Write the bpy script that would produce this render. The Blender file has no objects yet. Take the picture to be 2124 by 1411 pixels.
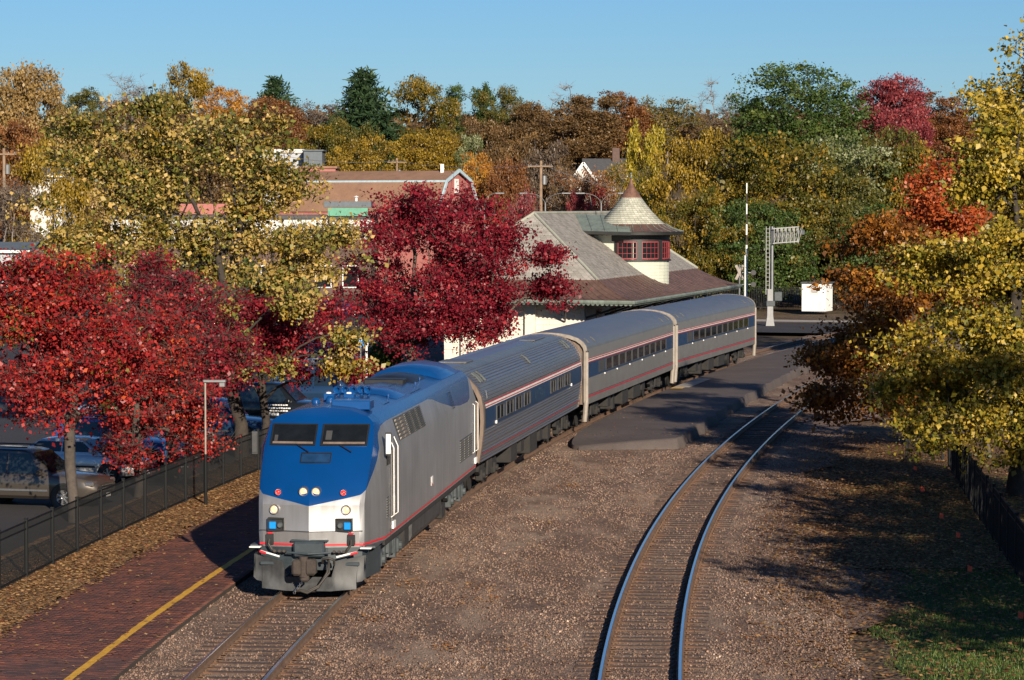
import bpy, bmesh, math, random
import numpy as np
from mathutils import Vector, Matrix

S = bpy.context.scene
COL = S.collection
R = math.radians
PI = math.pi

# ------------------------------------------------------------------ camera, sky, sun, exposure
CAM_H = 8.83
FPX = 5805.0 / 2124.0              # focal length over frame width
cam = bpy.data.cameras.new('Camera')
cam.sensor_width = 36.0
cam.lens = 36.0 * FPX
cam.clip_start = 1.0
cam.clip_end = 3000.0
co = bpy.data.objects.new('Camera', cam)
COL.objects.link(co)
co.location = (0, 0, CAM_H)
co.rotation_euler = (PI / 2 - 0.0474, 0, 0)
S.camera = co

SUN_AZ = 163.5                     # from +y towards +x
SUN_EL = 19.0
w = bpy.data.worlds.new('World')
S.world = w
w.use_nodes = True
nt = w.node_tree
nt.nodes.clear()
sky = nt.nodes.new('ShaderNodeTexSky')
sky.sky_type = 'NISHITA'
sky.sun_disc = False
sky.sun_elevation = R(SUN_EL)
sky.sun_rotation = R(SUN_AZ)
sky.altitude = 0.0
sky.air_density = 1.0
sky.dust_density = 0.0
sky.ozone_density = 8.3
bg = nt.nodes.new('ShaderNodeBackground')
bg.inputs['Strength'].default_value = 0.059
wo = nt.nodes.new('ShaderNodeOutputWorld')
nt.links.new(sky.outputs[0], bg.inputs[0])
nt.links.new(bg.outputs[0], wo.inputs[0])

sl = bpy.data.lights.new('Sun', 'SUN')
sl.energy = 5.0
sl.angle = R(0.5)
sl.color = (1.0, 0.87, 0.70)
so = bpy.data.objects.new('Sun', sl)
COL.objects.link(so)
sd = Vector((math.sin(R(SUN_AZ)) * math.cos(R(SUN_EL)), math.cos(R(SUN_AZ)) * math.cos(R(SUN_EL)), math.sin(R(SUN_EL))))
so.rotation_euler = sd.to_track_quat('Z', 'Y').to_euler()
so.location = (40, -60, 60)

S.view_settings.view_transform = 'Standard'
S.view_settings.look = 'None'
S.view_settings.exposure = 0.65
S.view_settings.gamma = 1.0
S.render.engine = 'CYCLES'
S.cycles.use_denoising = True
S.cycles.max_bounces = 6
S.cycles.transparent_max_bounces = 8
S.cycles.sample_clamp_indirect = 6.0

# ------------------------------------------------------------------ helpers
def at(u, v, D):
    """the point seen at pixel (u, v) of the 2124x1411 photograph at distance y = D"""
    U = (u - 1062) / 5805.0
    V = -(v - 705.5) / 5805.0
    c, s = math.cos(0.0474), math.sin(0.0474)
    d = (U, c + V * s, -s + V * c)
    k = D / d[1]
    return Vector((d[0] * k, D, CAM_H + d[2] * k))

def tag(o, label=None, cat=None, group=None, kind=None):
    if label: o['label'] = label
    if cat: o['category'] = cat
    if group: o['group'] = group
    if kind: o['kind'] = kind
    return o

def empty(name, loc=(0, 0, 0), rz=0.0):
    o = bpy.data.objects.new(name, None)
    o.empty_display_size = 0.3
    o.location = loc
    o.rotation_euler = (0, 0, rz)
    COL.objects.link(o)
    return o

def thing(name, label, cat, loc=(0, 0, 0), rz=0.0, group=None):
    return tag(empty(name, loc, rz), label, cat, group)

def link_mesh(name, me, parent=None, loc=(0, 0, 0), rz=0.0, mats=None):
    o = bpy.data.objects.new(name, me)
    COL.objects.link(o)
    o.location = loc
    o.rotation_euler = (0, 0, rz)
    if parent is not None: o.parent = parent
    return o

def copy_tree(o, parent=None):
    c = o.copy()
    COL.objects.link(c)
    c.parent = parent
    for ch in list(o.children):
        copy_tree(ch, c)
    return c

class MB:
    """collects geometry and links it as one mesh object"""
    def __init__(s):
        s.v = []; s.f = []; s.m = []
    def add(s, vs, fs, mi=0):
        b = len(s.v)
        s.v += [tuple(p) for p in vs]
        s.f += [tuple(b + i for i in f) for f in fs]
        s.m += [mi] * len(fs)
        return s
    def box(s, x0, x1, y0, y1, z0, z1, mi=0):
        vs = [(x0, y0, z0), (x1, y0, z0), (x1, y1, z0), (x0, y1, z0), (x0, y0, z1), (x1, y0, z1), (x1, y1, z1), (x0, y1, z1)]
        return s.add(vs, [(0, 3, 2, 1), (4, 5, 6, 7), (0, 1, 5, 4), (1, 2, 6, 5), (2, 3, 7, 6), (3, 0, 4, 7)], mi)
    def bbox(s, x0, x1, y0, y1, z0, z1, b=0.02, mi=0):
        """box with chamfered edges"""
        bm = bmesh.new()
        bmesh.ops.create_cube(bm, size=1.0)
        for v in bm.verts:
            v.co = Vector(((x0 + x1) / 2 + v.co.x * (x1 - x0), (y0 + y1) / 2 + v.co.y * (y1 - y0), (z0 + z1) / 2 + v.co.z * (z1 - z0)))
        bmesh.ops.bevel(bm, geom=list(bm.edges), offset=b, segments=1, affect='EDGES')
        bm.verts.index_update()
        s.add([v.co for v in bm.verts], [[v.index for v in f.verts] for f in bm.faces], mi)
        bm.free()
        return s
    def prism(s, poly, axis, a0, a1, mi=0):
        """polygon (2-D points) extruded along axis 'x', 'y' or 'z'"""
        n = len(poly)
        def P(p, a):
            return {'x': (a, p[0], p[1]), 'y': (p[0], a, p[1]), 'z': (p[0], p[1], a)}[axis]
        vs = [P(p, a0) for p in poly] + [P(p, a1) for p in poly]
        fs = [tuple(range(n))[::-1], tuple(range(n, 2 * n))]
        fs += [(i, (i + 1) % n, n + (i + 1) % n, n + i) for i in range(n)]
        return s.add(vs, fs, mi)
    def bar(s, p, q, wd, ht=None, mi=0):
        """square bar from p to q"""
        p, q = Vector(p), Vector(q)
        ht = ht or wd
        d = (q - p)
        if d.length < 1e-6: return s
        d.normalize()
        up = Vector((0, 0, 1)) if abs(d.z) < 0.95 else Vector((0, 1, 0))
        a = d.cross(up).normalized() * wd / 2
        b = a.cross(d).normalized() * ht / 2
        vs = [p - a - b, p + a - b, p + a + b, p - a + b, q - a - b, q + a - b, q + a + b, q - a + b]
        return s.add(vs, [(0, 1, 2, 3), (7, 6, 5, 4), (0, 4, 5, 1), (1, 5, 6, 2), (2, 6, 7, 3), (3, 7, 4, 0)], mi)
    def tube(s, pts, r, n=6, mi=0, caps=True):
        pts = [Vector(p) for p in pts]
        rs = r if isinstance(r, (list, tuple)) else [r] * len(pts)
        rings = []
        prev = None
        for i, p in enumerate(pts):
            d = (pts[min(i + 1, len(pts) - 1)] - pts[max(i - 1, 0)])
            if d.length < 1e-9: d = Vector((0, 0, 1))
            d.normalize()
            if prev is None:
                ref = Vector((0, 0, 1)) if abs(d.z) < 0.9 else Vector((1, 0, 0))
                a = d.cross(ref).normalized()
            else:
                a = (prev - d * prev.dot(d)).normalized()
            prev = a
            b = d.cross(a)
            rings.append([p + (a * math.cos(2 * PI * k / n) + b * math.sin(2 * PI * k / n)) * rs[i] for k in range(n)])
        vs = [v for rg in rings for v in rg]
        fs = []
        for i in range(len(rings) - 1):
            for k in range(n):
                fs.append((i * n + k, i * n + (k + 1) % n, (i + 1) * n + (k + 1) % n, (i + 1) * n + k))
        if caps:
            fs.append(tuple(range(n))[::-1])
            fs.append(tuple(range((len(rings) - 1) * n, len(rings) * n)))
        return s.add(vs, fs, mi)
    def lathe(s, prof, n=24, c=(0, 0, 0), axis='z', a0=0.0, a1=2 * PI, mi=0):
        """profile of (radius, height) revolved about an axis through c"""
        full = abs(a1 - a0 - 2 * PI) < 1e-6
        m = n if full else n + 1
        vs = []
        for r, h in prof:
            for k in range(m):
                t = a0 + (a1 - a0) * k / n
                x, y = r * math.cos(t), r * math.sin(t)
                q = {'z': (x, y, h), 'x': (h, x, y), 'y': (y, h, x)}[axis]
                vs.append((c[0] + q[0], c[1] + q[1], c[2] + q[2]))
        fs = []
        for i in range(len(prof) - 1):
            for k in range(n):
                k2 = (k + 1) % m
                fs.append((i * m + k, i * m + k2, (i + 1) * m + k2, (i + 1) * m + k))
        return s.add(vs, fs, mi)
    def loft(s, rings, closed=True, caps=False, mi=0):
        n = len(rings[0])
        vs = [p for rg in rings for p in rg]
        fs = []
        for i in range(len(rings) - 1):
            for k in range(n if closed else n - 1):
                k2 = (k + 1) % n
                fs.append((i * n + k, i * n + k2, (i + 1) * n + k2, (i + 1) * n + k))
        if caps:
            fs.append(tuple(range(n))[::-1])
            fs.append(tuple(range((len(rings) - 1) * n, len(rings) * n)))
        return s.add(vs, fs, mi)
    def mesh(s, name, mats, smooth=None):
        me = bpy.data.meshes.new(name)
        me.from_pydata(s.v, [], s.f)
        for mt in (mats if isinstance(mats, (list, tuple)) else [mats]):
            me.materials.append(mt)
        if any(s.m): me.polygons.foreach_set('material_index', s.m)
        bm = bmesh.new()
        bm.from_mesh(me)
        bmesh.ops.recalc_face_normals(bm, faces=bm.faces)
        bm.to_mesh(me)
        bm.free()
        if smooth:
            me.polygons.foreach_set('use_smooth', [True] * len(me.polygons))
            try: me.set_sharp_from_angle(angle=R(smooth))
            except Exception: pass
        me.update()
        return me
    def build(s, name, mats, parent=None, loc=(0, 0, 0), rz=0.0, smooth=None):
        return link_mesh(name, s.mesh(name, mats, smooth), parent, loc, rz)

def np_mesh(name, verts, faces, mat, tint=None):
    """fast mesh from numpy arrays (faces: N x k)"""
    me = bpy.data.meshes.new(name)
    n, k = faces.shape
    me.vertices.add(len(verts))
    me.vertices.foreach_set('co', np.ascontiguousarray(verts, dtype=np.float32).ravel())
    me.loops.add(n * k)
    me.loops.foreach_set('vertex_index', np.ascontiguousarray(faces, dtype=np.int32).ravel())
    me.polygons.add(n)
    me.polygons.foreach_set('loop_start', np.arange(0, n * k, k, dtype=np.int32))
    if tint is not None:
        a = me.attributes.new('tint', 'FLOAT', 'FACE')
        a.data.foreach_set('value', np.ascontiguousarray(tint, dtype=np.float32))
    me.materials.append(mat)
    me.update(calc_edges=True)
    return me

# ------------------------------------------------------------------ materials
def new_mat(name):
    m = bpy.data.materials.new(name)
    m.use_nodes = True
    t = m.node_tree
    b = t.nodes['Principled BSDF']
    return m, t, b

def N(t, kind, **kw):
    n = t.nodes.new(kind)
    for k, v in kw.items():
        if k in n.inputs.keys() if hasattr(n.inputs, 'keys') else False: n.inputs[k].default_value = v
        else: setattr(n, k, v)
    return n

def ramp(t, stops, interp='LINEAR'):
    r = t.nodes.new('ShaderNodeValToRGB')
    cr = r.color_ramp
    cr.interpolation = interp
    while len(cr.elements) < len(stops): cr.elements.new(0.5)
    for e, (p, c) in zip(cr.elements, stops):
        e.position = p
        e.color = (c[0], c[1], c[2], 1)
    return r

def mat(name, col, rough=0.6, metal=0.0, var=0.18, scale=3.0, bump=0.0, bscale=60.0, streak=0.0, coat=0.0, spec=0.5):
    """plain surface with procedural unevenness of colour and relief"""
    m, t, b = new_mat(name)
    tc = t.nodes.new('ShaderNodeTexCoord')
    n1 = N(t, 'ShaderNodeTexNoise')
    n1.inputs['Scale'].default_value = scale
    n1.inputs['Detail'].default_value = 6
    n1.inputs['Roughness'].default_value = 0.65
    t.links.new(tc.outputs['Object'], n1.inputs['Vector'])
    lo = tuple(c * (1 - var) for c in col)
    hi = tuple(min(1, c * (1 + var)) for c in col)
    r = ramp(t, [(0.3, lo), (0.7, hi)])
    t.links.new(n1.outputs['Fac'], r.inputs['Fac'])
    src = r.outputs['Color']
    if streak:
        mp = N(t, 'ShaderNodeMapping')
        mp.inputs['Scale'].default_value = (7, 7, 0.35)
        t.links.new(tc.outputs['Object'], mp.inputs['Vector'])
        n3 = N(t, 'ShaderNodeTexNoise')
        n3.inputs['Scale'].default_value = 1.0
        n3.inputs['Detail'].default_value = 5
        t.links.new(mp.outputs[0], n3.inputs['Vector'])
        rr = ramp(t, [(0.45, (1, 1, 1)), (0.75, (1 - streak, 1 - streak * 1.05, 1 - streak * 1.15))])
        t.links.new(n3.outputs['Fac'], rr.inputs['Fac'])
        mx = N(t, 'ShaderNodeMix', data_type='RGBA', blend_type='MULTIPLY')
        mx.inputs[0].default_value = 1
        t.links.new(src, mx.inputs[6])
        t.links.new(rr.outputs[0], mx.inputs[7])
        src = mx.outputs[2]
    t.links.new(src, b.inputs['Base Color'])
    rm = N(t, 'ShaderNodeMapRange')
    rm.inputs['To Min'].default_value = max(0.02, rough - 0.08)
    rm.inputs['To Max'].default_value = min(1, rough + 0.08)
    t.links.new(n1.outputs['Fac'], rm.inputs['Value'])
    t.links.new(rm.outputs[0], b.inputs['Roughness'])
    b.inputs['Metallic'].default_value = metal
    b.inputs['Specular IOR Level'].default_value = spec
    if coat:
        b.inputs['Coat Weight'].default_value = coat
        b.inputs['Coat Roughness'].default_value = 0.08
    if bump:
        n2 = N(t, 'ShaderNodeTexNoise')
        n2.inputs['Scale'].default_value = bscale
        n2.inputs['Detail'].default_value = 5
        t.links.new(tc.outputs['Object'], n2.inputs['Vector'])
        bp = N(t, 'ShaderNodeBump')
        bp.inputs['Strength'].default_value = bump
        bp.inputs['Distance'].default_value = 0.02
        t.links.new(n2.outputs['Fac'], bp.inputs['Height'])
        t.links.new(bp.outputs[0], b.inputs['Normal'])
    return m

def leaf_mat(name, stops, trans=0.35):
    """leaf colour picked by each leaf's own value"""
    m, t, b = new_mat(name)
    t.nodes.remove(b)
    at_ = N(t, 'ShaderNodeAttribute', attribute_name='tint')
    r = ramp(t, stops)
    t.links.new(at_.outputs['Fac'], r.inputs['Fac'])
    d = N(t, 'ShaderNodeBsdfDiffuse')
    tr = N(t, 'ShaderNodeBsdfTranslucent')
    gl = N(t, 'ShaderNodeBsdfGlossy')
    gl.inputs['Roughness'].default_value = 0.45
    gl.inputs['Color'].default_value = (0.8, 0.8, 0.8, 1)
    t.links.new(r.outputs[0], d.inputs[0])
    t.links.new(r.outputs[0], tr.inputs[0])
    m1 = N(t, 'ShaderNodeMixShader')
    m1.inputs[0].default_value = trans
    t.links.new(d.outputs[0], m1.inputs[1])
    t.links.new(tr.outputs[0], m1.inputs[2])
    m2 = N(t, 'ShaderNodeMixShader')
    m2.inputs[0].default_value = 0.025
    t.links.new(m1.outputs[0], m2.inputs[1])
    t.links.new(gl.outputs[0], m2.inputs[2])
    t.links.new(m2.outputs[0], t.nodes['Material Output'].inputs[0])
    return m

def ground_mat(name, stops, scale, big=(0.25, (0.75, 0.75, 0.75)), bump=0.8, vor=True, rough=0.9, dist=0.04):
    """loose ground: cell colours, broad patches and relief"""
    m, t, b = new_mat(name)
    geo = N(t, 'ShaderNodeNewGeometry')
    v = N(t, 'ShaderNodeTexVoronoi') if vor else N(t, 'ShaderNodeTexNoise')
    v.inputs['Scale'].default_value = scale
    t.links.new(geo.outputs['Position'], v.inputs['Vector'])
    r = ramp(t, stops)
    if vor:
        sp = N(t, 'ShaderNodeSeparateColor')
        t.links.new(v.outputs['Color'], sp.inputs[0])
        t.links.new(sp.outputs[0], r.inputs['Fac'])
    else:
        v.inputs['Detail'].default_value = 8
        v.inputs['Roughness'].default_value = 0.75
        t.links.new(v.outputs['Fac'], r.inputs['Fac'])
    nb = N(t, 'ShaderNodeTexNoise')
    nb.inputs['Scale'].default_value = big[0]
    nb.inputs['Detail'].default_value = 7
    nb.inputs['Roughness'].default_value = 0.7
    t.links.new(geo.outputs['Position'], nb.inputs['Vector'])
    rb = ramp(t, [(0.35, big[1]), (0.65, (1.1, 1.1, 1.1))])
    t.links.new(nb.outputs['Fac'], rb.inputs['Fac'])
    mx = N(t, 'ShaderNodeMix', data_type='RGBA', blend_type='MULTIPLY')
    mx.inputs[0].default_value = 1
    t.links.new(r.outputs[0], mx.inputs[6])
    t.links.new(rb.outputs[0], mx.inputs[7])
    t.links.new(mx.outputs[2], b.inputs['Base Color'])
    b.inputs['Roughness'].default_value = rough
    b.inputs['Specular IOR Level'].default_value = 0.25
    bp = N(t, 'ShaderNodeBump')
    bp.inputs['Strength'].default_value = bump
    bp.inputs['Distance'].default_value = dist
    t.links.new(v.outputs['Distance'] if vor else v.outputs['Fac'], bp.inputs['Height'])
    t.links.new(bp.outputs[0], b.inputs['Normal'])
    return m

def emis(name, col, strength):
    m, t, b = new_mat(name)
    b.inputs['Base Color'].default_value = (*col, 1)
    b.inputs['Emission Color'].default_value = (*col, 1)
    b.inputs['Emission Strength'].default_value = strength
    b.inputs['Roughness'].default_value = 0.2
    return m

M = {}
M['black'] = mat('black_paint', (0.012, 0.013, 0.014), 0.45)
M['truck'] = mat('underframe_grime', (0.017, 0.016, 0.015), 0.8, var=0.45, scale=5)
M['truck_grey'] = mat('grey_truck_paint', (0.055, 0.065, 0.07), 0.65, var=0.35, scale=6)
M['pilot'] = mat('pilot_steel', (0.058, 0.06, 0.062), 0.55, metal=0.3, var=0.35, scale=3, streak=0.35)
M['pilot_dark'] = mat('pilot_blue_grey', (0.03, 0.042, 0.05), 0.5, var=0.3)
M['rust'] = mat('rusty_iron', (0.045, 0.034, 0.028), 0.85, var=0.4, scale=8, bump=0.3)
M['hose'] = mat('rubber_hose', (0.03, 0.026, 0.022), 0.6)
M['chrome'] = mat('bright_metal', (0.55, 0.54, 0.53), 0.25, metal=0.9, var=0.05)
M['white'] = mat('white_paint', (0.78, 0.77, 0.74), 0.5, var=0.06, streak=0.12)
M['cream'] = mat('dusty_cream_paint', (0.27, 0.235, 0.20), 0.6, var=0.2, scale=4, streak=0.3)
M['tan'] = mat('tan_rubber', (0.17, 0.125, 0.097), 0.7, var=0.2, streak=0.3)
M['red'] = mat('red_paint', (0.55, 0.02, 0.03), 0.4, var=0.1)
M['stripe_red'] = mat('faded_red_stripe', (0.30, 0.035, 0.045), 0.5, var=0.2)
M['stripe_white'] = mat('stripe_white', (0.62, 0.58, 0.55), 0.5, var=0.15)
M['plug'] = mat('blue_plug', (0.0, 0.22, 0.62), 0.4, var=0.1)
M['loco_blue'] = mat('locomotive_blue', (0.002, 0.055, 0.20), 0.32, var=0.08, coat=0.25)
M['band_blue'] = mat('window_band_blue', (0.008, 0.036, 0.095), 0.4, var=0.2, streak=0.2)
M['band_text'] = mat('faded_lettering', (0.05, 0.10, 0.17), 0.5, var=0.3, streak=0.3)
M['glass'] = mat('dark_glass', (0.008, 0.010, 0.012), 0.06, var=0.3, spec=0.25)
M['car_glass'] = mat('car_glass', (0.01, 0.016, 0.02), 0.04, var=0.2, spec=0.8)
M['frame_grey'] = mat('window_frame_metal', (0.06, 0.06, 0.06), 0.5, metal=0.2, var=0.2)
M['roof_metal'] = mat('dusty_roof_metal', (0.165, 0.165, 0.165), 0.42, metal=0.5, var=0.16, scale=2)
M['side_metal'] = mat('brushed_side_metal', (0.20, 0.195, 0.185), 0.42, metal=0.35, var=0.1, scale=2, streak=0.12)
M['fluted'] = mat('fluted_steel', (0.30, 0.29, 0.28), 0.34, metal=0.8, var=0.14, scale=2)
M['lamp'] = emis('headlamp_glow', (0.55, 0.40, 0.24), 0.55)
M['red_lens'] = emis('red_lens', (0.9, 0.03, 0.03), 0.35)
M['rail_side'] = mat('rusty_rail_side', (0.13, 0.075, 0.045), 0.85, var=0.3, scale=4, bump=0.2)
M['rail_top'] = mat('polished_rail_head', (0.42, 0.43, 0.44), 0.16, metal=0.95, var=0.08)
M['tie'] = mat('weathered_timber', (0.075, 0.048, 0.036), 0.9, var=0.5, scale=9, bump=0.5, bscale=25, streak=0.2)
M['plate'] = mat('rusty_plate', (0.12, 0.068, 0.04), 0.9, var=0.35, scale=10)
M['fence'] = mat('black_fence_paint', (0.008, 0.009, 0.010), 0.6, var=0.2, spec=0.2)
M['galv'] = mat('galvanised_steel', (0.21, 0.215, 0.22), 0.5, metal=0.5, var=0.15, streak=0.15)
M['wood_pole'] = mat('utility_pole_timber', (0.25, 0.17, 0.11), 0.9, var=0.25, streak=0.3)
M['asphalt'] = ground_mat('asphalt', [(0.3, (0.035, 0.033, 0.034)), (0.7, (0.06, 0.056, 0.056))], 14.0, (0.15, (0.8, 0.8, 0.82)), 0.25, False, 0.85, 0.01)
M['platform_asphalt'] = ground_mat('platform_asphalt', [(0.35, (0.08235, 0.06728, 0.06169)), (0.65, (0.113, 0.09222, 0.08263))], 20.0, (0.35, (0.78, 0.78, 0.80)), 0.25, False, 0.85, 0.01)
M['concrete'] = mat('concrete', (0.33, 0.30, 0.26), 0.9, var=0.2, scale=2, bump=0.2)
M['ballast'] = ground_mat('ballast_stone', [(0.0, (0.08451, 0.05548, 0.04292)), (0.3, (0.176, 0.1084, 0.07629)), (0.6, (0.2394, 0.1522, 0.1096)), (0.85, (0.1972, 0.1484, 0.1192)), (1.0, (0.3661, 0.2452, 0.1788))], 24.0, (0.4, (0.64, 0.61, 0.60)), 1.0, True, 0.95, 0.05)
M['sand'] = ground_mat('pale_sand', [(0.3, (0.2236, 0.15, 0.1021)), (0.7, (0.3242, 0.225, 0.1598))], 18.0, (0.5, (0.688, 0.64, 0.592)), 0.4, False, 0.95, 0.02)
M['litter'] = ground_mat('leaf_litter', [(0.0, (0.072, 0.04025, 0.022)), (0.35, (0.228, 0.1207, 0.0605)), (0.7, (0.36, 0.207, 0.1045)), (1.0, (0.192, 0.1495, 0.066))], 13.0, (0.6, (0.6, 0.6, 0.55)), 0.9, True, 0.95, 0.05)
M['litter_dark'] = ground_mat('damp_leaf_litter', [(0.0, (0.0576, 0.0322, 0.0176)), (0.35, (0.1824, 0.09656, 0.0484)), (0.7, (0.288, 0.1656, 0.0836)), (1.0, (0.1536, 0.1196, 0.0528))], 13.0, (0.6, (0.48, 0.48, 0.44)), 0.9, True, 0.95, 0.05)  # the leaf litter colours again, all scaled darker
M['soil'] = ground_mat('soil_and_litter', [(0.0, (0.05, 0.038, 0.025)), (0.4, (0.13, 0.085, 0.055)), (0.75, (0.19, 0.12, 0.075)), (1.0, (0.08, 0.09, 0.035))], 9.0, (0.3, (0.6, 0.6, 0.55)), 0.8, True, 0.95, 0.05)
M['lawn'] = ground_mat('lawn', [(0.25, (0.020, 0.045, 0.010)), (0.5, (0.045, 0.085, 0.018)), (0.7, (0.10, 0.085, 0.03))], 6.0, (0.35, (0.6, 0.6, 0.5)), 0.8, False, 0.95, 0.05)
M['yellow'] = mat('yellow_line_paint', (0.62, 0.33, 0.02), 0.7, var=0.25, scale=6, bump=0.2)
M['bark'] = mat('bark', (0.085, 0.068, 0.055), 0.95, var=0.4, scale=6, bump=0.6, bscale=14)
M['bark_dark'] = mat('dark_bark', (0.038, 0.030, 0.024), 0.95, var=0.4, scale=6, bump=0.6, bscale=14)
M['bark_mid'] = mat('brown_grey_bark', (0.068, 0.056, 0.047), 0.95, var=0.35, scale=6, bump=0.5, bscale=14)
M['bark_grey'] = mat('grey_bark', (0.20, 0.17, 0.15), 0.95, var=0.3, scale=6, bump=0.4, bscale=14)

def add_sand(m, col=(0.31, 0.225, 0.165)):
    """worn sandy areas with ragged edges mixed into the loose stone"""
    t = m.node_tree
    b = t.nodes['Principled BSDF']
    src = b.inputs['Base Color'].links[0].from_socket
    geo = N(t, 'ShaderNodeNewGeometry')
    mp = N(t, 'ShaderNodeMapping'); mp.inputs['Scale'].default_value = (0.55, 0.16, 1.0); mp.inputs['Rotation'].default_value = (0, 0, 0.12)
    t.links.new(geo.outputs['Position'], mp.inputs['Vector'])
    n = N(t, 'ShaderNodeTexNoise'); n.inputs['Scale'].default_value = 1.0; n.inputs['Detail'].default_value = 9; n.inputs['Roughness'].default_value = 0.72
    t.links.new(mp.outputs[0], n.inputs['Vector'])
    r = ramp(t, [(0.49, (0, 0, 0)), (0.60, (0.95, 0.95, 0.95))])
    t.links.new(n.outputs['Fac'], r.inputs['Fac'])
    mx = N(t, 'ShaderNodeMix', data_type='RGBA')
    t.links.new(r.outputs[0], mx.inputs[0]); t.links.new(src, mx.inputs[6]); mx.inputs[7].default_value = (*col, 1)
    t.links.new(mx.outputs[2], b.inputs['Base Color'])
add_sand(M['ballast'])
def rail_rust(m):
    """rust dust shed by the rails stains each tie under them"""
    t = m.node_tree
    b = t.nodes['Principled BSDF']
    src = b.inputs['Base Color'].links[0].from_socket
    tc = N(t, 'ShaderNodeTexCoord'); sp = N(t, 'ShaderNodeSeparateXYZ')
    t.links.new(tc.outputs['Object'], sp.inputs[0])
    a = N(t, 'ShaderNodeMath', operation='ABSOLUTE'); t.links.new(sp.outputs['X'], a.inputs[0])
    d = N(t, 'ShaderNodeMath', operation='SUBTRACT'); t.links.new(a.outputs[0], d.inputs[0]); d.inputs[1].default_value = 0.76
    e = N(t, 'ShaderNodeMath', operation='ABSOLUTE'); t.links.new(d.outputs[0], e.inputs[0])
    mr = N(t, 'ShaderNodeMapRange'); mr.inputs['From Min'].default_value = 0.12; mr.inputs['From Max'].default_value = 0.42; mr.inputs['To Min'].default_value = 0.8; mr.inputs['To Max'].default_value = 0.0
    t.links.new(e.outputs[0], mr.inputs['Value'])
    mx = N(t, 'ShaderNodeMix', data_type='RGBA'); t.links.new(mr.outputs[0], mx.inputs[0]); t.links.new(src, mx.inputs[6]); mx.inputs[7].default_value = (0.15, 0.075, 0.04, 1)
    t.links.new(mx.outputs[2], b.inputs['Base Color'])
rail_rust(M['tie'])

# ------------------------------------------------------------------ the two tracks as curves
def curve(x0, h, k, kb, y0=30.0, length=230.0, ds=0.25):
    n = int(length / ds)
    s = np.arange(n) * ds
    kb_ = np.where(s < 150, kb, 0)
    a = h + k * s + kb * np.minimum(s, 150) ** 2 / 2 + np.where(s > 150, kb * 150 * (s - 150), 0)
    am = (a[:-1] + a[1:]) / 2
    x = x0 + np.concatenate([[0], np.cumsum(np.sin(am) * ds)])
    y = y0 + np.concatenate([[0], np.cumsum(np.cos(am) * ds)])
    return s, x, y, a

C1 = curve(-6.1466, 0.0097333, 0.0021883, -4.37e-6)
C2 = curve(1.783, -0.0054, 0.00315, -21.6e-6)
S0 = 33.9

def on(c, s, off=0.0, z=0.0):
    X = float(np.interp(s, c[0], c[1])); Y = float(np.interp(s, c[0], c[2])); A = float(np.interp(s, c[0], c[3]))
    return Vector((X + off * math.cos(A), Y - off * math.sin(A), z))

def head(c, s):
    return float(np.interp(s, c[0], c[3]))

def s_at_y(c, y):
    return float(np.interp(y, c[2], c[0]))

def strip(c, s0, s1, o0, o1, z, step=1.0, jag=0.0, rnd=None):
    """sheet following a track between two offsets"""
    m = MB()
    n = max(2, int((s1 - s0) / step) + 1)
    L = []
    Rr = []
    for i in range(n):
        s = s0 + (s1 - s0) * i / (n - 1)
        j0 = rnd.uniform(-jag, jag) if rnd else 0
        j1 = rnd.uniform(-jag, jag) if rnd else 0
        a = o0(s) if callable(o0) else o0
        b = o1(s) if callable(o1) else o1
        L.append(on(c, s, a + j0, z)); Rr.append(on(c, s, b + j1, z))
    m.loft([L, Rr], closed=False)
    return m

def smooth01(t):
    t = max(0.0, min(1.0, t))
    return t * t * (3 - 2 * t)

def gz(x, y):
    """height of the ground"""
    return -0.30 + 15.0 * smooth01((y - 308) / 95.0) + 0.6 * smooth01((y - 240) / 30) 
# ------------------------------------------------------------------ ground, tracks, platforms
rnd = random.Random(7)

def make_ground():
    m = MB()
    xs = list(np.linspace(-420, 420, 57)); ys = [-60, 0, 40, 80, 120, 160, 200, 230] + list(np.linspace(240, 560, 33)) + [700, 1000, 1600, 2400]
    for j, y in enumerate(ys):
        for x in xs:
            m.v.append((x * (1 if y < 600 else 3), y, gz(x, y)))
    n = len(xs)
    for j in range(len(ys) - 1):
        for i in range(n - 1):
            m.f.append((j * n + i, j * n + i + 1, (j + 1) * n + i + 1, (j + 1) * n + i)); m.m.append(0)
    return tag(m.build('ground', M['soil'], smooth=60), kind='structure')
make_ground()

# ballast between and around the two tracks
def ballast_right(s):
    p = on(C1, s)
    q = on(C2, s_at_y(C2, p.y))
    return (q.x - p.x) / math.cos(head(C1, s)) + 4.6 - 1.2 * smooth01((p.y - 60) / 40) + 0.5 * math.sin(p.y * 0.31) + 0.35 * math.sin(p.y * 0.83)
bal = strip(C1, -0.0, 170, -2.35, ballast_right, -0.205, 0.8, 0.10, rnd)
tag(bal.build('ballast_bed', M['ballast']), kind='structure')

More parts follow.
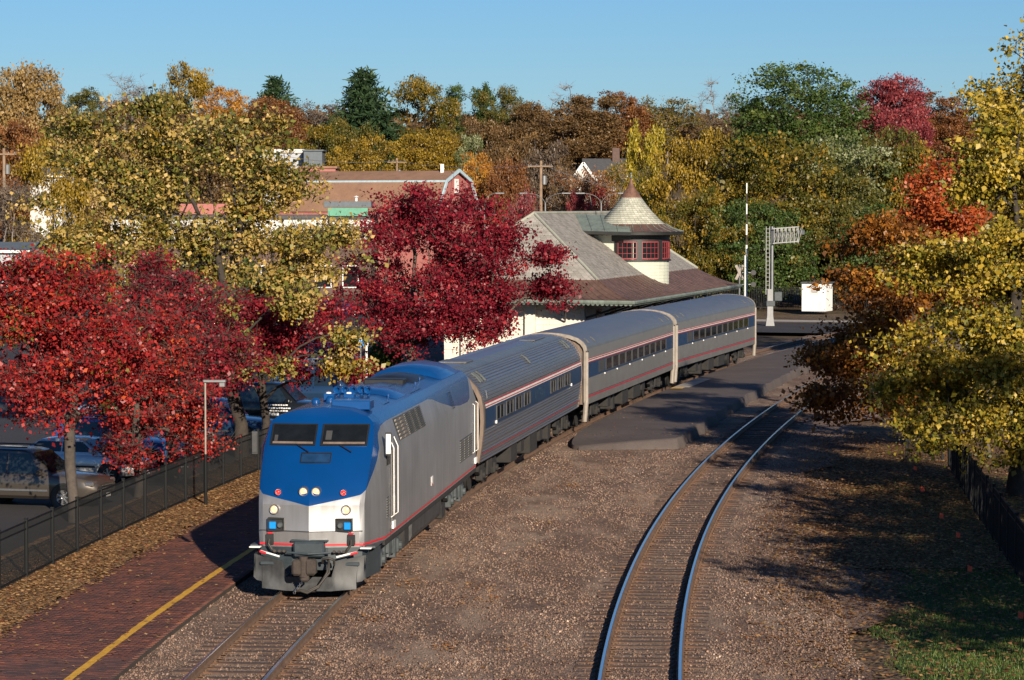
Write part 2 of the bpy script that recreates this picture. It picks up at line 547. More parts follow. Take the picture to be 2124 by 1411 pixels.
# pale sandy patches worn into the ballast
def blob(cx, cy, rx, ry, rot, z, seed, n=26):
    r = random.Random(seed)
    pts = []
    ph = [r.uniform(0, 6.28) for _ in range(4)]
    for k in range(n):
        a = 2 * PI * k / n
        q = 1 + 0.25 * math.sin(2 * a + ph[0]) + 0.18 * math.sin(3 * a + ph[1]) + 0.14 * math.sin(5 * a + ph[2]) + r.uniform(-0.1, 0.1)
        x, y = rx * q * math.cos(a), ry * q * math.sin(a)
        pts.append((cx + x * math.cos(rot) - y * math.sin(rot), cy + x * math.sin(rot) + y * math.cos(rot), z))
    return pts
def flat_blob(name, pts, material, kind='structure', parent=None):
    m = MB()
    c = Vector((sum(p[0] for p in pts) / len(pts), sum(p[1] for p in pts) / len(pts), pts[0][2]))
    m.add([c] + pts, [(0, 1 + i, 1 + (i + 1) % len(pts)) for i in range(len(pts))])
    o = m.build(name, material, parent)
    if kind and parent is None: tag(o, kind=kind)
    return o
SAND = [(985, 1210, 0.42, 1.0, -0.12), (1060, 1135, 0.55, 1.3, -0.15), (1115, 1040, 0.3, 4.0, -0.17), (870, 1370, 0.45, 1.5, -0.1), (1215, 955, 0.5, 2.5, -0.2), (915, 1290, 0.25, 1.6, -0.15)]   # trodden spots with few stones

def rail_mesh(c, off, s0, s1):
    prof = [(-0.07, -0.17), (0.07, -0.17), (0.07, -0.155), (0.014, -0.125), (0.014, -0.045), (0.033, -0.035), (0.033, -0.004), (0.028, 0.0), (-0.028, 0.0), (-0.033, -0.004), (-0.033, -0.035), (-0.014, -0.045), (-0.014, -0.125), (-0.07, -0.155)]
    m = MB()
    n = int((s1 - s0) / 0.8) + 1
    rings = []
    for i in range(n):
        s = s0 + (s1 - s0) * i / (n - 1)
        rings.append([on(c, s, off + p[0], p[1]) for p in prof])
    m.loft(rings, closed=True, caps=True)
    k = len(prof)
    m.m = [1 if (q < (n - 1) * k and q % k in (6, 7, 8)) else 0 for q in range(len(m.f))]
    return m

def make_track(name, c, s0, s1, tie_s1, label):
    root = tag(empty(name, on(c, s0, 0, 0)), kind='structure')
    org = root.location.copy()
    for off in (-0.7525, 0.7525):
        m = rail_mesh(c, off, s0, s1)
        m.v = [tuple(Vector(p) - org) for p in m.v]
        m.build('rail', [M['rail_side'], M['rail_top']], root)
    r = random.Random(len(name))
    meshes = []
    for k in range(5):
        t = MB()
        t.bbox(-1.29, 1.29, -0.115, 0.115, -0.22, 0.0, 0.012)
        rr = random.Random(k)
        t.v = [(p[0] + rr.uniform(-0.02, 0.02), p[1] + rr.uniform(-0.012, 0.012), p[2] + rr.uniform(-0.006, 0.006)) for p in t.v]
        meshes.append(t.mesh('tie', M['tie']))
    pm = MB()
    s = s0 + 0.3
    while s < tie_s1:
        A = head(c, s)
        p = on(c, s, r.uniform(-0.09, 0.09), -0.176 + r.uniform(-0.022, 0.004))
        o = link_mesh('tie', meshes[r.randrange(5)], root, p - org, -A + r.uniform(-0.03, 0.03))
        for off in (-0.7525, 0.7525):
            q = on(c, s, off, -0.172) - org
            ca, sa = math.cos(-A), math.sin(-A)
            def w_(x, y, z): return (q.x + x * ca - y * sa, q.y + x * sa + y * ca, q.z + z)
            vs = [w_(x, y, z) for z in (0.0, 0.012) for x, y in ((-0.17, -0.09), (0.17, -0.09), (0.17, 0.09), (-0.17, 0.09))]
            pm.add(vs, [(4, 5, 6, 7), (0, 1, 5, 4), (1, 2, 6, 5), (2, 3, 7, 6), (3, 0, 4, 7)])
            for ox in (-0.11, 0.11):
                for oy in (-0.05, 0.05):
                    vs = [w_(ox + x, oy + y, z) for z in (0.012, 0.045) for x, y in ((-0.018, -0.018), (0.018, -0.018), (0.018, 0.018), (-0.018, 0.018))]
                    pm.add(vs, [(4, 5, 6, 7), (0, 1, 5, 4), (1, 2, 6, 5), (2, 3, 7, 6), (3, 0, 4, 7)])
        s += 0.533 + r.uniform(-0.05, 0.05)
    pl = pm.build('tie_plates_and_spikes', M['plate'], root)
    tag(pl, kind='stuff')
    return root
make_track('train_track', C1, 15, 196, 48, '')
make_track('siding_track', C2, 12, 200, 110, '')

# brick platform along the main track
def brick_material():
    m, t, b = new_mat('paving_brick')
    geo = N(t, 'ShaderNodeNewGeometry')
    oi = N(t, 'ShaderNodeObjectInfo')
    at_ = N(t, 'ShaderNodeAttribute', attribute_name='tint')
    n1 = N(t, 'ShaderNodeTexNoise')
    n1.inputs['Scale'].default_value = 1.3
    n1.inputs['Detail'].default_value = 3
    t.links.new(geo.outputs['Position'], n1.inputs['Vector'])
    a1 = N(t, 'ShaderNodeMath', operation='MULTIPLY_ADD')
    t.links.new(oi.outputs['Random'], a1.inputs[0]); a1.inputs[1].default_value = 0.3; 
    a2 = N(t, 'ShaderNodeMath', operation='MULTIPLY_ADD')
    t.links.new(at_.outputs['Fac'], a2.inputs[0]); a2.inputs[1].default_value = 0.3
    t.links.new(n1.outputs['Fac'], a1.inputs[2])
    t.links.new(a1.outputs[0], a2.inputs[2])
    r = ramp(t, [(0.40, (0.0475, 0.0244, 0.0192)), (0.62, (0.085, 0.03538, 0.0252)), (0.85, (0.1438, 0.0488, 0.0288)), (1.0, (0.2, 0.0671, 0.0336))])
    t.links.new(a2.outputs[0], r.inputs['Fac'])
    t.links.new(r.outputs[0], b.inputs['Base Color'])
    b.inputs['Roughness'].default_value = 0.82
    n2 = N(t, 'ShaderNodeTexNoise'); n2.inputs['Scale'].default_value = 60
    t.links.new(geo.outputs['Position'], n2.inputs['Vector'])
    bp = N(t, 'ShaderNodeBump'); bp.inputs['Strength'].default_value = 0.3; bp.inputs['Distance'].default_value = 0.01
    t.links.new(n2.outputs['Fac'], bp.inputs['Height']); t.links.new(bp.outputs[0], b.inputs['Normal'])
    return m
M['brick'] = brick_material()
M['mortar'] = mat('sandy_joint', (0.045, 0.032, 0.025), 0.95)

PLZ = -0.10
def make_brick_platform():
    s0, s1 = 19.0, 76.0
    base = strip(C1, s0, s1, -5.75, -2.2, PLZ - 0.012, 1.0)
    edge = strip(C1, s0, s1, -2.2, -2.2, PLZ - 0.012, 1.0)
    n = len(base.v) // 2
    # the kerb face down to the ballast
    lo = [(p[0], p[1], -0.35) for p in base.v[n:]]
    base.add(base.v[n:] + lo, [(i, i + 1, n + i + 1, n + i) for i in range(n - 1)])
    root = base.build('brick_platform', M['mortar'])
    tag(root, 'dark red brick platform beside the train track, with a yellow line', 'platform', kind='structure')
    bm_ = MB(); bm_.box(-0.098, 0.098, -0.048, 0.048, -0.02, 0.0)
    bm_.f = bm_.f[1:]; bm_.m = bm_.m[1:]
    bmesh_ = bm_.mesh('brick', M['brick'])
    r = random.Random(3)
    V = []; T = []
    single = 0
    row = 0
    s = s0 + 0.05
    corners = [(-0.098, -0.048), (0.098, -0.048), (0.098, 0.048), (-0.098, 0.048)]
    while s < s1 - 0.1:
        A = head(C1, s)
        o = -2.2 - 0.1 - (0.1 if row % 2 else 0.0)
        p0 = on(C1, s)
        while o > -5.7:
            z = PLZ + r.uniform(-0.004, 0.004)
            x = p0.x + o * math.cos(A); y = p0.y - o * math.sin(A)
            # in view, nearest first
            inview = (x / y) > -0.1835 and y > 52.6
            if inview and single < 300:
                link_mesh('brick', bmesh_, root, (x, y, z), -A + r.uniform(-0.02, 0.02))
                single += 1
            elif y > 50:
                ca, sa = math.cos(-A), math.sin(-A)
                for zz in (z - 0.02, z):
                    for cx, cy in corners:
                        V.append((x + cx * ca - cy * sa, y + cx * sa + cy * ca, zz))
                T.append(r.random())
            o -= 0.2
        s += 0.1
        row += 1
    V = np.array(V); nb = len(V) // 8
    fb = np.array([(4, 5, 6, 7), (0, 1, 5, 4), (1, 2, 6, 5), (2, 3, 7, 6), (3, 0, 4, 7)])
    F = (np.arange(nb)[:, None, None] * 8 + fb[None]).reshape(-1, 4)
    me = np_mesh('brick_paving', V, F, M['brick'], np.repeat(np.array(T), 5))
    tag(link_mesh('brick_paving', me, root), kind='stuff')
    rr = random.Random(11)
    ym = strip(C1, s0, s1, -3.09, -2.92, PLZ + 0.009, 0.35, 0.012, rr)
    ym.build('yellow_line', M['yellow'], root)
    return root
make_brick_platform()

# leaf covered verge between brick platform and fence
tag(strip(C1, 10, 80, -9.2, lambda s: -5.6 + 0.28 * math.sin(s * 1.3) + 0.2 * math.sin(s * 3.1 + 1), -0.125, 0.35, 0.06, rnd).build('leafy_verge', M['litter']), kind='structure')
# car park and street beyond the fence
pk = MB()
A_ = [on(C1, s, -9.2 + 0.0, -0.2) for s in np.linspace(36, 170, 40)]
B_ = [Vector((-75 if i < 30 else -60, p.y + 6, -0.2)) for i, p in enumerate(A_)]
pk.loft([A_, B_], closed=False)
tag(pk.build('car_park', M['asphalt']), kind='structure')
st = MB()
st.add([(-75, 205, -0.19), (9, 205, -0.19), (9, 262, 0.0), (-75, 262, 0.0)], [(0, 1, 2, 3)])
tag(st.build('street', M['asphalt']), kind='structure')
# parking lines
for i, y in enumerate((87.2, 93.6, 96.6, 100.2, 104.0, 108.5)):
    s = s_at_y(C1, y - 1.0)
    a, b = on(C1, s, -10.4, -0.194), on(C1, s, -15.0, -0.194)
    m = MB(); m.bar(a, b, 0.1, 0.004)
    tag(m.build('parking_line', M['white']), kind='structure')

# road crossing the tracks
def make_road():
    c = on(C1, 176)
    A = head(C1, 176)
    m = MB()
    for (o0, o1) in ((-30, -0.85), (-0.62, 0.62), (0.85, 40)):
        q = [on(C1, 169.5, o0, -0.02), on(C1, 169.5, o1, -0.02), on(C1, 186, o1, -0.02), on(C1, 186, o0, -0.02)]
        m.add(q, [(0, 1, 2, 3)])
    o = m.build('crossing_road', M['asphalt'])
    tag(o, kind='structure')
    # paved footway and verge behind it
    q = [on(C1, 187.5, -22, 0.0), on(C1, 187.5, 40, 0.0), on(C1, 191, 40, 0.0), on(C1, 191, -22, 0.0)]
    m = MB(); m.add(q, [(0, 1, 2, 3)])
    tag(m.build('footway', M['concrete']), kind='structure')
make_road()

# asphalt platform between the tracks
def make_island_platform():
    m = MB()
    L = []; Rr = []
    ys = list(np.linspace(104.3, 108, 24)) + list(np.linspace(108.3, 200, 190))
    r = random.Random(5)
    for i, y in enumerate(ys):
        s1 = s_at_y(C1, y); s2 = s_at_y(C2, y)
        a = on(C1, s1, 1.62, 0.2); b = on(C2, s2, -2.4 + r.uniform(-0.05, 0.05) + 0.06 * math.sin(y * 1.7), 0.2)
        t = (y - 104.3) / 3.0
        if t < 1:      # rounded near end
            k = math.sqrt(max(0, 1 - (1 - t) ** 2))
            c = a.lerp(b, 0.62)
            a = c.lerp(a, 0.80 + 0.20 * k); b = c.lerp(b, 0.88 + 0.12 * k)
        a.z -= 0.26 * (1 - smooth01((y - 104.3) / 5.0))
        L.append(a); Rr.append(b)
    rows = []
    for a, b in zip(L, Rr):
        d = (b - a).normalized()
        rows.append([a - d * 0.10 + Vector((0, 0, -0.42)), a - d * 0.03 + Vector((0, 0, -0.03)), a, a.lerp(b, 0.5) + Vector((0, 0, 0.02)), b, b + d * 0.05 + Vector((0, 0, -0.05)), b + d * (0.12 + r.uniform(-0.05, 0.06)) + Vector((0, 0, -0.42))])
    f = [p + Vector((0, -0.35, -0.40 if 0 < i < 6 else 0)) for i, p in enumerate(rows[0])]
    f2 = [p + Vector((0, -0.12, -0.06 if 0 < i < 6 else 0)) for i, p in enumerate(rows[0])]
    m.loft([f, f2] + rows, closed=False)
    o = m.build('asphalt_platform', M['platform_asphalt'], smooth=35)
    tag(o, 'grey asphalt platform lying between the two tracks', 'platform', kind='structure')
    # pale boarding pad at the train side
    s = s_at_y(C1, 134)
    q = [on(C1, s, 1.7, 0.225), on(C1, s, 2.5, 0.232), on(C1, s + 7.5, 2.5, 0.232), on(C1, s + 7.5, 1.7, 0.225)]
    p = MB(); p.add(q, [(0, 1, 2, 3)])
    p.build('boarding_pad', M['concrete'], o)
    q = [on(C1, s - 0.9, 1.7, 0.226), on(C1, s - 0.9, 2.3, 0.232), on(C1, s - 0.03, 2.3, 0.232), on(C1, s - 0.03, 1.7, 0.226)]
    p = MB(); p.add(q, [(0, 1, 2, 3)])
    p.build('yellow_pad', M['yellow'], o)
make_island_platform()
# bank of soil and litter, then lawn, on the far side of the siding
def lawn_left(y):
    return 7.9 + 0.10 * (y - 55) + 0.5 * math.sin(y * 0.4) + 0.3 * math.sin(y * 1.1 + 1)
gm = MB()
Lg = []; Rg = []
for y in np.linspace(40, 71, 60):
    Lg.append((lawn_left(y), y, -0.27)); Rg.append((24, y, -0.26))
gm.loft([Lg, Rg], closed=False)
tag(gm.build('lawn', M['lawn']), kind='structure')
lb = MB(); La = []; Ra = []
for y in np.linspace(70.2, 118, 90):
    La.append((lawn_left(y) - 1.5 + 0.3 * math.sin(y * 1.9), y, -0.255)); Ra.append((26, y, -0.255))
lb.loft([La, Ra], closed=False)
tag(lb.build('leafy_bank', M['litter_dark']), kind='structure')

# ------------------------------------------------------------------ fences
def make_fence(name, pts, label, h=1.4, post=2.5, pick=0.075, limit=300, nearest=None, pr=0.009):
    """post and picket fence along a polyline of points on the ground"""
    root = thing(name, label, 'fence', pts[0])
    org = Vector(pts[0])
    P = [Vector(p) for p in pts]
    acc = [0.0]
    for a, b in zip(P, P[1:]): acc.append(acc[-1] + (b - a).length)
    def w_(s):
        s = max(0, min(acc[-1], s))
        for i in range(len(P) - 1):
            if s <= acc[i + 1] + 1e-9:
                return P[i].lerp(P[i + 1], (s - acc[i]) / (acc[i + 1] - acc[i])) - org
        return P[-1] - org
    pm = MB(); pm.bbox(-0.04, 0.04, -0.04, 0.04, -0.15, h + 0.03, 0.006); pm.bbox(-0.05, 0.05, -0.05, 0.05, h + 0.025, h + 0.06, 0.008)
    pme = pm.mesh('post', M['fence'])
    km = MB(); km.box(-pr, pr, -pr, pr, 0.06, h - 0.02)
    kme = km.mesh('picket', M['fence'])
    n = int(acc[-1] / post)
    for i in range(n + 1):
        q = w_(i * post); link_mesh('post', pme, root, q)
    cnt = 0
    J = MB()
    total = []
    for i in range(n):
        a, b = w_(i * post), w_((i + 1) * post)
        ang = math.atan2((b - a).y, (b - a).x)
        for z in (0.12, h - 0.2, h - 0.03):
            t = MB(); t.bar(a + Vector((0, 0, z)), b + Vector((0, 0, z)), 0.028, 0.034)
            t.build('rail', M['fence'], root)
        k = int(post / pick)
        for j in range(1, k):
            total.append((a.lerp(b, j / k), ang))
    if nearest: total.sort(key=lambda q: nearest(q[0] + org))
    for q, ang in total:
        if cnt < limit:
            link_mesh('picket', kme, root, q, ang); cnt += 1
        else:
            J.box(q.x - pr, q.x + pr, q.y - pr, q.y + pr, q.z + 0.06, q.z + h - 0.02)
    if J.v: tag(J.build('pickets_farther_off', M['fence'], root), kind='stuff')
    return root
fl = [on(C1, s, -7.45, -0.16) for s in np.linspace(27, 74, 20)]
make_fence('picket_fence', fl, 'black metal picket fence between brick platform and parked cars', h=1.42, pick=0.1, pr=0.0075, nearest=lambda p: (0 if p.x / p.y > -0.186 else 1000) + p.y)
fr = [Vector((11.55, 57, -0.27)), Vector((12.3, 66.9, -0.27)), Vector((13.7, 82, -0.27)), Vector((15.5, 99.7, -0.28))]
make_fence('lawn_fence', fr, 'black picket fence running beside the lawn towards the shady trees', h=1.5, post=2.4, pick=0.11, nearest=lambda p: abs(p.y - 80), pr=0.012)
make_fence('gate_fence', [Vector((15.42, 99.9, -0.29)), Vector((14.1, 99.9, -0.29))], 'short black picket panel joining the end of the lawn fence', h=1.0, post=1.3, pick=0.1)
fb = [Vector((x, 243.5, 0.0)) for x in np.linspace(17, 36, 8)]
make_fence('far_fence', fb, 'dark fence behind the white equipment shed under the trees', h=1.9, post=2.8, pick=0.14, limit=0, pr=0.02)
# ------------------------------------------------------------------ the train
def chord(s_c, hb):
    a, b = on(C1, s_c - hb), on(C1, s_c + hb)
    m = (a + b) / 2
    t = (b - a).normalized()
    return m, t
def vehicle_root(name, label, cat, s_c, hb, length):
    m, t = chord(s_c, hb)
    p = m - t * (length / 2)
    return thing(name, label, cat, (p.x, p.y, 0), -math.atan2(t.x, t.y))

def disc(m, c, r, axis, d, n=20, mi=0):
    m.lathe([(0.001, 0), (r, 0), (r, d), (0.001, d)], n, c, axis, mi=mi)

def wheel_set(m, y, r=0.5, gauge=0.75, mi=0):
    for s in (-1, 1):
        x0 = s * gauge
        m.lathe([(0.02, -0.06), (r * 0.85, -0.06), (r, -0.05), (r, 0.05), (r + 0.03, 0.055), (r + 0.03, 0.075), (0.02, 0.075)], 20, (x0, y, r), 'x', mi=mi)
    m.tube([(-gauge, y, r), (gauge, y, r)], 0.08, 8, mi)

def bogie(root, yc, wb=2.6, r=0.47, material=None, half=1.12, style=0):
    b = MB()
    for s in (-1, 1):
        x = s * half
        prof = [(-wb / 2 - 0.55, 0.62), (-wb / 2 - 0.45, 0.78), (-wb / 2 + 0.35, 0.8), (-0.5, 0.62), (0.5, 0.62), (wb / 2 - 0.35, 0.8), (wb / 2 + 0.45, 0.78), (wb / 2 + 0.55, 0.62), (wb / 2 + 0.3, 0.5), (wb / 2 - 0.5, 0.55), (0.6, 0.36), (-0.6, 0.36), (-wb / 2 + 0.5, 0.55), (-wb / 2 - 0.3, 0.5)]
        b.prism([(yc + p[0], p[1]) for p in prof], 'x', x - 0.07, x + 0.07)
        for q in (-wb / 2, wb / 2):
            b.bbox(x - 0.1, x + 0.13, yc + q - 0.18, yc + q + 0.18, 0.3, 0.66, 0.03)
            b.tube([(x + s * 0.12, yc + q, 0.47), (x + s * 0.2, yc + q, 0.47)], 0.11, 10)
            b.tube([(x, yc + q - 0.3, 0.62), (x, yc + q - 0.3, 0.92)], 0.07, 8)
            b.tube([(x, yc + q + 0.3, 0.62), (x, yc + q + 0.3, 0.92)], 0.07, 8)
        b.tube([(x + s * 0.1, yc - 0.45, 0.4), (x + s * 0.1, yc - 0.3, 1.0)], 0.05, 8)
        b.tube([(x + s * 0.1, yc + 0.45, 0.4), (x + s * 0.1, yc + 0.3, 1.0)], 0.05, 8)
        b.tube([(x, yc - 0.18, 0.45), (x, yc - 0.18, 0.95)], 0.11, 10)
        b.tube([(x, yc + 0.18, 0.45), (x, yc + 0.18, 0.95)], 0.11, 10)
        if style:
            b.bbox(x - 0.05, x + 0.16, yc - 0.55, yc - 0.25, 0.5, 0.95, 0.02)
            b.tube([(x + s * 0.12, yc - wb / 2 + 0.1, 0.95), (x + s * 0.12, yc + wb / 2 - 0.1, 0.9)], 0.035, 6)
            b.bbox(x - 0.03, x + 0.14, yc + 0.6, yc + 0.85, 0.25, 0.85, 0.02)
            b.bbox(x - 0.03, x + 0.12, yc - 1.0, yc - 0.8, 0.3, 0.9, 0.02)
    b.box(-half, half, yc - 0.25, yc + 0.25, 0.5, 0.75)
    o = b.build('bogie', material or M['truck'], root)
    for q in (-wb / 2, wb / 2):
        w_ = MB(); wheel_set(w_, yc + q, r)
        w_.build('wheelset', M['truck'], o, smooth=40)
    return o

# ---- locomotive paint: blue above a sweeping line, silver below
def loco_paint():
    m, t, b = new_mat('locomotive_paint')
    tc = t.nodes.new('ShaderNodeTexCoord')
    sp = t.nodes.new('ShaderNodeSeparateXYZ')
    t.links.new(tc.outputs['Object'], sp.inputs[0])
    d = N(t, 'ShaderNodeMath', operation='DIVIDE')
    d.inputs[1].default_value = 21.0
    t.links.new(sp.outputs['Y'], d.inputs[0])
    fc = t.nodes.new('ShaderNodeFloatCurve')
    pts = [(0.0, 1.99), (0.30, 2.17), (0.36, 2.22), (1.15, 2.72), (1.45, 2.95), (1.65, 3.22), (1.85, 3.5), (2.2, 3.66), (3.2, 3.71), (10.8, 3.71), (11.6, 3.66), (13.0, 3.46), (14.8, 3.24), (16.5, 3.15), (18.3, 3.13), (18.95, 3.2), (19.5, 3.42), (19.95, 3.72), (21.0, 3.9)]
    cm = fc.mapping
    cm.use_clip = False
    cv = cm.curves[0]
    while len(cv.points) < len(pts): cv.points.new(0.5, 0.5)
    for q, (a, z) in zip(cv.points, pts):
        q.location = (a / 21.0, z / 5.0); q.handle_type = 'VECTOR'
    cm.update()
    t.links.new(d.outputs[0], fc.inputs['Value'])
    z5 = N(t, 'ShaderNodeMath', operation='DIVIDE'); z5.inputs[1].default_value = 5.0
    t.links.new(sp.outputs['Z'], z5.inputs[0])
    gt = N(t, 'ShaderNodeMath', operation='GREATER_THAN')
    t.links.new(z5.outputs[0], gt.inputs[0]); t.links.new(fc.outputs[0], gt.inputs[1])
    # silver with faint streaks and grime
    n1 = N(t, 'ShaderNodeTexNoise'); n1.inputs['Scale'].default_value = 0.8; n1.inputs['Detail'].default_value = 6
    t.links.new(tc.outputs['Object'], n1.inputs['Vector'])
    rs = ramp(t, [(0.3, (0.33, 0.33, 0.335)), (0.7, (0.41, 0.41, 0.415))])
    t.links.new(n1.outputs['Fac'], rs.inputs['Fac'])
    mp = N(t, 'ShaderNodeMapping'); mp.inputs['Scale'].default_value = (5, 5, 0.3)
    t.links.new(tc.outputs['Object'], mp.inputs['Vector'])
    n2 = N(t, 'ShaderNodeTexNoise'); n2.inputs['Scale'].default_value = 1.2; n2.inputs['Detail'].default_value = 6
    t.links.new(mp.outputs[0], n2.inputs['Vector'])
    rk = ramp(t, [(0.4, (1, 1, 1)), (0.75, (0.80, 0.78, 0.76))])
    t.links.new(n2.outputs['Fac'], rk.inputs['Fac'])
    mx = N(t, 'ShaderNodeMix', data_type='RGBA', blend_type='MULTIPLY'); mx.inputs[0].default_value = 1
    t.links.new(rs.outputs[0], mx.inputs[6]); t.links.new(rk.outputs[0], mx.inputs[7])
    rb = ramp(t, [(0.3, (0.001, 0.036, 0.145)), (0.7, (0.001, 0.044, 0.175))])
    t.links.new(n1.outputs['Fac'], rb.inputs['Fac'])
    # exhaust soot and dust greys the top of the roof
    soot = N(t, 'ShaderNodeMapRange'); soot.inputs['From Min'].default_value = 3.9; soot.inputs['From Max'].default_value = 4.15
    t.links.new(sp.outputs['Z'], soot.inputs['Value'])
    sy = N(t, 'ShaderNodeMapRange'); sy.inputs['From Min'].default_value = 3.0; sy.inputs['From Max'].default_value = 13.0; sy.inputs['To Min'].default_value = 0.15; sy.inputs['To Max'].default_value = 0.8
    t.links.new(sp.outputs['Y'], sy.inputs['Value'])
    sm = N(t, 'ShaderNodeMath', operation='MULTIPLY'); t.links.new(soot.outputs[0], sm.inputs[0]); t.links.new(sy.outputs[0], sm.inputs[1])
    sm2 = N(t, 'ShaderNodeMath', operation='MULTIPLY'); t.links.new(sm.outputs[0], sm2.inputs[0]); t.links.new(n1.outputs['Fac'], sm2.inputs[1])
    sm3 = N(t, 'ShaderNodeMath', operation='MULTIPLY'); sm3.use_clamp = True; t.links.new(sm2.outputs[0], sm3.inputs[0]); sm3.inputs[1].default_value = 1.7
    ms = N(t, 'ShaderNodeMix', data_type='RGBA'); t.links.new(sm3.outputs[0], ms.inputs[0]); t.links.new(rb.outputs[0], ms.inputs[6]); ms.inputs[7].default_value = (0.05, 0.052, 0.058, 1)
    mc = N(t, 'ShaderNodeMix', data_type='RGBA')
    t.links.new(gt.outputs[0], mc.inputs[0]); t.links.new(mx.outputs[2], mc.inputs[6]); t.links.new(ms.outputs[2], mc.inputs[7])
    t.links.new(mc.outputs[2], b.inputs['Base Color'])
    mm = N(t, 'ShaderNodeMapRange'); mm.inputs['To Min'].default_value = 0.74; mm.inputs['To Max'].default_value = 0.0
    t.links.new(gt.outputs[0], mm.inputs['Value']); t.links.new(mm.outputs[0], b.inputs['Metallic'])
    mr = N(t, 'ShaderNodeMapRange'); mr.inputs['To Min'].default_value = 0.5; mr.inputs['To Max'].default_value = 0.24
    t.links.new(gt.outputs[0], mr.inputs['Value']); t.links.new(mr.outputs[0], b.inputs['Roughness'])
    return m
M['loco'] = loco_paint()

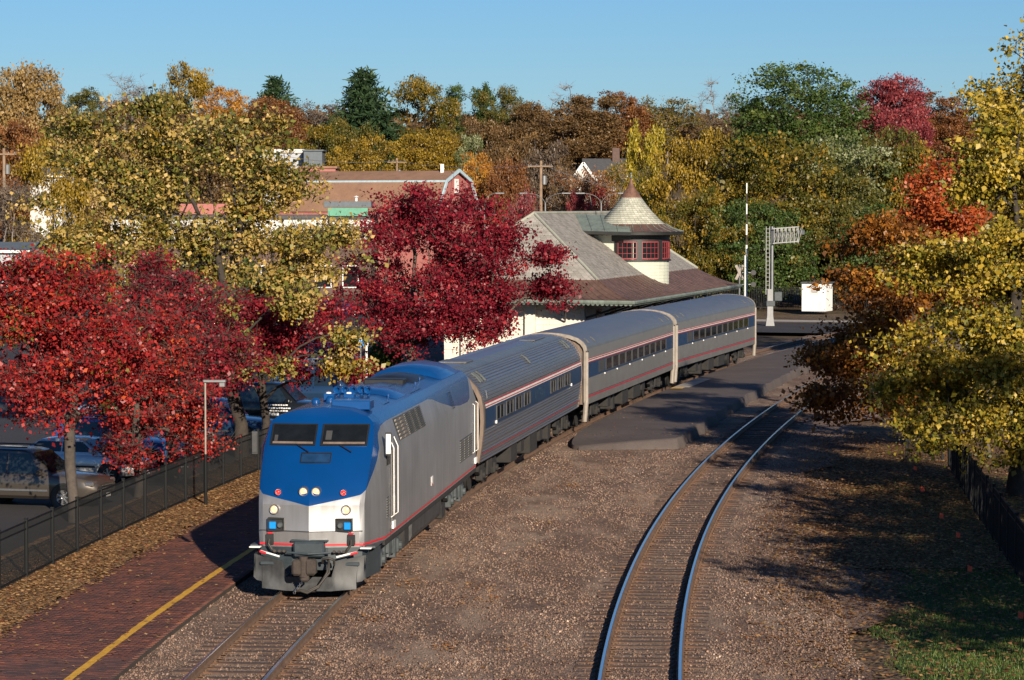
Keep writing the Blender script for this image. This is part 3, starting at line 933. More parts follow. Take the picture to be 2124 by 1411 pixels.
def make_locomotive():
    root = vehicle_root('diesel_locomotive', 'blue and silver diesel locomotive leading the passenger train', 'locomotive', S0 + 10.5, 6.6, 21.0)
    # horizontal sections of the nose: z, (a at centre), (a, b at corner), (a, b where the flank begins)
    nose = [(1.02, 0.06, 0.34, 1.20, 1.75, 1.50), (1.38, 0.0, 0.30, 1.21, 1.75, 1.50), (1.42, 0.015, 0.315, 1.21, 1.75, 1.50), (2.0, 0.0, 0.30, 1.21, 1.80, 1.50), (2.25, 0.12, 0.40, 1.22, 1.82, 1.50),
            (3.20, 1.12, 1.24, 1.27, 1.98, 1.48), (3.70, 1.635, 1.74, 1.215, 2.15, 1.30)]
    m = MB()
    rings = []
    for z, ac, a1, b1, a2, b2 in nose:
        half = [(0.0, ac), (b1 * 0.5, ac + (a1 - ac) * 0.5), (b1 * 0.93, ac + (a1 - ac) * 0.93), (b1 + 0.02, a1 + 0.06), (b1 + (b2 - b1) * 0.5, a1 + (a2 - a1) * 0.48), (b2, a2), (b2, 2.7)]
        rg = [(-x, y, z) for x, y in half[::-1]] + [(x, y, z) for x, y in half[1:]]
        rings.append(rg)
    brow = [(0, 2.07, 4.12), (0.6, 2.05, 4.06), (1.06, 1.95, 3.92), (1.20, 1.86, 3.80), (1.25, 2.02, 3.765), (1.295, 2.2, 3.715), (1.30, 2.7, 3.70)]
    aft = [(0, 2.7, 4.12), (0.6, 2.7, 4.06), (1.08, 2.7, 3.92), (1.22, 2.7, 3.80), (1.26, 2.7, 3.75), (1.30, 2.7, 3.702), (1.30, 2.71, 3.70)]
    for half in (brow, aft): rings.append([(-x, y, z) for x, y, z in half[::-1]] + [(x, y, z) for x, y, z in half[1:]])
    m.loft(rings, closed=False)
    # body aft of the nose
    sec = [(1.50, 1.02), (1.50, 3.10), (1.30, 3.70), (1.22, 3.80), (1.08, 3.92), (0.6, 4.06), (0, 4.12)]
    prof = [(-x, z) for x, z in sec] + [(x, z) for x, z in sec[::-1][1:]]
    fl = []
    for a in (2.62, 20.2, 20.45, 20.6):
        k = 1.0 if a < 20.3 else (0.985 if a < 20.5 else 0.95)
        fl.append([(x * k, a, 1.02 + (z - 1.02) * k) for x, z in prof])
    m.loft(fl, closed=False)
    n = len(prof)
    b0 = len(m.v) - n
    m.f.append(tuple(range(b0, b0 + n))); m.m.append(0)
    body = m.build('body', M['loco'], root, smooth=23)
    # floor so that light does not pass under
    f = MB(); f.box(-1.46, 1.46, 0.5, 20.4, 0.98, 1.03); f.build('floor', M['truck_grey'], root)
    # lower valance and red line
    v = MB()
    for s in (-1, 1):
        v.box(s * 1.44, s * 1.505, 1.75, 20.3, 0.90, 1.02)
        pts = [(0.0, 0.06), (s * 1.2, 0.34), (s * 1.23, 0.42), (s * 1.50, 1.75)]
    v.build('side_valance', M['truck'], root)
    rl = MB()
    path = [(-1.508, 20.2), (-1.508, 1.75), (-1.235, 0.40), (-1.205, 0.325), (0.0, 0.045), (1.205, 0.325), (1.235, 0.40), (1.508, 1.75), (1.508, 20.2)]
    for (p, q) in zip(path, path[1:]):
        zc = 1.085
        d = Vector((q[0] - p[0], q[1] - p[1], 0)).normalized(); nrm = Vector((d.y, -d.x, 0)) * -0.006
        if nrm.dot(Vector((p[0] + q[0], p[1] + q[1] - 18, 0))) < 0: nrm = -nrm
        P = [Vector((p[0], p[1], 1.065)) + nrm, Vector((q[0], q[1], 1.065)) + nrm, Vector((q[0], q[1], 1.11)) + nrm, Vector((p[0], p[1], 1.11)) + nrm]
        rl.add(P, [(0, 1, 2, 3)])
    rl.build('red_line', M['red'], root)
    # ---- windscreens on the raked face
    def face(b, t):      # point on the windscreen plane, t from z 3.20 to 3.78
        z = 3.20 + 0.58 * t
        ac = 1.12 + 0.60 * t; a1 = 1.24 + 0.58 * t; b1 = 1.27 - 0.07 * t
        return Vector((b, ac + (a1 - ac) * abs(b) / b1, z))
    nrm = Vector((0, -0.70, 0.72)).normalized()
    for s in (-1, 1):
        fr = MB()
        def quad(b0, b1, t0, t1, off):
            return [face(s * b0, t0) + nrm * off, face(s * b1, t0) + nrm * off, face(s * b1, t1) + nrm * off, face(s * b0, t1) + nrm * off]
        o_ = quad(0.06, 1.15, 0.12, 0.92, 0.03); i_ = quad(0.10, 1.11, 0.17, 0.87, 0.03)
        ob = quad(0.06, 1.15, 0.12, 0.92, -0.03); ib = quad(0.10, 1.11, 0.17, 0.87, -0.03)
        fr.add(o_ + i_ + ob + ib, [(0, 1, 5, 4), (1, 2, 6, 5), (2, 3, 7, 6), (3, 0, 4, 7), (0, 8, 9, 1), (1, 9, 10, 2), (2, 10, 11, 3), (3, 11, 8, 0), (4, 5, 13, 12), (5, 6, 14, 13), (6, 7, 15, 14), (7, 4, 12, 15)])
        fro = fr.build('windscreen', M['black'], root)
        gl = MB(); gl.add(quad(0.10, 1.11, 0.17, 0.87, 0.012), [(0, 1, 2, 3)])
        gl.build('pane', M['glass'], fro)
        sh = MB(); sh.add(quad(0.12, 1.09, 0.175, 0.26, 0.016), [(0, 1, 2, 3)])
        sh.build('dashboard', M['tan'], fro)
        cs = MB(); cs.add(quad(0.16, 0.30, 0.34, 0.68, 0.016), [(0, 1, 2, 3)]) if s > 0 else cs.add(quad(0.98, 1.06, 0.27, 0.5, 0.016), [(0, 1, 2, 3)])
        cs.build('console', M['frame_grey'], fro)
        wp = MB(); wp.tube([face(s * 0.5, 0.13) + nrm * 0.05, face(s * 0.5 + 0.32, -0.16) + nrm * 0.06], 0.012, 6)
        wp.build('wiper', M['black'], root)
    # recessed plate below the windscreens
    def slope(b, z):     # nose slope between z 2.25 and 3.20
        t = (z - 2.25) / 0.95
        ac = 0.12 + 1.0 * t; a1 = 0.40 + 0.84 * t; b1 = 1.22 + 0.05 * t
        return Vector((b, ac + (a1 - ac) * abs(b) / b1, z))
    n2 = Vector((0, -0.69, 0.72)).normalized()
    pf = MB()
    pp = MB()
    for sg_ in (-1, 1):
        for (b0, b1, z0, z1) in ((0.0, 0.36, 2.90, 2.925), (0.0, 0.36, 3.10, 3.125), (0.335, 0.36, 2.925, 3.10)):
            pf.add([slope(sg_ * b0, z0) + n2 * 0.012, slope(sg_ * b1, z0) + n2 * 0.012, slope(sg_ * b1, z1) + n2 * 0.012, slope(sg_ * b0, z1) + n2 * 0.012], [(0, 1, 2, 3)])
        pp.add([slope(0, 2.925) + n2 * 0.008, slope(sg_ * 0.335, 2.925) + n2 * 0.008, slope(sg_ * 0.335, 3.10) + n2 * 0.008, slope(0, 3.10) + n2 * 0.008], [(0, 1, 2, 3)])
    po = pf.build('number_panel', M['black'], root)
    pp.build('panel_face', M['band_blue'], po)
    # lamps
    def lamp(name, b, a, z, r, lens, tilt=0.0):
        q = MB(); q.lathe([(r * 0.72, 0.02), (r * 0.85, -0.03), (r, -0.04), (r * 1.06, 0.0), (r * 1.06, 0.25)], 20, (b, a, z), 'y')
        o = q.build(name, M['chrome'], root, smooth=40)
        g = MB(); g.lathe([(0.001, -0.012), (r * 0.4, -0.008), (r * 0.78, 0.02)], 18, (b, a, z), 'y')
        g.build('lens', lens, o, smooth=60)
        return o
    for s in (-1, 1):
        lamp('headlight', s * 0.145, 0.15, 2.31, 0.105, M['lamp'])
        lamp('marker_light', s * 0.76, 0.26, 2.28, 0.07, M['red_lens'])
        lamp('ditch_light', s * 0.83, 0.19, 1.89, 0.11, M['lamp'])
    # jumper sockets, recess with two plugs
    for s in (-1, 1):
        y0 = 0.0 + 0.30 * 0.81 / 1.21 - 0.02
        r_ = MB()
        for (x0, x1, z0, z1) in ((0.60, 0.98, 1.675, 1.70), (0.60, 0.98, 1.40, 1.425), (0.60, 0.625, 1.425, 1.675), (0.955, 0.98, 1.425, 1.675)):
            r_.box(min(s * x0, s * x1), max(s * x0, s * x1), y0 - 0.075, y0 + 0.1, z0, z1)
        r_.box(min(s * 0.6, s * 0.98), max(s * 0.6, s * 0.98), y0 - 0.03, y0 + 0.1, 1.42, 1.68)
        ro = r_.build('jumper_recess', M['black'], root)
        b_ = MB(); b_.bbox(min(s * 0.79, s * 0.95), max(s * 0.79, s * 0.95), y0 - 0.085, y0 - 0.02, 1.44, 1.61, 0.015)
        b_.build('blue_plug', M['plug'], ro)
        k_ = MB(); k_.lathe([(0.001, -0.09), (0.05, -0.09), (0.075, -0.06), (0.075, 0)], 14, (s * 0.70, y0, 1.53), 'y')
        k_.build('black_plug', M['truck_grey'], ro, smooth=40)
    # seam with rivets across the nose
    for s in (-1, 1):
        sm = MB(); sm.add([(0, -0.012, 1.385), (s * 1.2, 0.29, 1.385), (s * 1.2, 0.29, 1.412), (0, -0.012, 1.412)], [(0, 1, 2, 3)])
        sm.build('nose_seam', M['frame_grey'], root)
    # ---- front end below the red line
    fe = MB()
    fe.prism([(-1.18, 0.35), (-0.42, 0.17), (0.42, 0.17), (1.18, 0.35), (1.3, 0.6), (-1.3, 0.6)], 'z', 0.50, 1.045)
    fe.build('end_sill', M['pilot_dark'], root)
    cp = MB(); cp.bbox(-0.36, 0.36, -0.06, 0.25, 0.82, 1.17, 0.04); cp.bbox(-0.44, 0.44, 0.02, 0.3, 1.16, 1.21, 0.02)
    cp.tube([(-0.5, -0.06, 0.93), (0, -0.12, 0.90), (0.5, -0.06, 0.93)], 0.025, 8)
    cp.build('coupler_housing', M['pilot_dark'], root)
    co_ = MB()
    co_.bbox(-0.13, 0.13, -0.55, 0.2, 0.52, 0.74, 0.03)
    co_.bbox(-0.27, -0.06, -0.78, -0.42, 0.48, 0.84, 0.05)
    co_.bbox(0.02, 0.27, -0.70, -0.40, 0.48, 0.84, 0.05)
    co_.lathe([(0.001, 0.44), (0.1, 0.44), (0.1, 0.9), (0.001, 0.9)], 10, (-0.02, -0.6, 0.0))
    co_.bbox(-0.1, 0.1, -0.66, -0.45, 0.33, 0.5, 0.04)
    co_.build('coupler', M['rust'], root)
    # plough
    pl = MB()
    def plough(xs, top, bot, yo):
        return [(x, yo + 0.26 * abs(x) / 1.25 , z) for x, z in zip(xs, top)], [(x, yo - 0.10 + 0.26 * abs(x) / 1.25, z) for x, z in zip(xs, bot)]
    xs = [-1.30, -1.22, -1.10, -1.095, -0.62, -0.52, 0.52, 0.62, 1.095, 1.10, 1.22, 1.30]
    top = [0.86, 0.85, 0.82, 0.82, 0.72, 0.36, 0.36, 0.72, 0.82, 0.82, 0.85, 0.86]
    bot = [0.34, 0.27, 0.25, 0.09, 0.06, 0.05, 0.05, 0.06, 0.09, 0.25, 0.27, 0.34]
    A1, B1 = plough(xs, top, bot, -0.12)
    mid = [(a[0], (a[1] + b[1]) / 2 + 0.07, (a[2] + b[2]) / 2) for a, b in zip(A1, B1)]
    A2 = [(p[0], p[1] + 0.05, p[2]) for p in A1]; B2 = [(p[0], p[1] + 0.05, p[2]) for p in B1]; m2 = [(p[0], p[1] + 0.05, p[2]) for p in mid]
    pl.loft([A1, mid, B1], closed=False); pl.loft([A2, m2, B2], closed=False)
    pl.loft([A1, A2], closed=False); pl.loft([B1, B2], closed=False)
    plo = pl.build('snow_plough', M['pilot'], root, smooth=35)
    for s in (-1, 1):
        w_ = MB(); w_.add([(s * 1.30, 0.14, 0.86), (s * 1.42, 1.6, 0.92), (s * 1.42, 1.6, 0.30), (s * 1.30, 0.05, 0.34)], [(0, 1, 2, 3)])
        w_.add([(s * 1.27, 0.14, 0.86), (s * 1.39, 1.6, 0.92), (s * 1.39, 1.6, 0.30), (s * 1.27, 0.05, 0.34)], [(0, 1, 2, 3)])
        w_.build('plough_wing', M['pilot_dark'], root)
        st_ = MB(); st_.bbox(min(s * 0.7, s * 1.15), max(s * 0.7, s * 1.15), -0.06 + 0.12, 0.16, 0.62, 0.70, 0.01)
        st_.build('step_plate', M['pilot_dark'], root)
        hd = MB(); hd.tube([(s * 0.66, -0.14, 0.84), (s * 1.12, -0.05, 0.955)], 0.022, 8)
        ho = hd.build('cut_lever', M['white'], root)
        h2 = MB(); h2.tube([(s * 0.98, -0.09, 0.905), (s * 1.13, -0.06, 0.945)], 0.03, 8); h2.build('red_grip', M['red'], ho)
        h3 = MB(); h3.bbox(min(s * 1.16, s * 1.42), max(s * 1.16, s * 1.42), 0.12, 0.3, 1.0, 1.03, 0.008); h3.build('corner_step', M['white'], root)
        for j in range(3):
            c_ = MB(); c_.tube([(s * (0.58 + 0.11 * j), 0.12, 0.92), (s * (0.58 + 0.11 * j), 0.0, 0.95)], 0.035, 8)
            c_.build('air_cock', M['rust'], root)
        rc = MB()
        yf = 0.24
        rc.box(min(s * 0.86, s * 1.03), max(s * 0.86, s * 1.03), yf - 0.06, yf + 0.1, 1.08, 1.32)
        rco = rc.build('hose_recess', M['black'], root)
        rt = MB(); rt.bbox(min(s * 0.88, s * 1.0), max(s * 0.88, s * 1.0), yf - 0.075, yf, 1.325, 1.36, 0.008); rt.build('red_handle', M['red'], rco)
        rp = MB(); rp.tube([(s * 0.95, yf - 0.08, 1.2), (s * 0.96, yf - 0.14, 1.1), (s * 0.88, yf - 0.16, 0.98), (s * 0.8, yf - 0.12, 0.9)], 0.028, 8); rp.build('hose', M['hose'], root)
    ch = MB()
    for k in range(9):
        ch.lathe([(0.02, -0.012), (0.034, 0), (0.02, 0.012)], 8, (-0.05 - 0.025 * k, -0.5, 0.34 - 0.035 * k), 'x' if k % 2 else 'y')
    ch.build('chain', M['chrome'], root)
    for k in range(2):
        hz = MB()
        hz.tube([(0.42, -0.05, 0.80), (0.5, -0.2, 0.74), (0.52 - 0.05 * k, -0.32, 0.5), (0.30, -0.46, 0.22 - 0.03 * k), (0.05, -0.52, 0.10 - 0.04 * k), (-0.2, -0.48, 0.13)], 0.028, 8)
        hz.build('air_hose', M['hose'], root, smooth=50)
    lp = MB(); lp.tube([(0.33, -0.1, 0.70), (0.36, -0.22, 0.80), (0.5, -0.25, 0.83), (0.62, -0.2, 0.78), (0.6, -0.12, 0.68)], 0.03, 8); lp.build('air_hose', M['hose'], root, smooth=50)
    # ---- flank details
    for s in (-1, 1):
        X = s * 1.5
        mi_ = MB(); mi_.bbox(min(X + s * 0.02, X + s * 0.16), max(X + s * 0.02, X + s * 0.16), 1.70, 1.76, 3.02, 3.56, 0.01)
        mo = mi_.build('wind_deflector', M['frame_grey'], root)
        m3 = MB(); m3.bbox(min(X + s * 0.035, X + s * 0.15), max(X + s * 0.035, X + s * 0.15), 1.685, 1.70, 3.06, 3.52, 0.005); m3.build('deflector_pane', M['white'] if s > 0 else M['frame_grey'], mo)  # sunlight on one pane put in as white; its twin is grey
        sw = MB(); sw.box(min(X - s * 0.02, X + s * 0.008), max(X - s * 0.02, X + s * 0.008), 2.02, 2.62, 2.75, 3.12)
        so_ = sw.build('cab_side_window', M['black'], root)
        for y in (2.75, 3.42):
            g = MB(); g.tube([(X, y, 1.45), (X + s * 0.07, y, 1.5), (X + s * 0.07, y, 3.1), (X - s * 0.03, y + 0.02, 3.32)], 0.012, 8)
            g.build('grab_rail', M['white'], root)
        dr = MB(); dr.box(min(X - s * 0.02, X + s * 0.012), max(X - s * 0.02, X + s * 0.012), 2.85, 3.32, 1.25, 3.05)
        do = dr.build('cab_door', M['side_metal'], root)
        dh = MB(); dh.bbox(min(X, X + s * 0.03), max(X, X + s * 0.03), 2.95, 3.25, 1.55, 1.95, 0.008); dh.build('door_step_plate', M['chrome'], do)
        dh = MB(); dh.bbox(min(X, X + s * 0.03), max(X, X + s * 0.03), 3.2, 3.28, 2.3, 2.42, 0.008); dh.build('handle', M['chrome'], do)
        dw = MB(); dw.box(min(X, X + s * 0.018), max(X, X + s * 0.018), 2.93, 3.25, 2.5, 2.98); dw.build('door_window', M['glass'], do)
        # louvre panel on the leaning upper flank, slats and mesh
        def lean(y, t, off=0.0):
            return (s * (1.50 - 0.20 * t + 0.95 * off), y, 3.10 + 0.60 * t + 0.31 * off)
        lo_ = MB()
        lo_.add([lean(4.3, 0.08, 0.012), lean(9.0, 0.08, 0.012), lean(9.0, 0.97, 0.012), lean(4.3, 0.97, 0.012)], [(0, 1, 2, 3)])
        lob = lo_.build('louvre_panel', M['truck_grey'], root)
        for (y0, y1, nsl) in ((4.40, 5.05, 6), (5.15, 5.85, 6), (5.98, 6.9, 11), (6.98, 7.9, 11), (7.98, 8.9, 11)):
            for k in range(nsl):
                t0 = 0.10 + 0.86 * k / nsl; t1 = t0 + 0.86 / nsl * 0.62
                sl_ = MB(); a_, b_, c_, d_ = lean(y0, t0, 0.014), lean(y1, t0, 0.014), lean(y1, t1, 0.07), lean(y0, t1, 0.07)
                e_, f_ = lean(y1, t1, 0.02), lean(y0, t1, 0.02)
                sl_.add([a_, b_, c_, d_, e_, f_], [(0, 1, 2, 3), (3, 2, 4, 5), (0, 3, 5), (1, 4, 2)])
                sl_.build('slat', M['cream'] if nsl == 6 else M['side_metal'], lob)
        # grille low at the rear and slots in the blue sweep
        gr = MB(); gr.box(min(X - s * 0.02, X + s * 0.006), max(X - s * 0.02, X + s * 0.006), 16.2, 19.3, 1.5, 2.15)
        go = gr.build('rear_grille', M['truck_grey'], root)
        for k in range(3):
            for j in range(9):
                q = MB(); q.box(min(X, X + s * 0.025), max(X, X + s * 0.025), 16.28 + k * 1.0, 17.16 + k * 1.0, 1.535 + 0.068 * j, 1.57 + 0.068 * j); q.build('slat', M['side_metal'], go)
        for j in range(8):
            q = MB(); y0 = 14.75; tt = 0.12 + j * 0.1
            q.add([lean(y0, tt, 0.02), lean(y0 + 0.5, tt, 0.02), lean(y0 + 0.5, tt + 0.05, 0.04), lean(y0, tt + 0.05, 0.04)], [(0, 1, 2, 3)]); q.build('roof_slot', M['band_blue'], root)
        ng = MB(); ng.box(min(X - s * 0.03, X + s * 0.006), max(X - s * 0.03, X + s * 0.006), 1.98, 2.4, 1.5, 2.0)
        ngo = ng.build('flank_vent', M['truck_grey'], root)
        for j in range(8):
            q = MB(); q.box(min(X, X + s * 0.02), max(X, X + s * 0.02), 2.0, 2.38, 1.52 + j * 0.06, 1.55 + j * 0.06); q.build('slat', M['side_metal'], ngo)
        for y in (19.5, 20.4):
            g = MB(); g.tube([(X * 0.985, y, 1.5), (X + s * 0.05, y, 1.55), (X + s * 0.05, y, 2.95), (X * 0.985, y, 3.0)], 0.012, 8); g.build('grab_rail', M['white'], root)
        sg = MB(); sg.bbox(min(X, X + s * 0.012), max(X, X + s * 0.012), 10.0, 10.35, 1.48, 1.72, 0.004)
        sgo = sg.build('side_emblem', M['white'], root)
        s2 = MB(); s2.add([(X + s * 0.014, 10.02, 1.49), (X + s * 0.014, 10.3, 1.49), (X + s * 0.014, 10.02, 1.58)], [(0, 1, 2)]); s2.build('emblem_red', M['red'], sgo)
        for y in (2.85, 19.9):
            q = MB(); q.bbox(min(X, X + s * 0.05), max(X, X + s * 0.05), y, y + 0.35, 1.16, 1.34, 0.008); q.build('sill_step', M['white'], root)
        for y in (13.98,):
            q = MB(); q.box(min(X, X + s * 0.004), max(X, X + s * 0.004), y, y + 0.02, 1.12, 3.1); q.build('panel_seam', M['frame_grey'], root)
    # ---- roof
    def rz(x):
        x = abs(x)
        return float(np.interp(x, [0, 0.6, 1.08, 1.22, 1.30], [4.12, 4.06, 3.92, 3.80, 3.70]))
    bx = MB(); bx.bbox(0.05, 0.98, 2.85, 3.5, 4.0, 4.22, 0.02); bx.build('roof_unit', M['loco_blue'], root)
    for x, h in ((-0.55, 0.12), (-0.2, 0.14), (0.18, 0.1), (0.45, 0.14)):
        q = MB(); q.lathe([(0.11, 3.98), (0.11, rz(x) + h * 0.6), (0.06, rz(x) + h), (0.001, rz(x) + h + 0.01)], 12, (x, 4.15, 0)); q.build('antenna', M['loco_blue'], root, smooth=40)
    for x in (-0.3, 0.2):
        q = MB(); q.bbox(x - 0.13, x + 0.13, 4.5, 4.8, 4.0, 4.27, 0.015); o = q.build('antenna_box', M['loco_blue'], root)
        q = MB(); q.lathe([(0.07, 4.265), (0.06, 4.3), (0.001, 4.31)], 12, (x - 0.02, 4.65, 0)); q.build('antenna_cap', M['white'], o, smooth=40)
    for j, x in enumerate((-0.42, -0.24, -0.02, 0.18, 0.36)):
        q = MB(); q.lathe([(0.03, 0.4), (0.035, 0.16), (0.06, 0.06), (0.10, 0.0), (0.07, 0.02), (0.02, 0.14)], 14, (x, 6.5 + 0.1 * (j % 2), 4.24), 'y'); q.bbox(x - 0.03, x + 0.03, 6.65, 6.8, 4.0, 4.24, 0.008)
        q.build('horn', M['loco_blue'], root, smooth=40)
    def roof_arc(name, y0, y1, half, up, material):
        q = MB()
        rg = []
        for y, k in ((y0, 0.0), (y0 + 0.25, 1.0), (y1 - 0.25, 1.0), (y1, 0.0)):
            rg.append([(x, y, rz(x) + up * k * (1 - (abs(x) / half) ** 6) + 0.004) for x in np.linspace(-half, half, 17)])
        q.loft(rg, closed=False)
        return q.build(name, material, root, smooth=35)
    roof_arc('roof_hatch', 7.2, 9.2, 0.98, 0.09, M['loco_blue'])
    roof_arc('roof_hatch', 15.6, 19.6, 1.05, 0.16, M['loco_blue'])
    roof_arc('roof_hatch', 12.4, 14.8, 0.7, 0.10, M['black'])
    for (y0, y1, x0, x1) in ((9.6, 11.6, 0.35, 1.0), (5.3, 6.2, 0.3, 0.95)):
        q = MB()
        for p0, p1 in (((x0, y0), (x1, y0)), ((x1, y0), (x1, y1)), ((x1, y1), (x0, y1)), ((x0, y1), (x0, y0))):
            q.bar((p0[0], p0[1], rz(p0[0]) + 0.005), (p1[0], p1[1], rz(p1[0]) + 0.005), 0.02, 0.012)
        q.build('hatch_edge', M['band_blue'], root)
    q = MB(); q.bbox(-0.55, 0.55, 11.6, 12.2, 4.02, 4.2, 0.03); q.build('exhaust_stack', M['black'], root)
    for x, y in ((0.8, 7.0), (0.8, 12.0), (0.7, 13.6), (-0.8, 7.0)):
        q = MB(); q.tube([(x, y, rz(x)), (x, y, rz(x) + 0.09), (x, y + 0.12, rz(x) + 0.09), (x, y + 0.12, rz(x))], 0.012, 6); q.build('lifting_eye', M['loco_blue'], root)
    # ---- underframe
    tk = MB(); tk.prism([(-1.40, 0.42), (-1.46, 0.55), (-1.46, 0.98), (1.46, 0.98), (1.46, 0.55), (1.40, 0.42), (1.1, 0.30), (-1.1, 0.30)], 'y', 6.6, 12.4)
    tk.build('fuel_tank', M['pilot'], root)
    for s in (-1, 1):
        q = MB(); q.bbox(min(s * 1.0, s * 1.4), max(s * 1.0, s * 1.4), 5.7, 6.5, 0.35, 0.9, 0.03); q.build('battery_box', M['truck'], root)
        q = MB(); q.bbox(min(s * 1.1, s * 1.45), max(s * 1.1, s * 1.45), 12.6, 13.4, 0.3, 0.7, 0.03); q.build('air_reservoir', M['truck'], root)
    bogie(root, 3.9, 2.8, 0.5, M['truck_grey'], 1.2, 1)
    bogie(root, 17.1, 2.8, 0.5, M['truck_grey'], 1.2, 1)
    return root
make_locomotive()

# ---- passenger cars
def end_ring(root, prof, y, dy, k_out, k_in, material, name='end_frame'):
    c = 2.2
    a = [(x * k_out, y, c + (z - c) * k_out) for x, z in prof]; b = [(x * k_out, y + dy, c + (z - c) * k_out) for x, z in prof]
    d = [(x * k_in, y + dy, c + (z - c) * k_in) for x, z in prof]; e = [(x * k_in, y, c + (z - c) * k_in) for x, z in prof]
    m = MB(); m.loft([a, b, d, e, a], closed=False)
    return m.build(name, material, root, smooth=40)

def underfloor(root, items, L):
    for (y0, y1, z0, x) in items:
        for s in (-1, 1):
            q = MB(); q.bbox(min(s * 0.55, s * x), max(s * 0.55, s * x), y0, y1, z0, 1.02, 0.03)
            q.build('equipment_box', M['truck'], root)
    q = MB(); q.box(-0.3, 0.3, 1.0, L - 1.0, 0.75, 1.03); q.build('centre_sill', M['truck'], root)

def car_ends(root, L, mat_post):
    for y in (0.35, L - 0.35):
        q = MB(); yo = 0.0
        q.bbox(-0.55, 0.55, min(y, y + (0.55 if y > 5 else -0.55)), max(y, y + (0.55 if y > 5 else -0.55)), 0.95, 3.1, 0.05)
        q.build('gangway_bellows', M['black'], root)
        q = MB(); q.bbox(-0.12, 0.12, y - 0.35, y + 0.35, 0.5, 0.75, 0.03); q.build('coupler', M['rust'], root)

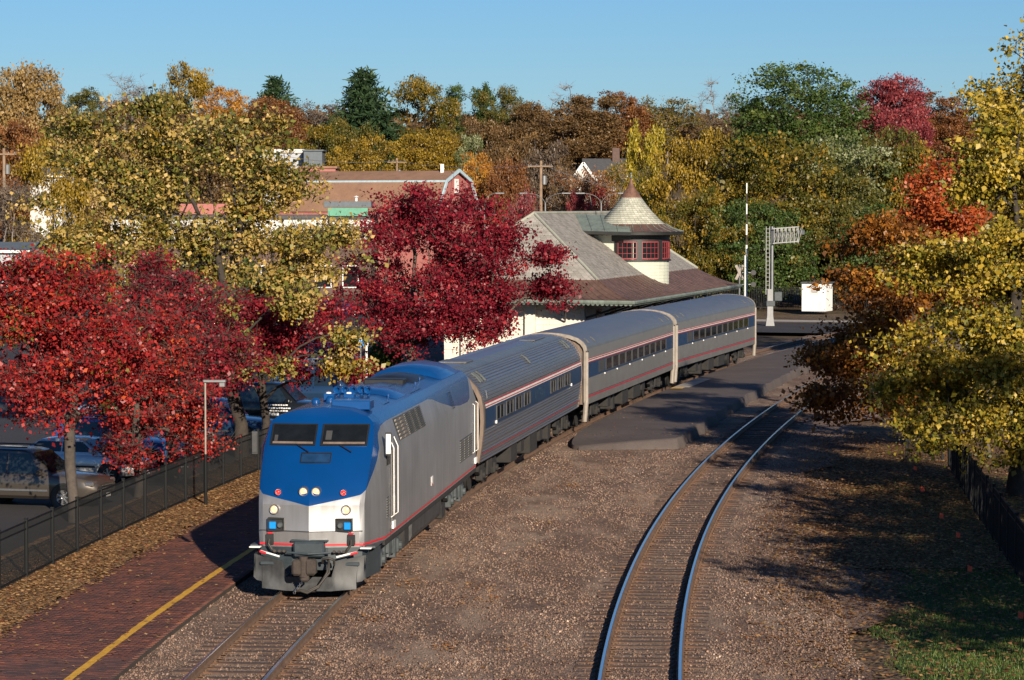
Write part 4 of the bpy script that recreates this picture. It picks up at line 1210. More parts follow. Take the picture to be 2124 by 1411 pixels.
def make_amfleet():
    L = 25.9
    root = vehicle_root('fluted_coach', 'rounded fluted steel passenger car coupled directly behind the locomotive', 'train car', S0 + 21.0 + 12.95, 9.07, L)
    # rounded section
    pts = [(1.43, 1.02), (1.50, 1.4), (1.565, 1.9), (1.585, 2.3), (1.57, 2.7), (1.50, 3.05), (1.36, 3.34), (1.12, 3.60), (0.8, 3.76), (0.4, 3.85), (0.0, 3.88)]
    P = np.array(pts)
    d = np.concatenate([[0], np.cumsum(np.hypot(np.diff(P[:, 0]), np.diff(P[:, 1])))])
    def half(n):
        t = np.linspace(0, d[-1], n)
        return np.stack([np.interp(t, d, P[:, 0]), np.interp(t, d, P[:, 1])], 1), t
    H, t = half(420)
    nx = np.gradient(H[:, 1]); nz = -np.gradient(H[:, 0]); nl = np.hypot(nx, nz)
    in_band = ((H[:, 1] > 2.03) & (H[:, 1] < 2.88) & (H[:, 0] > 1.45))
    rib = np.where(in_band | (t > d[-1] - 0.35), 0.0, 0.022 * np.clip(np.sin(t / 0.105 * 2 * PI) * 1.6, -1, 1))
    Hx = H[:, 0] + nx / nl * rib; Hz = H[:, 1] + nz / nl * rib
    prof = [(-x, z) for x, z in zip(Hx, Hz)] + [(x, z) for x, z in list(zip(Hx, Hz))[::-1][1:]]
    m = MB()
    rings = []
    for y, k in ((0.75, 0.93), (0.9, 0.985), (1.1, 1.0), (L - 1.1, 1.0), (L - 0.9, 0.985), (L - 0.75, 0.93)):
        rings.append([(x * k, y, 1.02 + (z - 1.02) * (k if k < 1 else 1)) for x, z in prof])
    m.loft(rings, closed=False)
    m.build('body', M['fluted'], root)
    ep = [(-x, z) for x, z in pts] + [(x, z) for x, z in pts[::-1][1:]]
    for y in (0.76, L - 0.76):
        q = MB(); q.add([(x * 0.92, y, 1.02 + (z - 1.02) * 0.92) for x, z in ep], [tuple(range(len(ep)))]); q.build('end_wall', M['tan'], root)
    q = MB(); q.box(-1.4, 1.4, 0.8, L - 0.8, 0.98, 1.03); q.build('floor', M['truck'], root)
    for y0 in (0.62, L - 0.80):
        end_ring(root, ep, y0, 0.18, 1.0, 0.93, M['tan'])
    def sx(z): return float(np.interp(z, P[:7, 1], P[:7, 0]))
    for s in (-1, 1):
        b_ = MB()
        zz = [2.05, 2.2, 2.4, 2.6, 2.67]
        b_.loft([[(s * (sx(z) + 0.006), y, z) for z in zz] for y in (1.05, L - 1.05)], closed=False)
        b_.build('blue_band', M['band_blue'], root, smooth=40)
        for z0, z1, mm in ((2.67, 2.70, 'stripe_white'), (2.70, 2.735, 'stripe_red'), (2.735, 2.79, 'stripe_white'), (2.79, 2.84, 'stripe_red')):
            q = MB(); q.add([(s * (sx(z0) + 0.008), 1.05, z0), (s * (sx(z0) + 0.008), L - 1.05, z0), (s * (sx(z1) + 0.008), L - 1.05, z1), (s * (sx(z1) + 0.008), 1.05, z1)], [(0, 1, 2, 3)]); q.build('stripe', M[mm], root)
        q = MB(); q.add([(s * (sx(1.25) + 0.02), 1.0, 1.25), (s * (sx(1.25) + 0.02), L - 1.0, 1.25), (s * (sx(1.31) + 0.02), L - 1.0, 1.31), (s * (sx(1.31) + 0.02), 1.0, 1.31)], [(0, 1, 2, 3)]); q.build('stripe', M['stripe_red'], root)
        for (y0, y1) in ((3.1, 4.75), (5.15, 6.75), (7.15, 8.7), (9.15, 10.65), (15.8, 17.25), (17.75, 19.25), (19.7, 21.35)):
            X = 1.585
            fm = MB()
            for (a, b, z0, z1) in ((y0, y1, 2.15, 2.185), (y0, y1, 2.585, 2.62), (y0, y0 + 0.08, 2.185, 2.585), (y1 - 0.16, y1, 2.185, 2.585), ((y0 + y1) / 2 - 0.03, (y0 + y1) / 2 + 0.03, 2.185, 2.585)):
                fm.box(min(s * X, s * (X + 0.03)), max(s * X, s * (X + 0.03)), a, b, z0, z1)
            fo = fm.build('window', M['frame_grey'], root)
            g = MB(); g.box(min(s * (X - 0.02), s * (X + 0.012)), max(s * (X - 0.02), s * (X + 0.012)), y0 + 0.02, y1 - 0.02, 2.17, 2.6); g.build('pane', M['glass'], fo)
        for y in (3.0, 21.6):
            q = MB(); q.bbox(min(s * 1.57, s * 1.62), max(s * 1.57, s * 1.62), y, y + 0.14, 2.06, 2.16, 0.006); q.build('marker_box', M['white'], root)
        for y in (1.7, 2.0, 2.6, 12.5, 22.6, 23.2):
            q = MB(); q.tube([(s * 1.33, y, 3.42), (s * 1.16, y + 0.05, 3.60), (s * 1.0, y + 0.08, 3.70)], 0.05, 6); q.build('roof_cleat', M['truck_grey'], root)
        for y in (1.3, L - 1.3):
            q = MB(); q.tube([(s * 1.55, y, 2.95), (s * 1.58, y, 2.98), (s * 1.54, y, 3.2), (s * 1.5, y, 3.22)], 0.015, 6); q.build('grab_iron', M['chrome'], root)
    q = MB(); q.bbox(-0.45, 0.45, 4.2, 5.6, 3.86, 3.93, 0.02); q.build('roof_hatch', M['roof_metal'], root)
    q = MB(); q.bbox(-0.1, 0.5, 19.5, 22.3, 3.85, 3.91, 0.02); q.build('roof_hatch', M['roof_metal'], root)
    underfloor(root, [(7.8, 9.2, 0.38, 1.35), (10.4, 11.2, 0.5, 1.3), (12.0, 13.8, 0.32, 1.38), (15.0, 15.8, 0.5, 1.3), (16.8, 17.6, 0.42, 1.35)], L)
    car_ends(root, L, M['tan'])
    bogie(root, 3.9, 2.6, 0.46); bogie(root, L - 3.9, 2.6, 0.46)
    # faded lettering in the blue band
    txt = bpy.data.curves.new('lettering', 'FONT'); txt.body = 'AMTRAK'; txt.size = 0.62; txt.space_character = 1.15
    to = bpy.data.objects.new('lettering', txt); COL.objects.link(to)
    dg = bpy.context.evaluated_depsgraph_get()
    me = bpy.data.meshes.new_from_object(to.evaluated_get(dg)); bpy.data.objects.remove(to)
    me.materials.clear(); me.materials.append(M['band_text'])
    lo = link_mesh('lettering', me, root)
    lo.matrix_local = Matrix(((0, 0, 1, 1.598), (1, 0, 0, 11.6), (0, 1, 0, 2.14), (0, 0, 0, 1)))
    return root
make_amfleet()

def make_horizon(label, s_c, seed):
    L = 25.9
    root = vehicle_root('flat_sided_coach', label, 'train car', s_c, 9.07, L)
    pts = [(1.585, 1.02), (1.585, 3.22), (1.55, 3.34), (1.44, 3.50), (1.24, 3.64), (0.9, 3.76), (0.5, 3.83), (0, 3.86)]
    prof = [(-x, z) for x, z in pts] + [(x, z) for x, z in pts[::-1][1:]]
    m = MB()
    m.loft([[(x, y, z) for x, z in prof] for y in (0.55, 7, 13, 19, L - 0.55)], closed=False)
    n = len(prof)
    for fi in range(len(m.f)):
        k = fi % (n - 1)
        m.m[fi] = 0 if k in (0, n - 2) else 1
    m.build('body', [M['side_metal'], M['roof_metal']], root, smooth=35)
    for y in (0.56, L - 0.56):
        q = MB(); q.add([(x * 0.99, y, z) for x, z in prof], [tuple(range(n))]); q.build('end_wall', M['tan'], root)
    q = MB(); q.box(-1.5, 1.5, 0.8, L - 0.8, 0.98, 1.03); q.build('floor', M['truck'], root)
    for y0 in (0.40, L - 0.62):
        end_ring(root, prof, y0 + 0.03, 0.15, 1.006, 0.93, M['cream'])
    X = 1.585
    for s in (-1, 1):
        q = MB(); q.box(min(s * X, s * (X + 0.006)), max(s * X, s * (X + 0.006)), 0.66, L - 0.66, 2.06, 2.66); q.build('blue_band', M['band_blue'], root)
        for z0, z1, mm in ((2.665, 2.70, 'stripe_red'), (2.705, 2.745, 'stripe_white'), (2.75, 2.785, 'stripe_red'), (2.79, 2.81, 'stripe_white'), (2.815, 2.835, 'stripe_red'), (1.28, 1.36, 'stripe_red')):
            q = MB(); q.box(min(s * X, s * (X + 0.008)), max(s * X, s * (X + 0.008)), 0.66, L - 0.66, z0, z1); q.build('stripe', M[mm], root)
        q = MB(); q.box(min(s * X, s * (X + 0.012)), max(s * X, s * (X + 0.012)), 0.66, L - 0.66, 1.38, 1.40); q.build('side_bead', M['truck_grey'], root)
        q = MB(); q.box(min(s * X, s * (X + 0.012)), max(s * X, s * (X + 0.012)), 3.4, 4.85, 2.14, 2.62); q.build('vent_panel', M['frame_grey'], root)
        for k in range(10):
            y0 = 5.2 + k * 1.78; y1 = y0 + 1.5
            fm = MB()
            for (a, b, z0, z1) in ((y0, y1, 2.13, 2.16), (y0, y1, 2.605, 2.635), (y0 - 0.06, y0, 2.13, 2.635), (y1, y1 + 0.12, 2.13, 2.635)):
                fm.box(min(s * X, s * (X + 0.024)), max(s * X, s * (X + 0.024)), a, b, z0, z1)
            fo = fm.build('window', M['frame_grey'], root)
            g = MB(); g.box(min(s * (X - 0.01), s * (X + 0.01)), max(s * (X - 0.01), s * (X + 0.01)), y0, y1, 2.16, 2.605); g.build('pane', M['glass'], fo)
        for y in (4.9, 8.1, 11.6, 15.2, 18.8, 22.6):
            q = MB(); q.lathe([(0.04, 0), (0.03, 0.03), (0.001, 0.04)], 10, (s * X, y, 2.02), 'x') if s > 0 else q.lathe([(0.04, 0), (0.03, -0.03), (0.001, -0.04)], 10, (s * X, y, 2.02), 'x')
            q.build('side_lamp', M['white'], root)
        for y in (1.4, 2.9, 22.3, 24.2):
            q = MB(); q.tube([(s * 1.52, y, 3.42), (s * 1.40, y, 3.54), (s * 1.30, y, 3.60)], 0.035, 6); q.build('roof_cleat', M['truck_grey'], root)
        for y in (0.50, L - 0.50):
            q = MB(); q.tube([(s * 1.50, y, 0.35), (s * 1.56, y, 1.1), (s * 1.58, y, 1.2), (s * 1.58, y, 3.1)], [0.10, 0.10, 0.075, 0.075], 8); q.build('corner_post', M['cream'], root, smooth=40)
            q = MB(); q.tube([(s * 1.58, y, 3.1), (s * 1.58, y, 3.16)], 0.08, 8); q.build('post_cap', M['black'], root)
    underfloor(root, [(7.4, 8.2, 0.45, 1.3), (9.4, 9.9, 0.2, 1.2), (10.6, 12.3, 0.34, 1.42), (13.7, 15.8, 0.36, 1.42), (17.2, 18.0, 0.5, 1.3)], L)
    car_ends(root, L, M['cream'])
    bogie(root, 3.9, 2.6, 0.46); bogie(root, L - 3.9, 2.6, 0.46)
    return root
make_horizon('flat sided grey coach in the middle of the train, between two coaches', S0 + 21 + 25.9 + 12.95, 1)
make_horizon('flat sided grey coach at the tail of the train', S0 + 21 + 51.8 + 12.95, 2)
# ------------------------------------------------------------------ the station
def slate_mat(name, c0, c1, moss=(0.2, 0.22, 0.15), msk=0.25):
    m, t, b = new_mat(name)
    oi = N(t, 'ShaderNodeNewGeometry')
    n1 = N(t, 'ShaderNodeTexNoise'); n1.inputs['Scale'].default_value = 1.1; n1.inputs['Detail'].default_value = 8; n1.inputs['Roughness'].default_value = 0.7
    t.links.new(oi.outputs['Position'], n1.inputs['Vector'])
    at_ = N(t, 'ShaderNodeAttribute', attribute_name='tint')
    ad = N(t, 'ShaderNodeMath', operation='MULTIPLY_ADD'); ad.inputs[1].default_value = 0.35
    t.links.new(at_.outputs['Fac'], ad.inputs[0]); t.links.new(n1.outputs['Fac'], ad.inputs[2])
    r = ramp(t, [(0.35, c0), (0.9, c1)])
    t.links.new(ad.outputs[0], r.inputs['Fac'])
    t.links.new(r.outputs[0], b.inputs['Base Color'])
    b.inputs['Roughness'].default_value = 0.75
    return m
M['slate'] = slate_mat('weathered_slate', (0.165, 0.152, 0.135), (0.30, 0.28, 0.255))
M['cone_slate'] = slate_mat('pale_lichened_slate', (0.24, 0.245, 0.20), (0.44, 0.44, 0.37))
M['copper'] = mat('brown_copper', (0.115, 0.068, 0.052), 0.55, var=0.35, scale=1.5, streak=0.3)
M['verdigris'] = mat('verdigris_copper', (0.17, 0.205, 0.175), 0.6, var=0.25, scale=1.2, streak=0.35)
M['finial'] = mat('rusty_finial', (0.15, 0.075, 0.05), 0.7, var=0.45, scale=3, streak=0.4)
M['stone_wall'] = mat('painted_stone_wall', (0.66, 0.60, 0.52), 0.85, var=0.1, scale=1.5, bump=0.5, bscale=6)
M['turret_wall'] = mat('pale_green_shingle', (0.45, 0.47, 0.39), 0.8, var=0.08, scale=2)
M['dark_trim'] = mat('dark_trim', (0.014, 0.015, 0.014), 0.5)
M['win_red'] = mat('red_window_frame', (0.24, 0.03, 0.035), 0.5, var=0.15)
M['brickred'] = mat('red_panel', (0.36, 0.055, 0.045), 0.7, var=0.15)

def slate_courses(face, rows, cols, lift, material, parent, name='slate_course'):
    """courses of overlapping slates on a four-cornered roof face (bl, br, tr, tl); each course is a part"""
    bl, br, tr, tl = [Vector(p) for p in face]
    nrm = (br - bl).cross(tl - bl).normalized()
    if nrm.z < 0: nrm = -nrm
    r = random.Random(rows)
    for i in range(rows):
        t0, t1 = i / rows, (i + 1.12) / rows
        a0, b0 = bl.lerp(tl, t0), br.lerp(tr, t0)
        t1 = min(1, t1)
        a1, b1 = bl.lerp(tl, t1), br.lerp(tr, t1)
        n = max(1, int(cols * (b0 - a0).length / max(0.1, (br - bl).length)))
        V = []; F = []; T = []
        for k in range(n):
            f0, f1 = (k + 0.02) / n, (k + 0.98) / n
            up = nrm * (lift + r.uniform(-0.006, 0.006))
            q = [a0.lerp(b0, f0) + up, a0.lerp(b0, f1) + up, a1.lerp(b1, f1) + nrm * 0.004, a1.lerp(b1, f0) + nrm * 0.004]
            lo = [a0.lerp(b0, f0) - nrm * 0.01, a0.lerp(b0, f1) - nrm * 0.01]
            i0 = len(V); V += q + lo
            F += [(i0, i0 + 1, i0 + 2, i0 + 3), (i0 + 4, i0 + 5, i0 + 1, i0)]; t_ = r.random(); T += [t_, t_]
        link_mesh(name, np_mesh(name, np.array([tuple(v) for v in V]), np.array(F), material, T), parent)

def make_station():
    A = R(14.3)
    along = Vector((math.sin(A), math.cos(A), 0)); left = Vector((-math.cos(A), math.sin(A), 0))
    org = Vector((4.84, 158.8, 0))
    root = thing('station_building', 'pale stone railway station with grey slate roof and round turret', 'station', (org.x, org.y, -0.2))
    O = Vector((org.x, org.y, -0.2))
    def W(l, t, z):      # l metres to the left of the track-side slate edge, t metres along the track
        return org + left * l + along * t + Vector((0, 0, z)) - O
    LEN = 31.0; WD = 9.8
    zs, zr = 4.70, 8.45
    p00, p10, p11, p01 = W(0, 0, zs), W(WD, 0, zs), W(WD, LEN, zs), W(0, LEN, zs)
    r0, r1 = W(WD / 2, WD / 2, zr), W(WD / 2, LEN - WD / 2, zr)
    faces = {'track': (p00, p01, r1, r0), 'near': (p10, p00, r0, r0), 'back': (p11, p10, r0, r1), 'far': (p01, p11, r1, r1)}
    m = MB()
    for k, f in faces.items():
        m.add(f[:3] if k in ('near', 'far') else f, [(0, 1, 2)] if k in ('near', 'far') else [(0, 1, 2, 3)])
    roof = m.build('slate_roof', M['slate'], root)
    slate_courses(faces['track'], 30, 80, 0.02, M['slate'], roof)
    slate_courses(faces['near'], 30, 30, 0.02, M['slate'], roof)
    for a, b in ((p00, r0), (p10, r0), (p01, r1), (r0, r1)):
        q = MB(); q.tube([a + Vector((0, 0, 0.05)), b + Vector((0, 0, 0.05))], 0.09, 8); q.build('ridge_roll', M['cone_slate'], roof)
    # flared copper skirt: slate edge ring -> middle -> gutter ring
    ring0 = [W(WD, LEN, zs), W(WD, 0, zs), W(3.2, 0, zs), W(0, 0, zs), W(0, LEN, zs)]
    gut = [W(WD + 2.6, LEN + 3, 3.62), W(WD + 2.6, -1.4, 3.62), W(3.0, -1.4, 3.62), W(-2.55, -2.2, 3.60), W(-2.55, LEN + 2.6, 3.60)]
    def finer(rg, nn):
        out = []
        for i in range(len(rg) - 1):
            for k in range(nn[i]): out.append(rg[i].lerp(rg[i + 1], k / nn[i]))
        return out + [rg[-1]]
    nn = [30, 12, 10, 34]
    a, g = finer(ring0, nn), finer(gut, nn)
    rings = []
    for t in np.linspace(0, 1, 7):
        zf = (1 - t) ** 1.45
        rings.append([Vector((p.x + (q.x - p.x) * t, p.y + (q.y - p.y) * t, q.z + (p.z + 0.0 - q.z) * zf)) for p, q in zip(a, g)])
    rings[0] = [p + Vector((0, 0, 0.015)) for p in rings[0]]
    sk = MB(); sk.loft(rings, closed=False)
    sko = sk.build('copper_skirt', M['copper'], root, smooth=50)
    for j in range(1, len(a) - 1):
        q = MB(); q.tube([rg[j] + Vector((0, 0, 0.012)) for rg in rings], 0.022, 4, caps=False); q.build('standing_seam', M['copper'], sko)
    gt = MB(); gt.loft([[p + Vector((0, 0, dz)) + (p - q).normalized() * o for p, q in zip(rings[-1], rings[-2])] for dz, o in ((-0.02, 0.0), (0.03, 0.10), (-0.05, 0.16), (-0.16, 0.12), (-0.16, -0.02))], closed=False)
    gt.build('gutter', M['verdigris'], root, smooth=30)
    sf = MB(); inner = [W(WD, LEN, 3.42), W(WD, 0.6, 3.42), W(3.2, 0.6, 3.42), W(0.9, 0.6, 3.42), W(0.9, LEN, 3.42)]
    sf.loft([[p + Vector((0, 0, -0.14)) for p in rings[-1]], finer(inner, nn)], closed=False)
    sf.build('soffit', M['dark_trim'], root)
    # scalloped valance under the gutter
    vl = MB()
    e = [p + Vector((0, 0, -0.15)) for p in rings[-1]]
    for i in range(len(e) - 1):
        n = max(1, int((e[i + 1] - e[i]).length / 0.22))
        for k in range(n):
            p, q = e[i].lerp(e[i + 1], k / n), e[i].lerp(e[i + 1], (k + 0.8) / n)
            vl.add([p, q, q + Vector((0, 0, -0.09)), p.lerp(q, 0.5) + Vector((0, 0, -0.15)), p + Vector((0, 0, -0.09))], [(0, 1, 2, 3, 4)])
    tag(vl.build('scalloped_valance', M['verdigris'], root), kind='stuff')
    # walls
    wl = MB()
    c = [W(0.9, 0.6, 0), W(WD - 0.6, 0.6, 0), W(WD - 0.6, LEN - 0.6, 0), W(0.9, LEN - 0.6, 0)]
    wl.loft([c, [p + Vector((0, 0, 3.6)) for p in c]], closed=True)
    wo_ = wl.build('wall', M['stone_wall'], root)
    # courses of stone on the near and track walls: proud blocks
    rr = random.Random(2)
    blk = MB(); blk.bbox(-0.5, 0.5, -0.03, 0.03, -0.145, 0.145, 0.015)
    bme = blk.mesh('stone', M['stone_wall'])
    def course_wall(a_, b_, n_out, zmax, keep):
        d = (b_ - a_); L_ = d.length; d.normalize()
        ang = math.atan2(d.y, d.x)
        z = 0.15; row = 0
        while z < zmax:
            x = 0.5 if row % 2 else 0.0
            while x + 0.5 < L_:
                wd = rr.uniform(0.8, 1.15)
                if x + wd > L_: break
                if keep(x + wd / 2, z):
                    o = link_mesh('stone', bme, wo_, a_ + d * (x + wd / 2) + n_out * rr.uniform(0.0, 0.012) + Vector((0, 0, z)), ang)
                    o.scale = (wd * 0.985, 1, 1)
                x += wd
            z += 0.30; row += 1
    course_wall(W(WD - 0.6, 0.6, 0), W(0.9, 0.6, 0), -along, 3.3, lambda x, z: not (2.2 < x < 3.6 and 1.9 < z < 3.0))
    course_wall(W(0.9, 0.6, 0), W(0.9, 16, 0), -left, 3.3, lambda x, z: True)
    # red panel window and door on the near wall, dark window openings on the track wall
    def panel(name, l0, l1, z0, z1, material, t=0.6, out=0.06):
        q = MB(); q.loft([[W(l0, t - out, z0), W(l1, t - out, z0), W(l1, t - out, z1), W(l0, t - out, z1)], [W(l0, t + 0.05, z0), W(l1, t + 0.05, z0), W(l1, t + 0.05, z1), W(l0, t + 0.05, z1)]], closed=True)
        q.add([W(l0, t - out, z0), W(l1, t - out, z0), W(l1, t - out, z1), W(l0, t - out, z1)], [(0, 1, 2, 3)])
        return q.build(name, material, root)
    panel('red_shutter', 5.7, 6.9, 2.0, 2.9, M['brickred'])
    panel('window_sill', 5.6, 7.0, 1.86, 1.99, M['stone_wall'], out=0.16)
    panel('pier', 3.7, 4.3, 0.0, 3.3, M['stone_wall'], out=0.35)
    panel('pier', 7.5, 8.1, 0.0, 3.3, M['stone_wall'], out=0.35)
    for t0 in (3.5, 7.5, 14.5, 20.5):
        q = MB(); q.loft([[W(0.84, t0, 0.9), W(0.84, t0 + 1.5, 0.9), W(0.84, t0 + 1.5, 2.9), W(0.84, t0, 2.9)], [W(0.95, t0, 0.9), W(0.95, t0 + 1.5, 0.9), W(0.95, t0 + 1.5, 2.9), W(0.95, t0, 2.9)]], closed=True, caps=True)
        wi = q.build('window', M['win_red'], root)
        for k in range(2):
            q = MB(); q.add([W(0.83, t0 + 0.08 + 0.72 * k, 1.0), W(0.83, t0 + 0.70 + 0.72 * k, 1.0), W(0.83, t0 + 0.70 + 0.72 * k, 2.8), W(0.83, t0 + 0.08 + 0.72 * k, 2.8)], [(0, 1, 2, 3)]); q.build('pane', M['glass'], wi)
    # eave brackets
    for t0 in (1.0, 6.0, 11.0, 16.0, 21.0, 26.0):
        q = MB(); q.bar(W(0.9, t0, 2.5), W(-2.0, t0, 3.45), 0.12); q.build('bracket', M['dark_trim'], root)
    q = MB(); q.bar(W(2.0, 0.5, 2.3), W(1.4, -1.6, 3.42), 0.08); q.build('bracket', M['dark_trim'], root)
    # ---- turret
    TC = W(1.25, 15.2, 0)
    def T(name, prof, material, n=32, parent=None, smooth=30):
        q = MB(); q.lathe(prof, n, (TC.x, TC.y, 0)); return q.build(name, material, parent or root, smooth=smooth)
    zz = lambda v: v + 0.2
    T('turret_wall', [(2.35, zz(4.0)), (2.35, zz(7.3))], M['turret_wall'])
    for k in range(9):
        T('shingle_band', [(2.352, zz(4.05 + 0.2 * k)), (2.372, zz(4.05 + 0.2 * k)), (2.353, zz(4.245 + 0.2 * k))], M['turret_wall'], smooth=None)
    T('turret_band', [(2.36, zz(6.75)), (2.42, zz(6.75)), (2.42, zz(7.3)), (2.36, zz(7.3))], M['dark_trim'])
    T('turret_band', [(2.36, zz(5.50)), (2.50, zz(5.52)), (2.50, zz(5.60)), (2.36, zz(5.62))], M['dark_trim'])
    T('turret_soffit', [(2.3, zz(7.22)), (3.2, zz(7.22))], M['dark_trim'])
    T('turret_eave', [(3.15, zz(7.12)), (3.24, zz(7.14)), (3.26, zz(7.34)), (3.1, zz(7.36))], M['dark_trim'])
    sk2 = T('turret_skirt', [(3.30, zz(7.33)), (2.9, zz(7.44)), (2.5, zz(7.60)), (2.2, zz(7.80))], M['copper'], smooth=50)
    for k in range(32):
        a_ = 2 * PI * k / 32
        q = MB(); q.tube([(TC.x + r_ * math.cos(a_), TC.y + r_ * math.sin(a_), z_ + 0.012) for r_, z_ in ((3.30, zz(7.33)), (2.9, zz(7.44)), (2.5, zz(7.60)), (2.2, zz(7.80)))], 0.02, 4, caps=False); q.build('standing_seam', M['verdigris'], sk2)
    cone = T('turret_cone', [(2.1, zz(7.78)), (1.7, zz(8.12)), (1.25, zz(8.60)), (0.85, zz(9.10)), (0.58, zz(9.48))], M['cone_slate'], smooth=None)
    prof = [(2.14, 7.76), (1.7, 8.14), (1.25, 8.62), (0.85, 9.12), (0.60, 9.46)]
    pr = np.array(prof)
    for k in range(14):
        z0, z1 = 7.77 + 1.69 * k / 14, 7.77 + 1.69 * (k + 1.08) / 14
        ra = float(np.interp(z0, pr[:, 1], pr[:, 0])); rb = float(np.interp(z1, pr[:, 1], pr[:, 0]))
        V = []; F = []; Tt = []
        n = 44 - k
        rr2 = random.Random(k)
        for j in range(n):
            a0, a1 = 2 * PI * (j + 0.03) / n, 2 * PI * (j + 0.97) / n
            up = 0.035 + rr2.uniform(-0.008, 0.008)
            i0 = len(V)
            V += [(TC.x + (ra + up) * math.cos(a0), TC.y + (ra + up) * math.sin(a0), zz(z0)), (TC.x + (ra + up) * math.cos(a1), TC.y + (ra + up) * math.sin(a1), zz(z0)), (TC.x + (rb + 0.006) * math.cos(a1), TC.y + (rb + 0.006) * math.sin(a1), zz(z1)), (TC.x + (rb + 0.006) * math.cos(a0), TC.y + (rb + 0.006) * math.sin(a0), zz(z1)),
                  (TC.x + (ra - 0.01) * math.cos(a0), TC.y + (ra - 0.01) * math.sin(a0), zz(z0)), (TC.x + (ra - 0.01) * math.cos(a1), TC.y + (ra - 0.01) * math.sin(a1), zz(z0))]
            F += [(i0, i0 + 1, i0 + 2, i0 + 3), (i0 + 4, i0 + 5, i0 + 1, i0)]; t_ = rr2.random(); Tt += [t_, t_]
        link_mesh('slate_course', np_mesh('slate_course', np.array(V), np.array(F), M['cone_slate'], Tt), cone)
    T('spire', [(0.66, zz(9.42)), (0.50, zz(9.68)), (0.34, zz(9.90)), (0.18, zz(10.15)), (0.10, zz(10.45)), (0.05, zz(10.62))], M['finial'], 16)
    T('finial', [(0.02, zz(10.6)), (0.14, zz(10.66)), (0.03, zz(10.72)), (0.03, zz(10.85)), (0.10, zz(10.90)), (0.02, zz(10.98))], M['verdigris'], 12)
    # windows round the turret: three visible openings with red muntins
    for ac in (-98, -62, -26):
        ac = R(ac)
        def Q(da, z, o): return (TC.x + (2.35 + o) * math.cos(ac + da), TC.y + (2.35 + o) * math.sin(ac + da), zz(z))
        hw = 0.24
        gl = MB(); gl.loft([[Q(d_, 5.66, 0.03) for d_ in np.linspace(-hw, hw, 7)], [Q(d_, 6.72, 0.03) for d_ in np.linspace(-hw, hw, 7)]], closed=False)
        wo2 = gl.build('turret_window', M['glass'], root, smooth=40)
        mu = MB()
        for d_ in np.linspace(-hw, hw, 5):
            wd = 0.03 if abs(d_) > hw - 0.01 else 0.011
            mu.loft([[Q(d_ - wd / 2.4, z, 0.03) for z in (5.66, 6.72)], [Q(d_ - wd / 2.4, z, 0.07) for z in (5.66, 6.72)], [Q(d_ + wd / 2.4, z, 0.07) for z in (5.66, 6.72)], [Q(d_ + wd / 2.4, z, 0.03) for z in (5.66, 6.72)]], closed=False)
        for z in (5.68, 6.0, 6.35, 6.70):
            h_ = 0.035 if z in (5.68, 6.70) else 0.013
            mu.loft([[Q(d_, z - h_, 0.065) for d_ in np.linspace(-hw, hw, 7)], [Q(d_, z + h_, 0.065) for d_ in np.linspace(-hw, hw, 7)]], closed=False)
        mu.build('muntins', M['win_red'], wo2)
        for d_ in (-hw - 0.05, hw + 0.05):
            pq = MB(); pq.loft([[Q(d_ - 0.045, z, 0.0) for z in (5.6, 6.78)], [Q(d_ - 0.045, z, 0.08) for z in (5.6, 6.78)], [Q(d_ + 0.045, z, 0.08) for z in (5.6, 6.78)], [Q(d_ + 0.045, z, 0.0) for z in (5.6, 6.78)]], closed=False)
            pq.build('pilaster', M['dark_trim'], root)
    # saddle roof joining turret and main ridge
    sd_ = MB()
    top0, top1 = W(1.4, 15.2, 8.3), W(5.0, 15.2, 8.42)
    e0, e1 = W(0.5, 11.6, 7.32), W(3.7, 11.6, 7.4)
    f0, f1 = W(0.5, 18.8, 7.32), W(3.7, 18.8, 7.4)
    sd_.add([e0, e1, top1, top0, f0, f1], [(0, 1, 2, 3), (3, 2, 5, 4)])
    sd_.build('saddle_roof', M['verdigris'], root)
    for k in range(5):
        t = k / 4
        q = MB(); q.tube([e0.lerp(e1, t) + Vector((0, 0, 0.02)), top0.lerp(top1, t) + Vector((0, 0, 0.02)), f0.lerp(f1, t) + Vector((0, 0, 0.02))], 0.025, 4); q.build('standing_seam', M['verdigris'], root)
    q = MB(); q.add([e0 + Vector((0, 0, -0.2)), e1 + Vector((0, 0, -0.2)), e1, e0], [(0, 1, 2, 3)]); q.build('saddle_fascia', M['dark_trim'], root)
    q = MB(); q.loft([[W(0.6, 12.9, 4.9), W(3.6, 12.9, 7.2)], [W(0.6, 12.9, 7.3), W(3.6, 12.9, 7.4)]], closed=False); q.build('dormer_cheek', M['turret_wall'], root)
    return root
make_station()

# ------------------------------------------------------------------ buildings behind
M['barn_roof'] = mat('brown_shingles', (0.24, 0.135, 0.085), 0.85, var=0.18, scale=0.7, streak=0.15, bump=0.3, bscale=8)
M['barn_red'] = mat('faded_red_boards', (0.36, 0.13, 0.115), 0.8, var=0.12, streak=0.15)
M['trim_blue'] = mat('pale_blue_trim', (0.36, 0.47, 0.52), 0.6)
M['white_wall'] = mat('white_wall', (0.55, 0.53, 0.50), 0.8, var=0.08, scale=0.5, streak=0.1)
M['grey_wall'] = mat('grey_metal_wall', (0.36, 0.38, 0.41), 0.6, var=0.1, streak=0.15)
M['slate_blue'] = mat('blue_grey_roof', (0.10, 0.12, 0.14), 0.7)
M['green_sign'] = mat('green_fascia', (0.09, 0.28, 0.19), 0.6)
M['dark_roof'] = mat('dark_shingles', (0.07, 0.07, 0.072), 0.85, var=0.2)
M['brick_wall'] = mat('brown_brick_wall', (0.10, 0.062, 0.05), 0.85, var=0.2, bump=0.3, bscale=12)

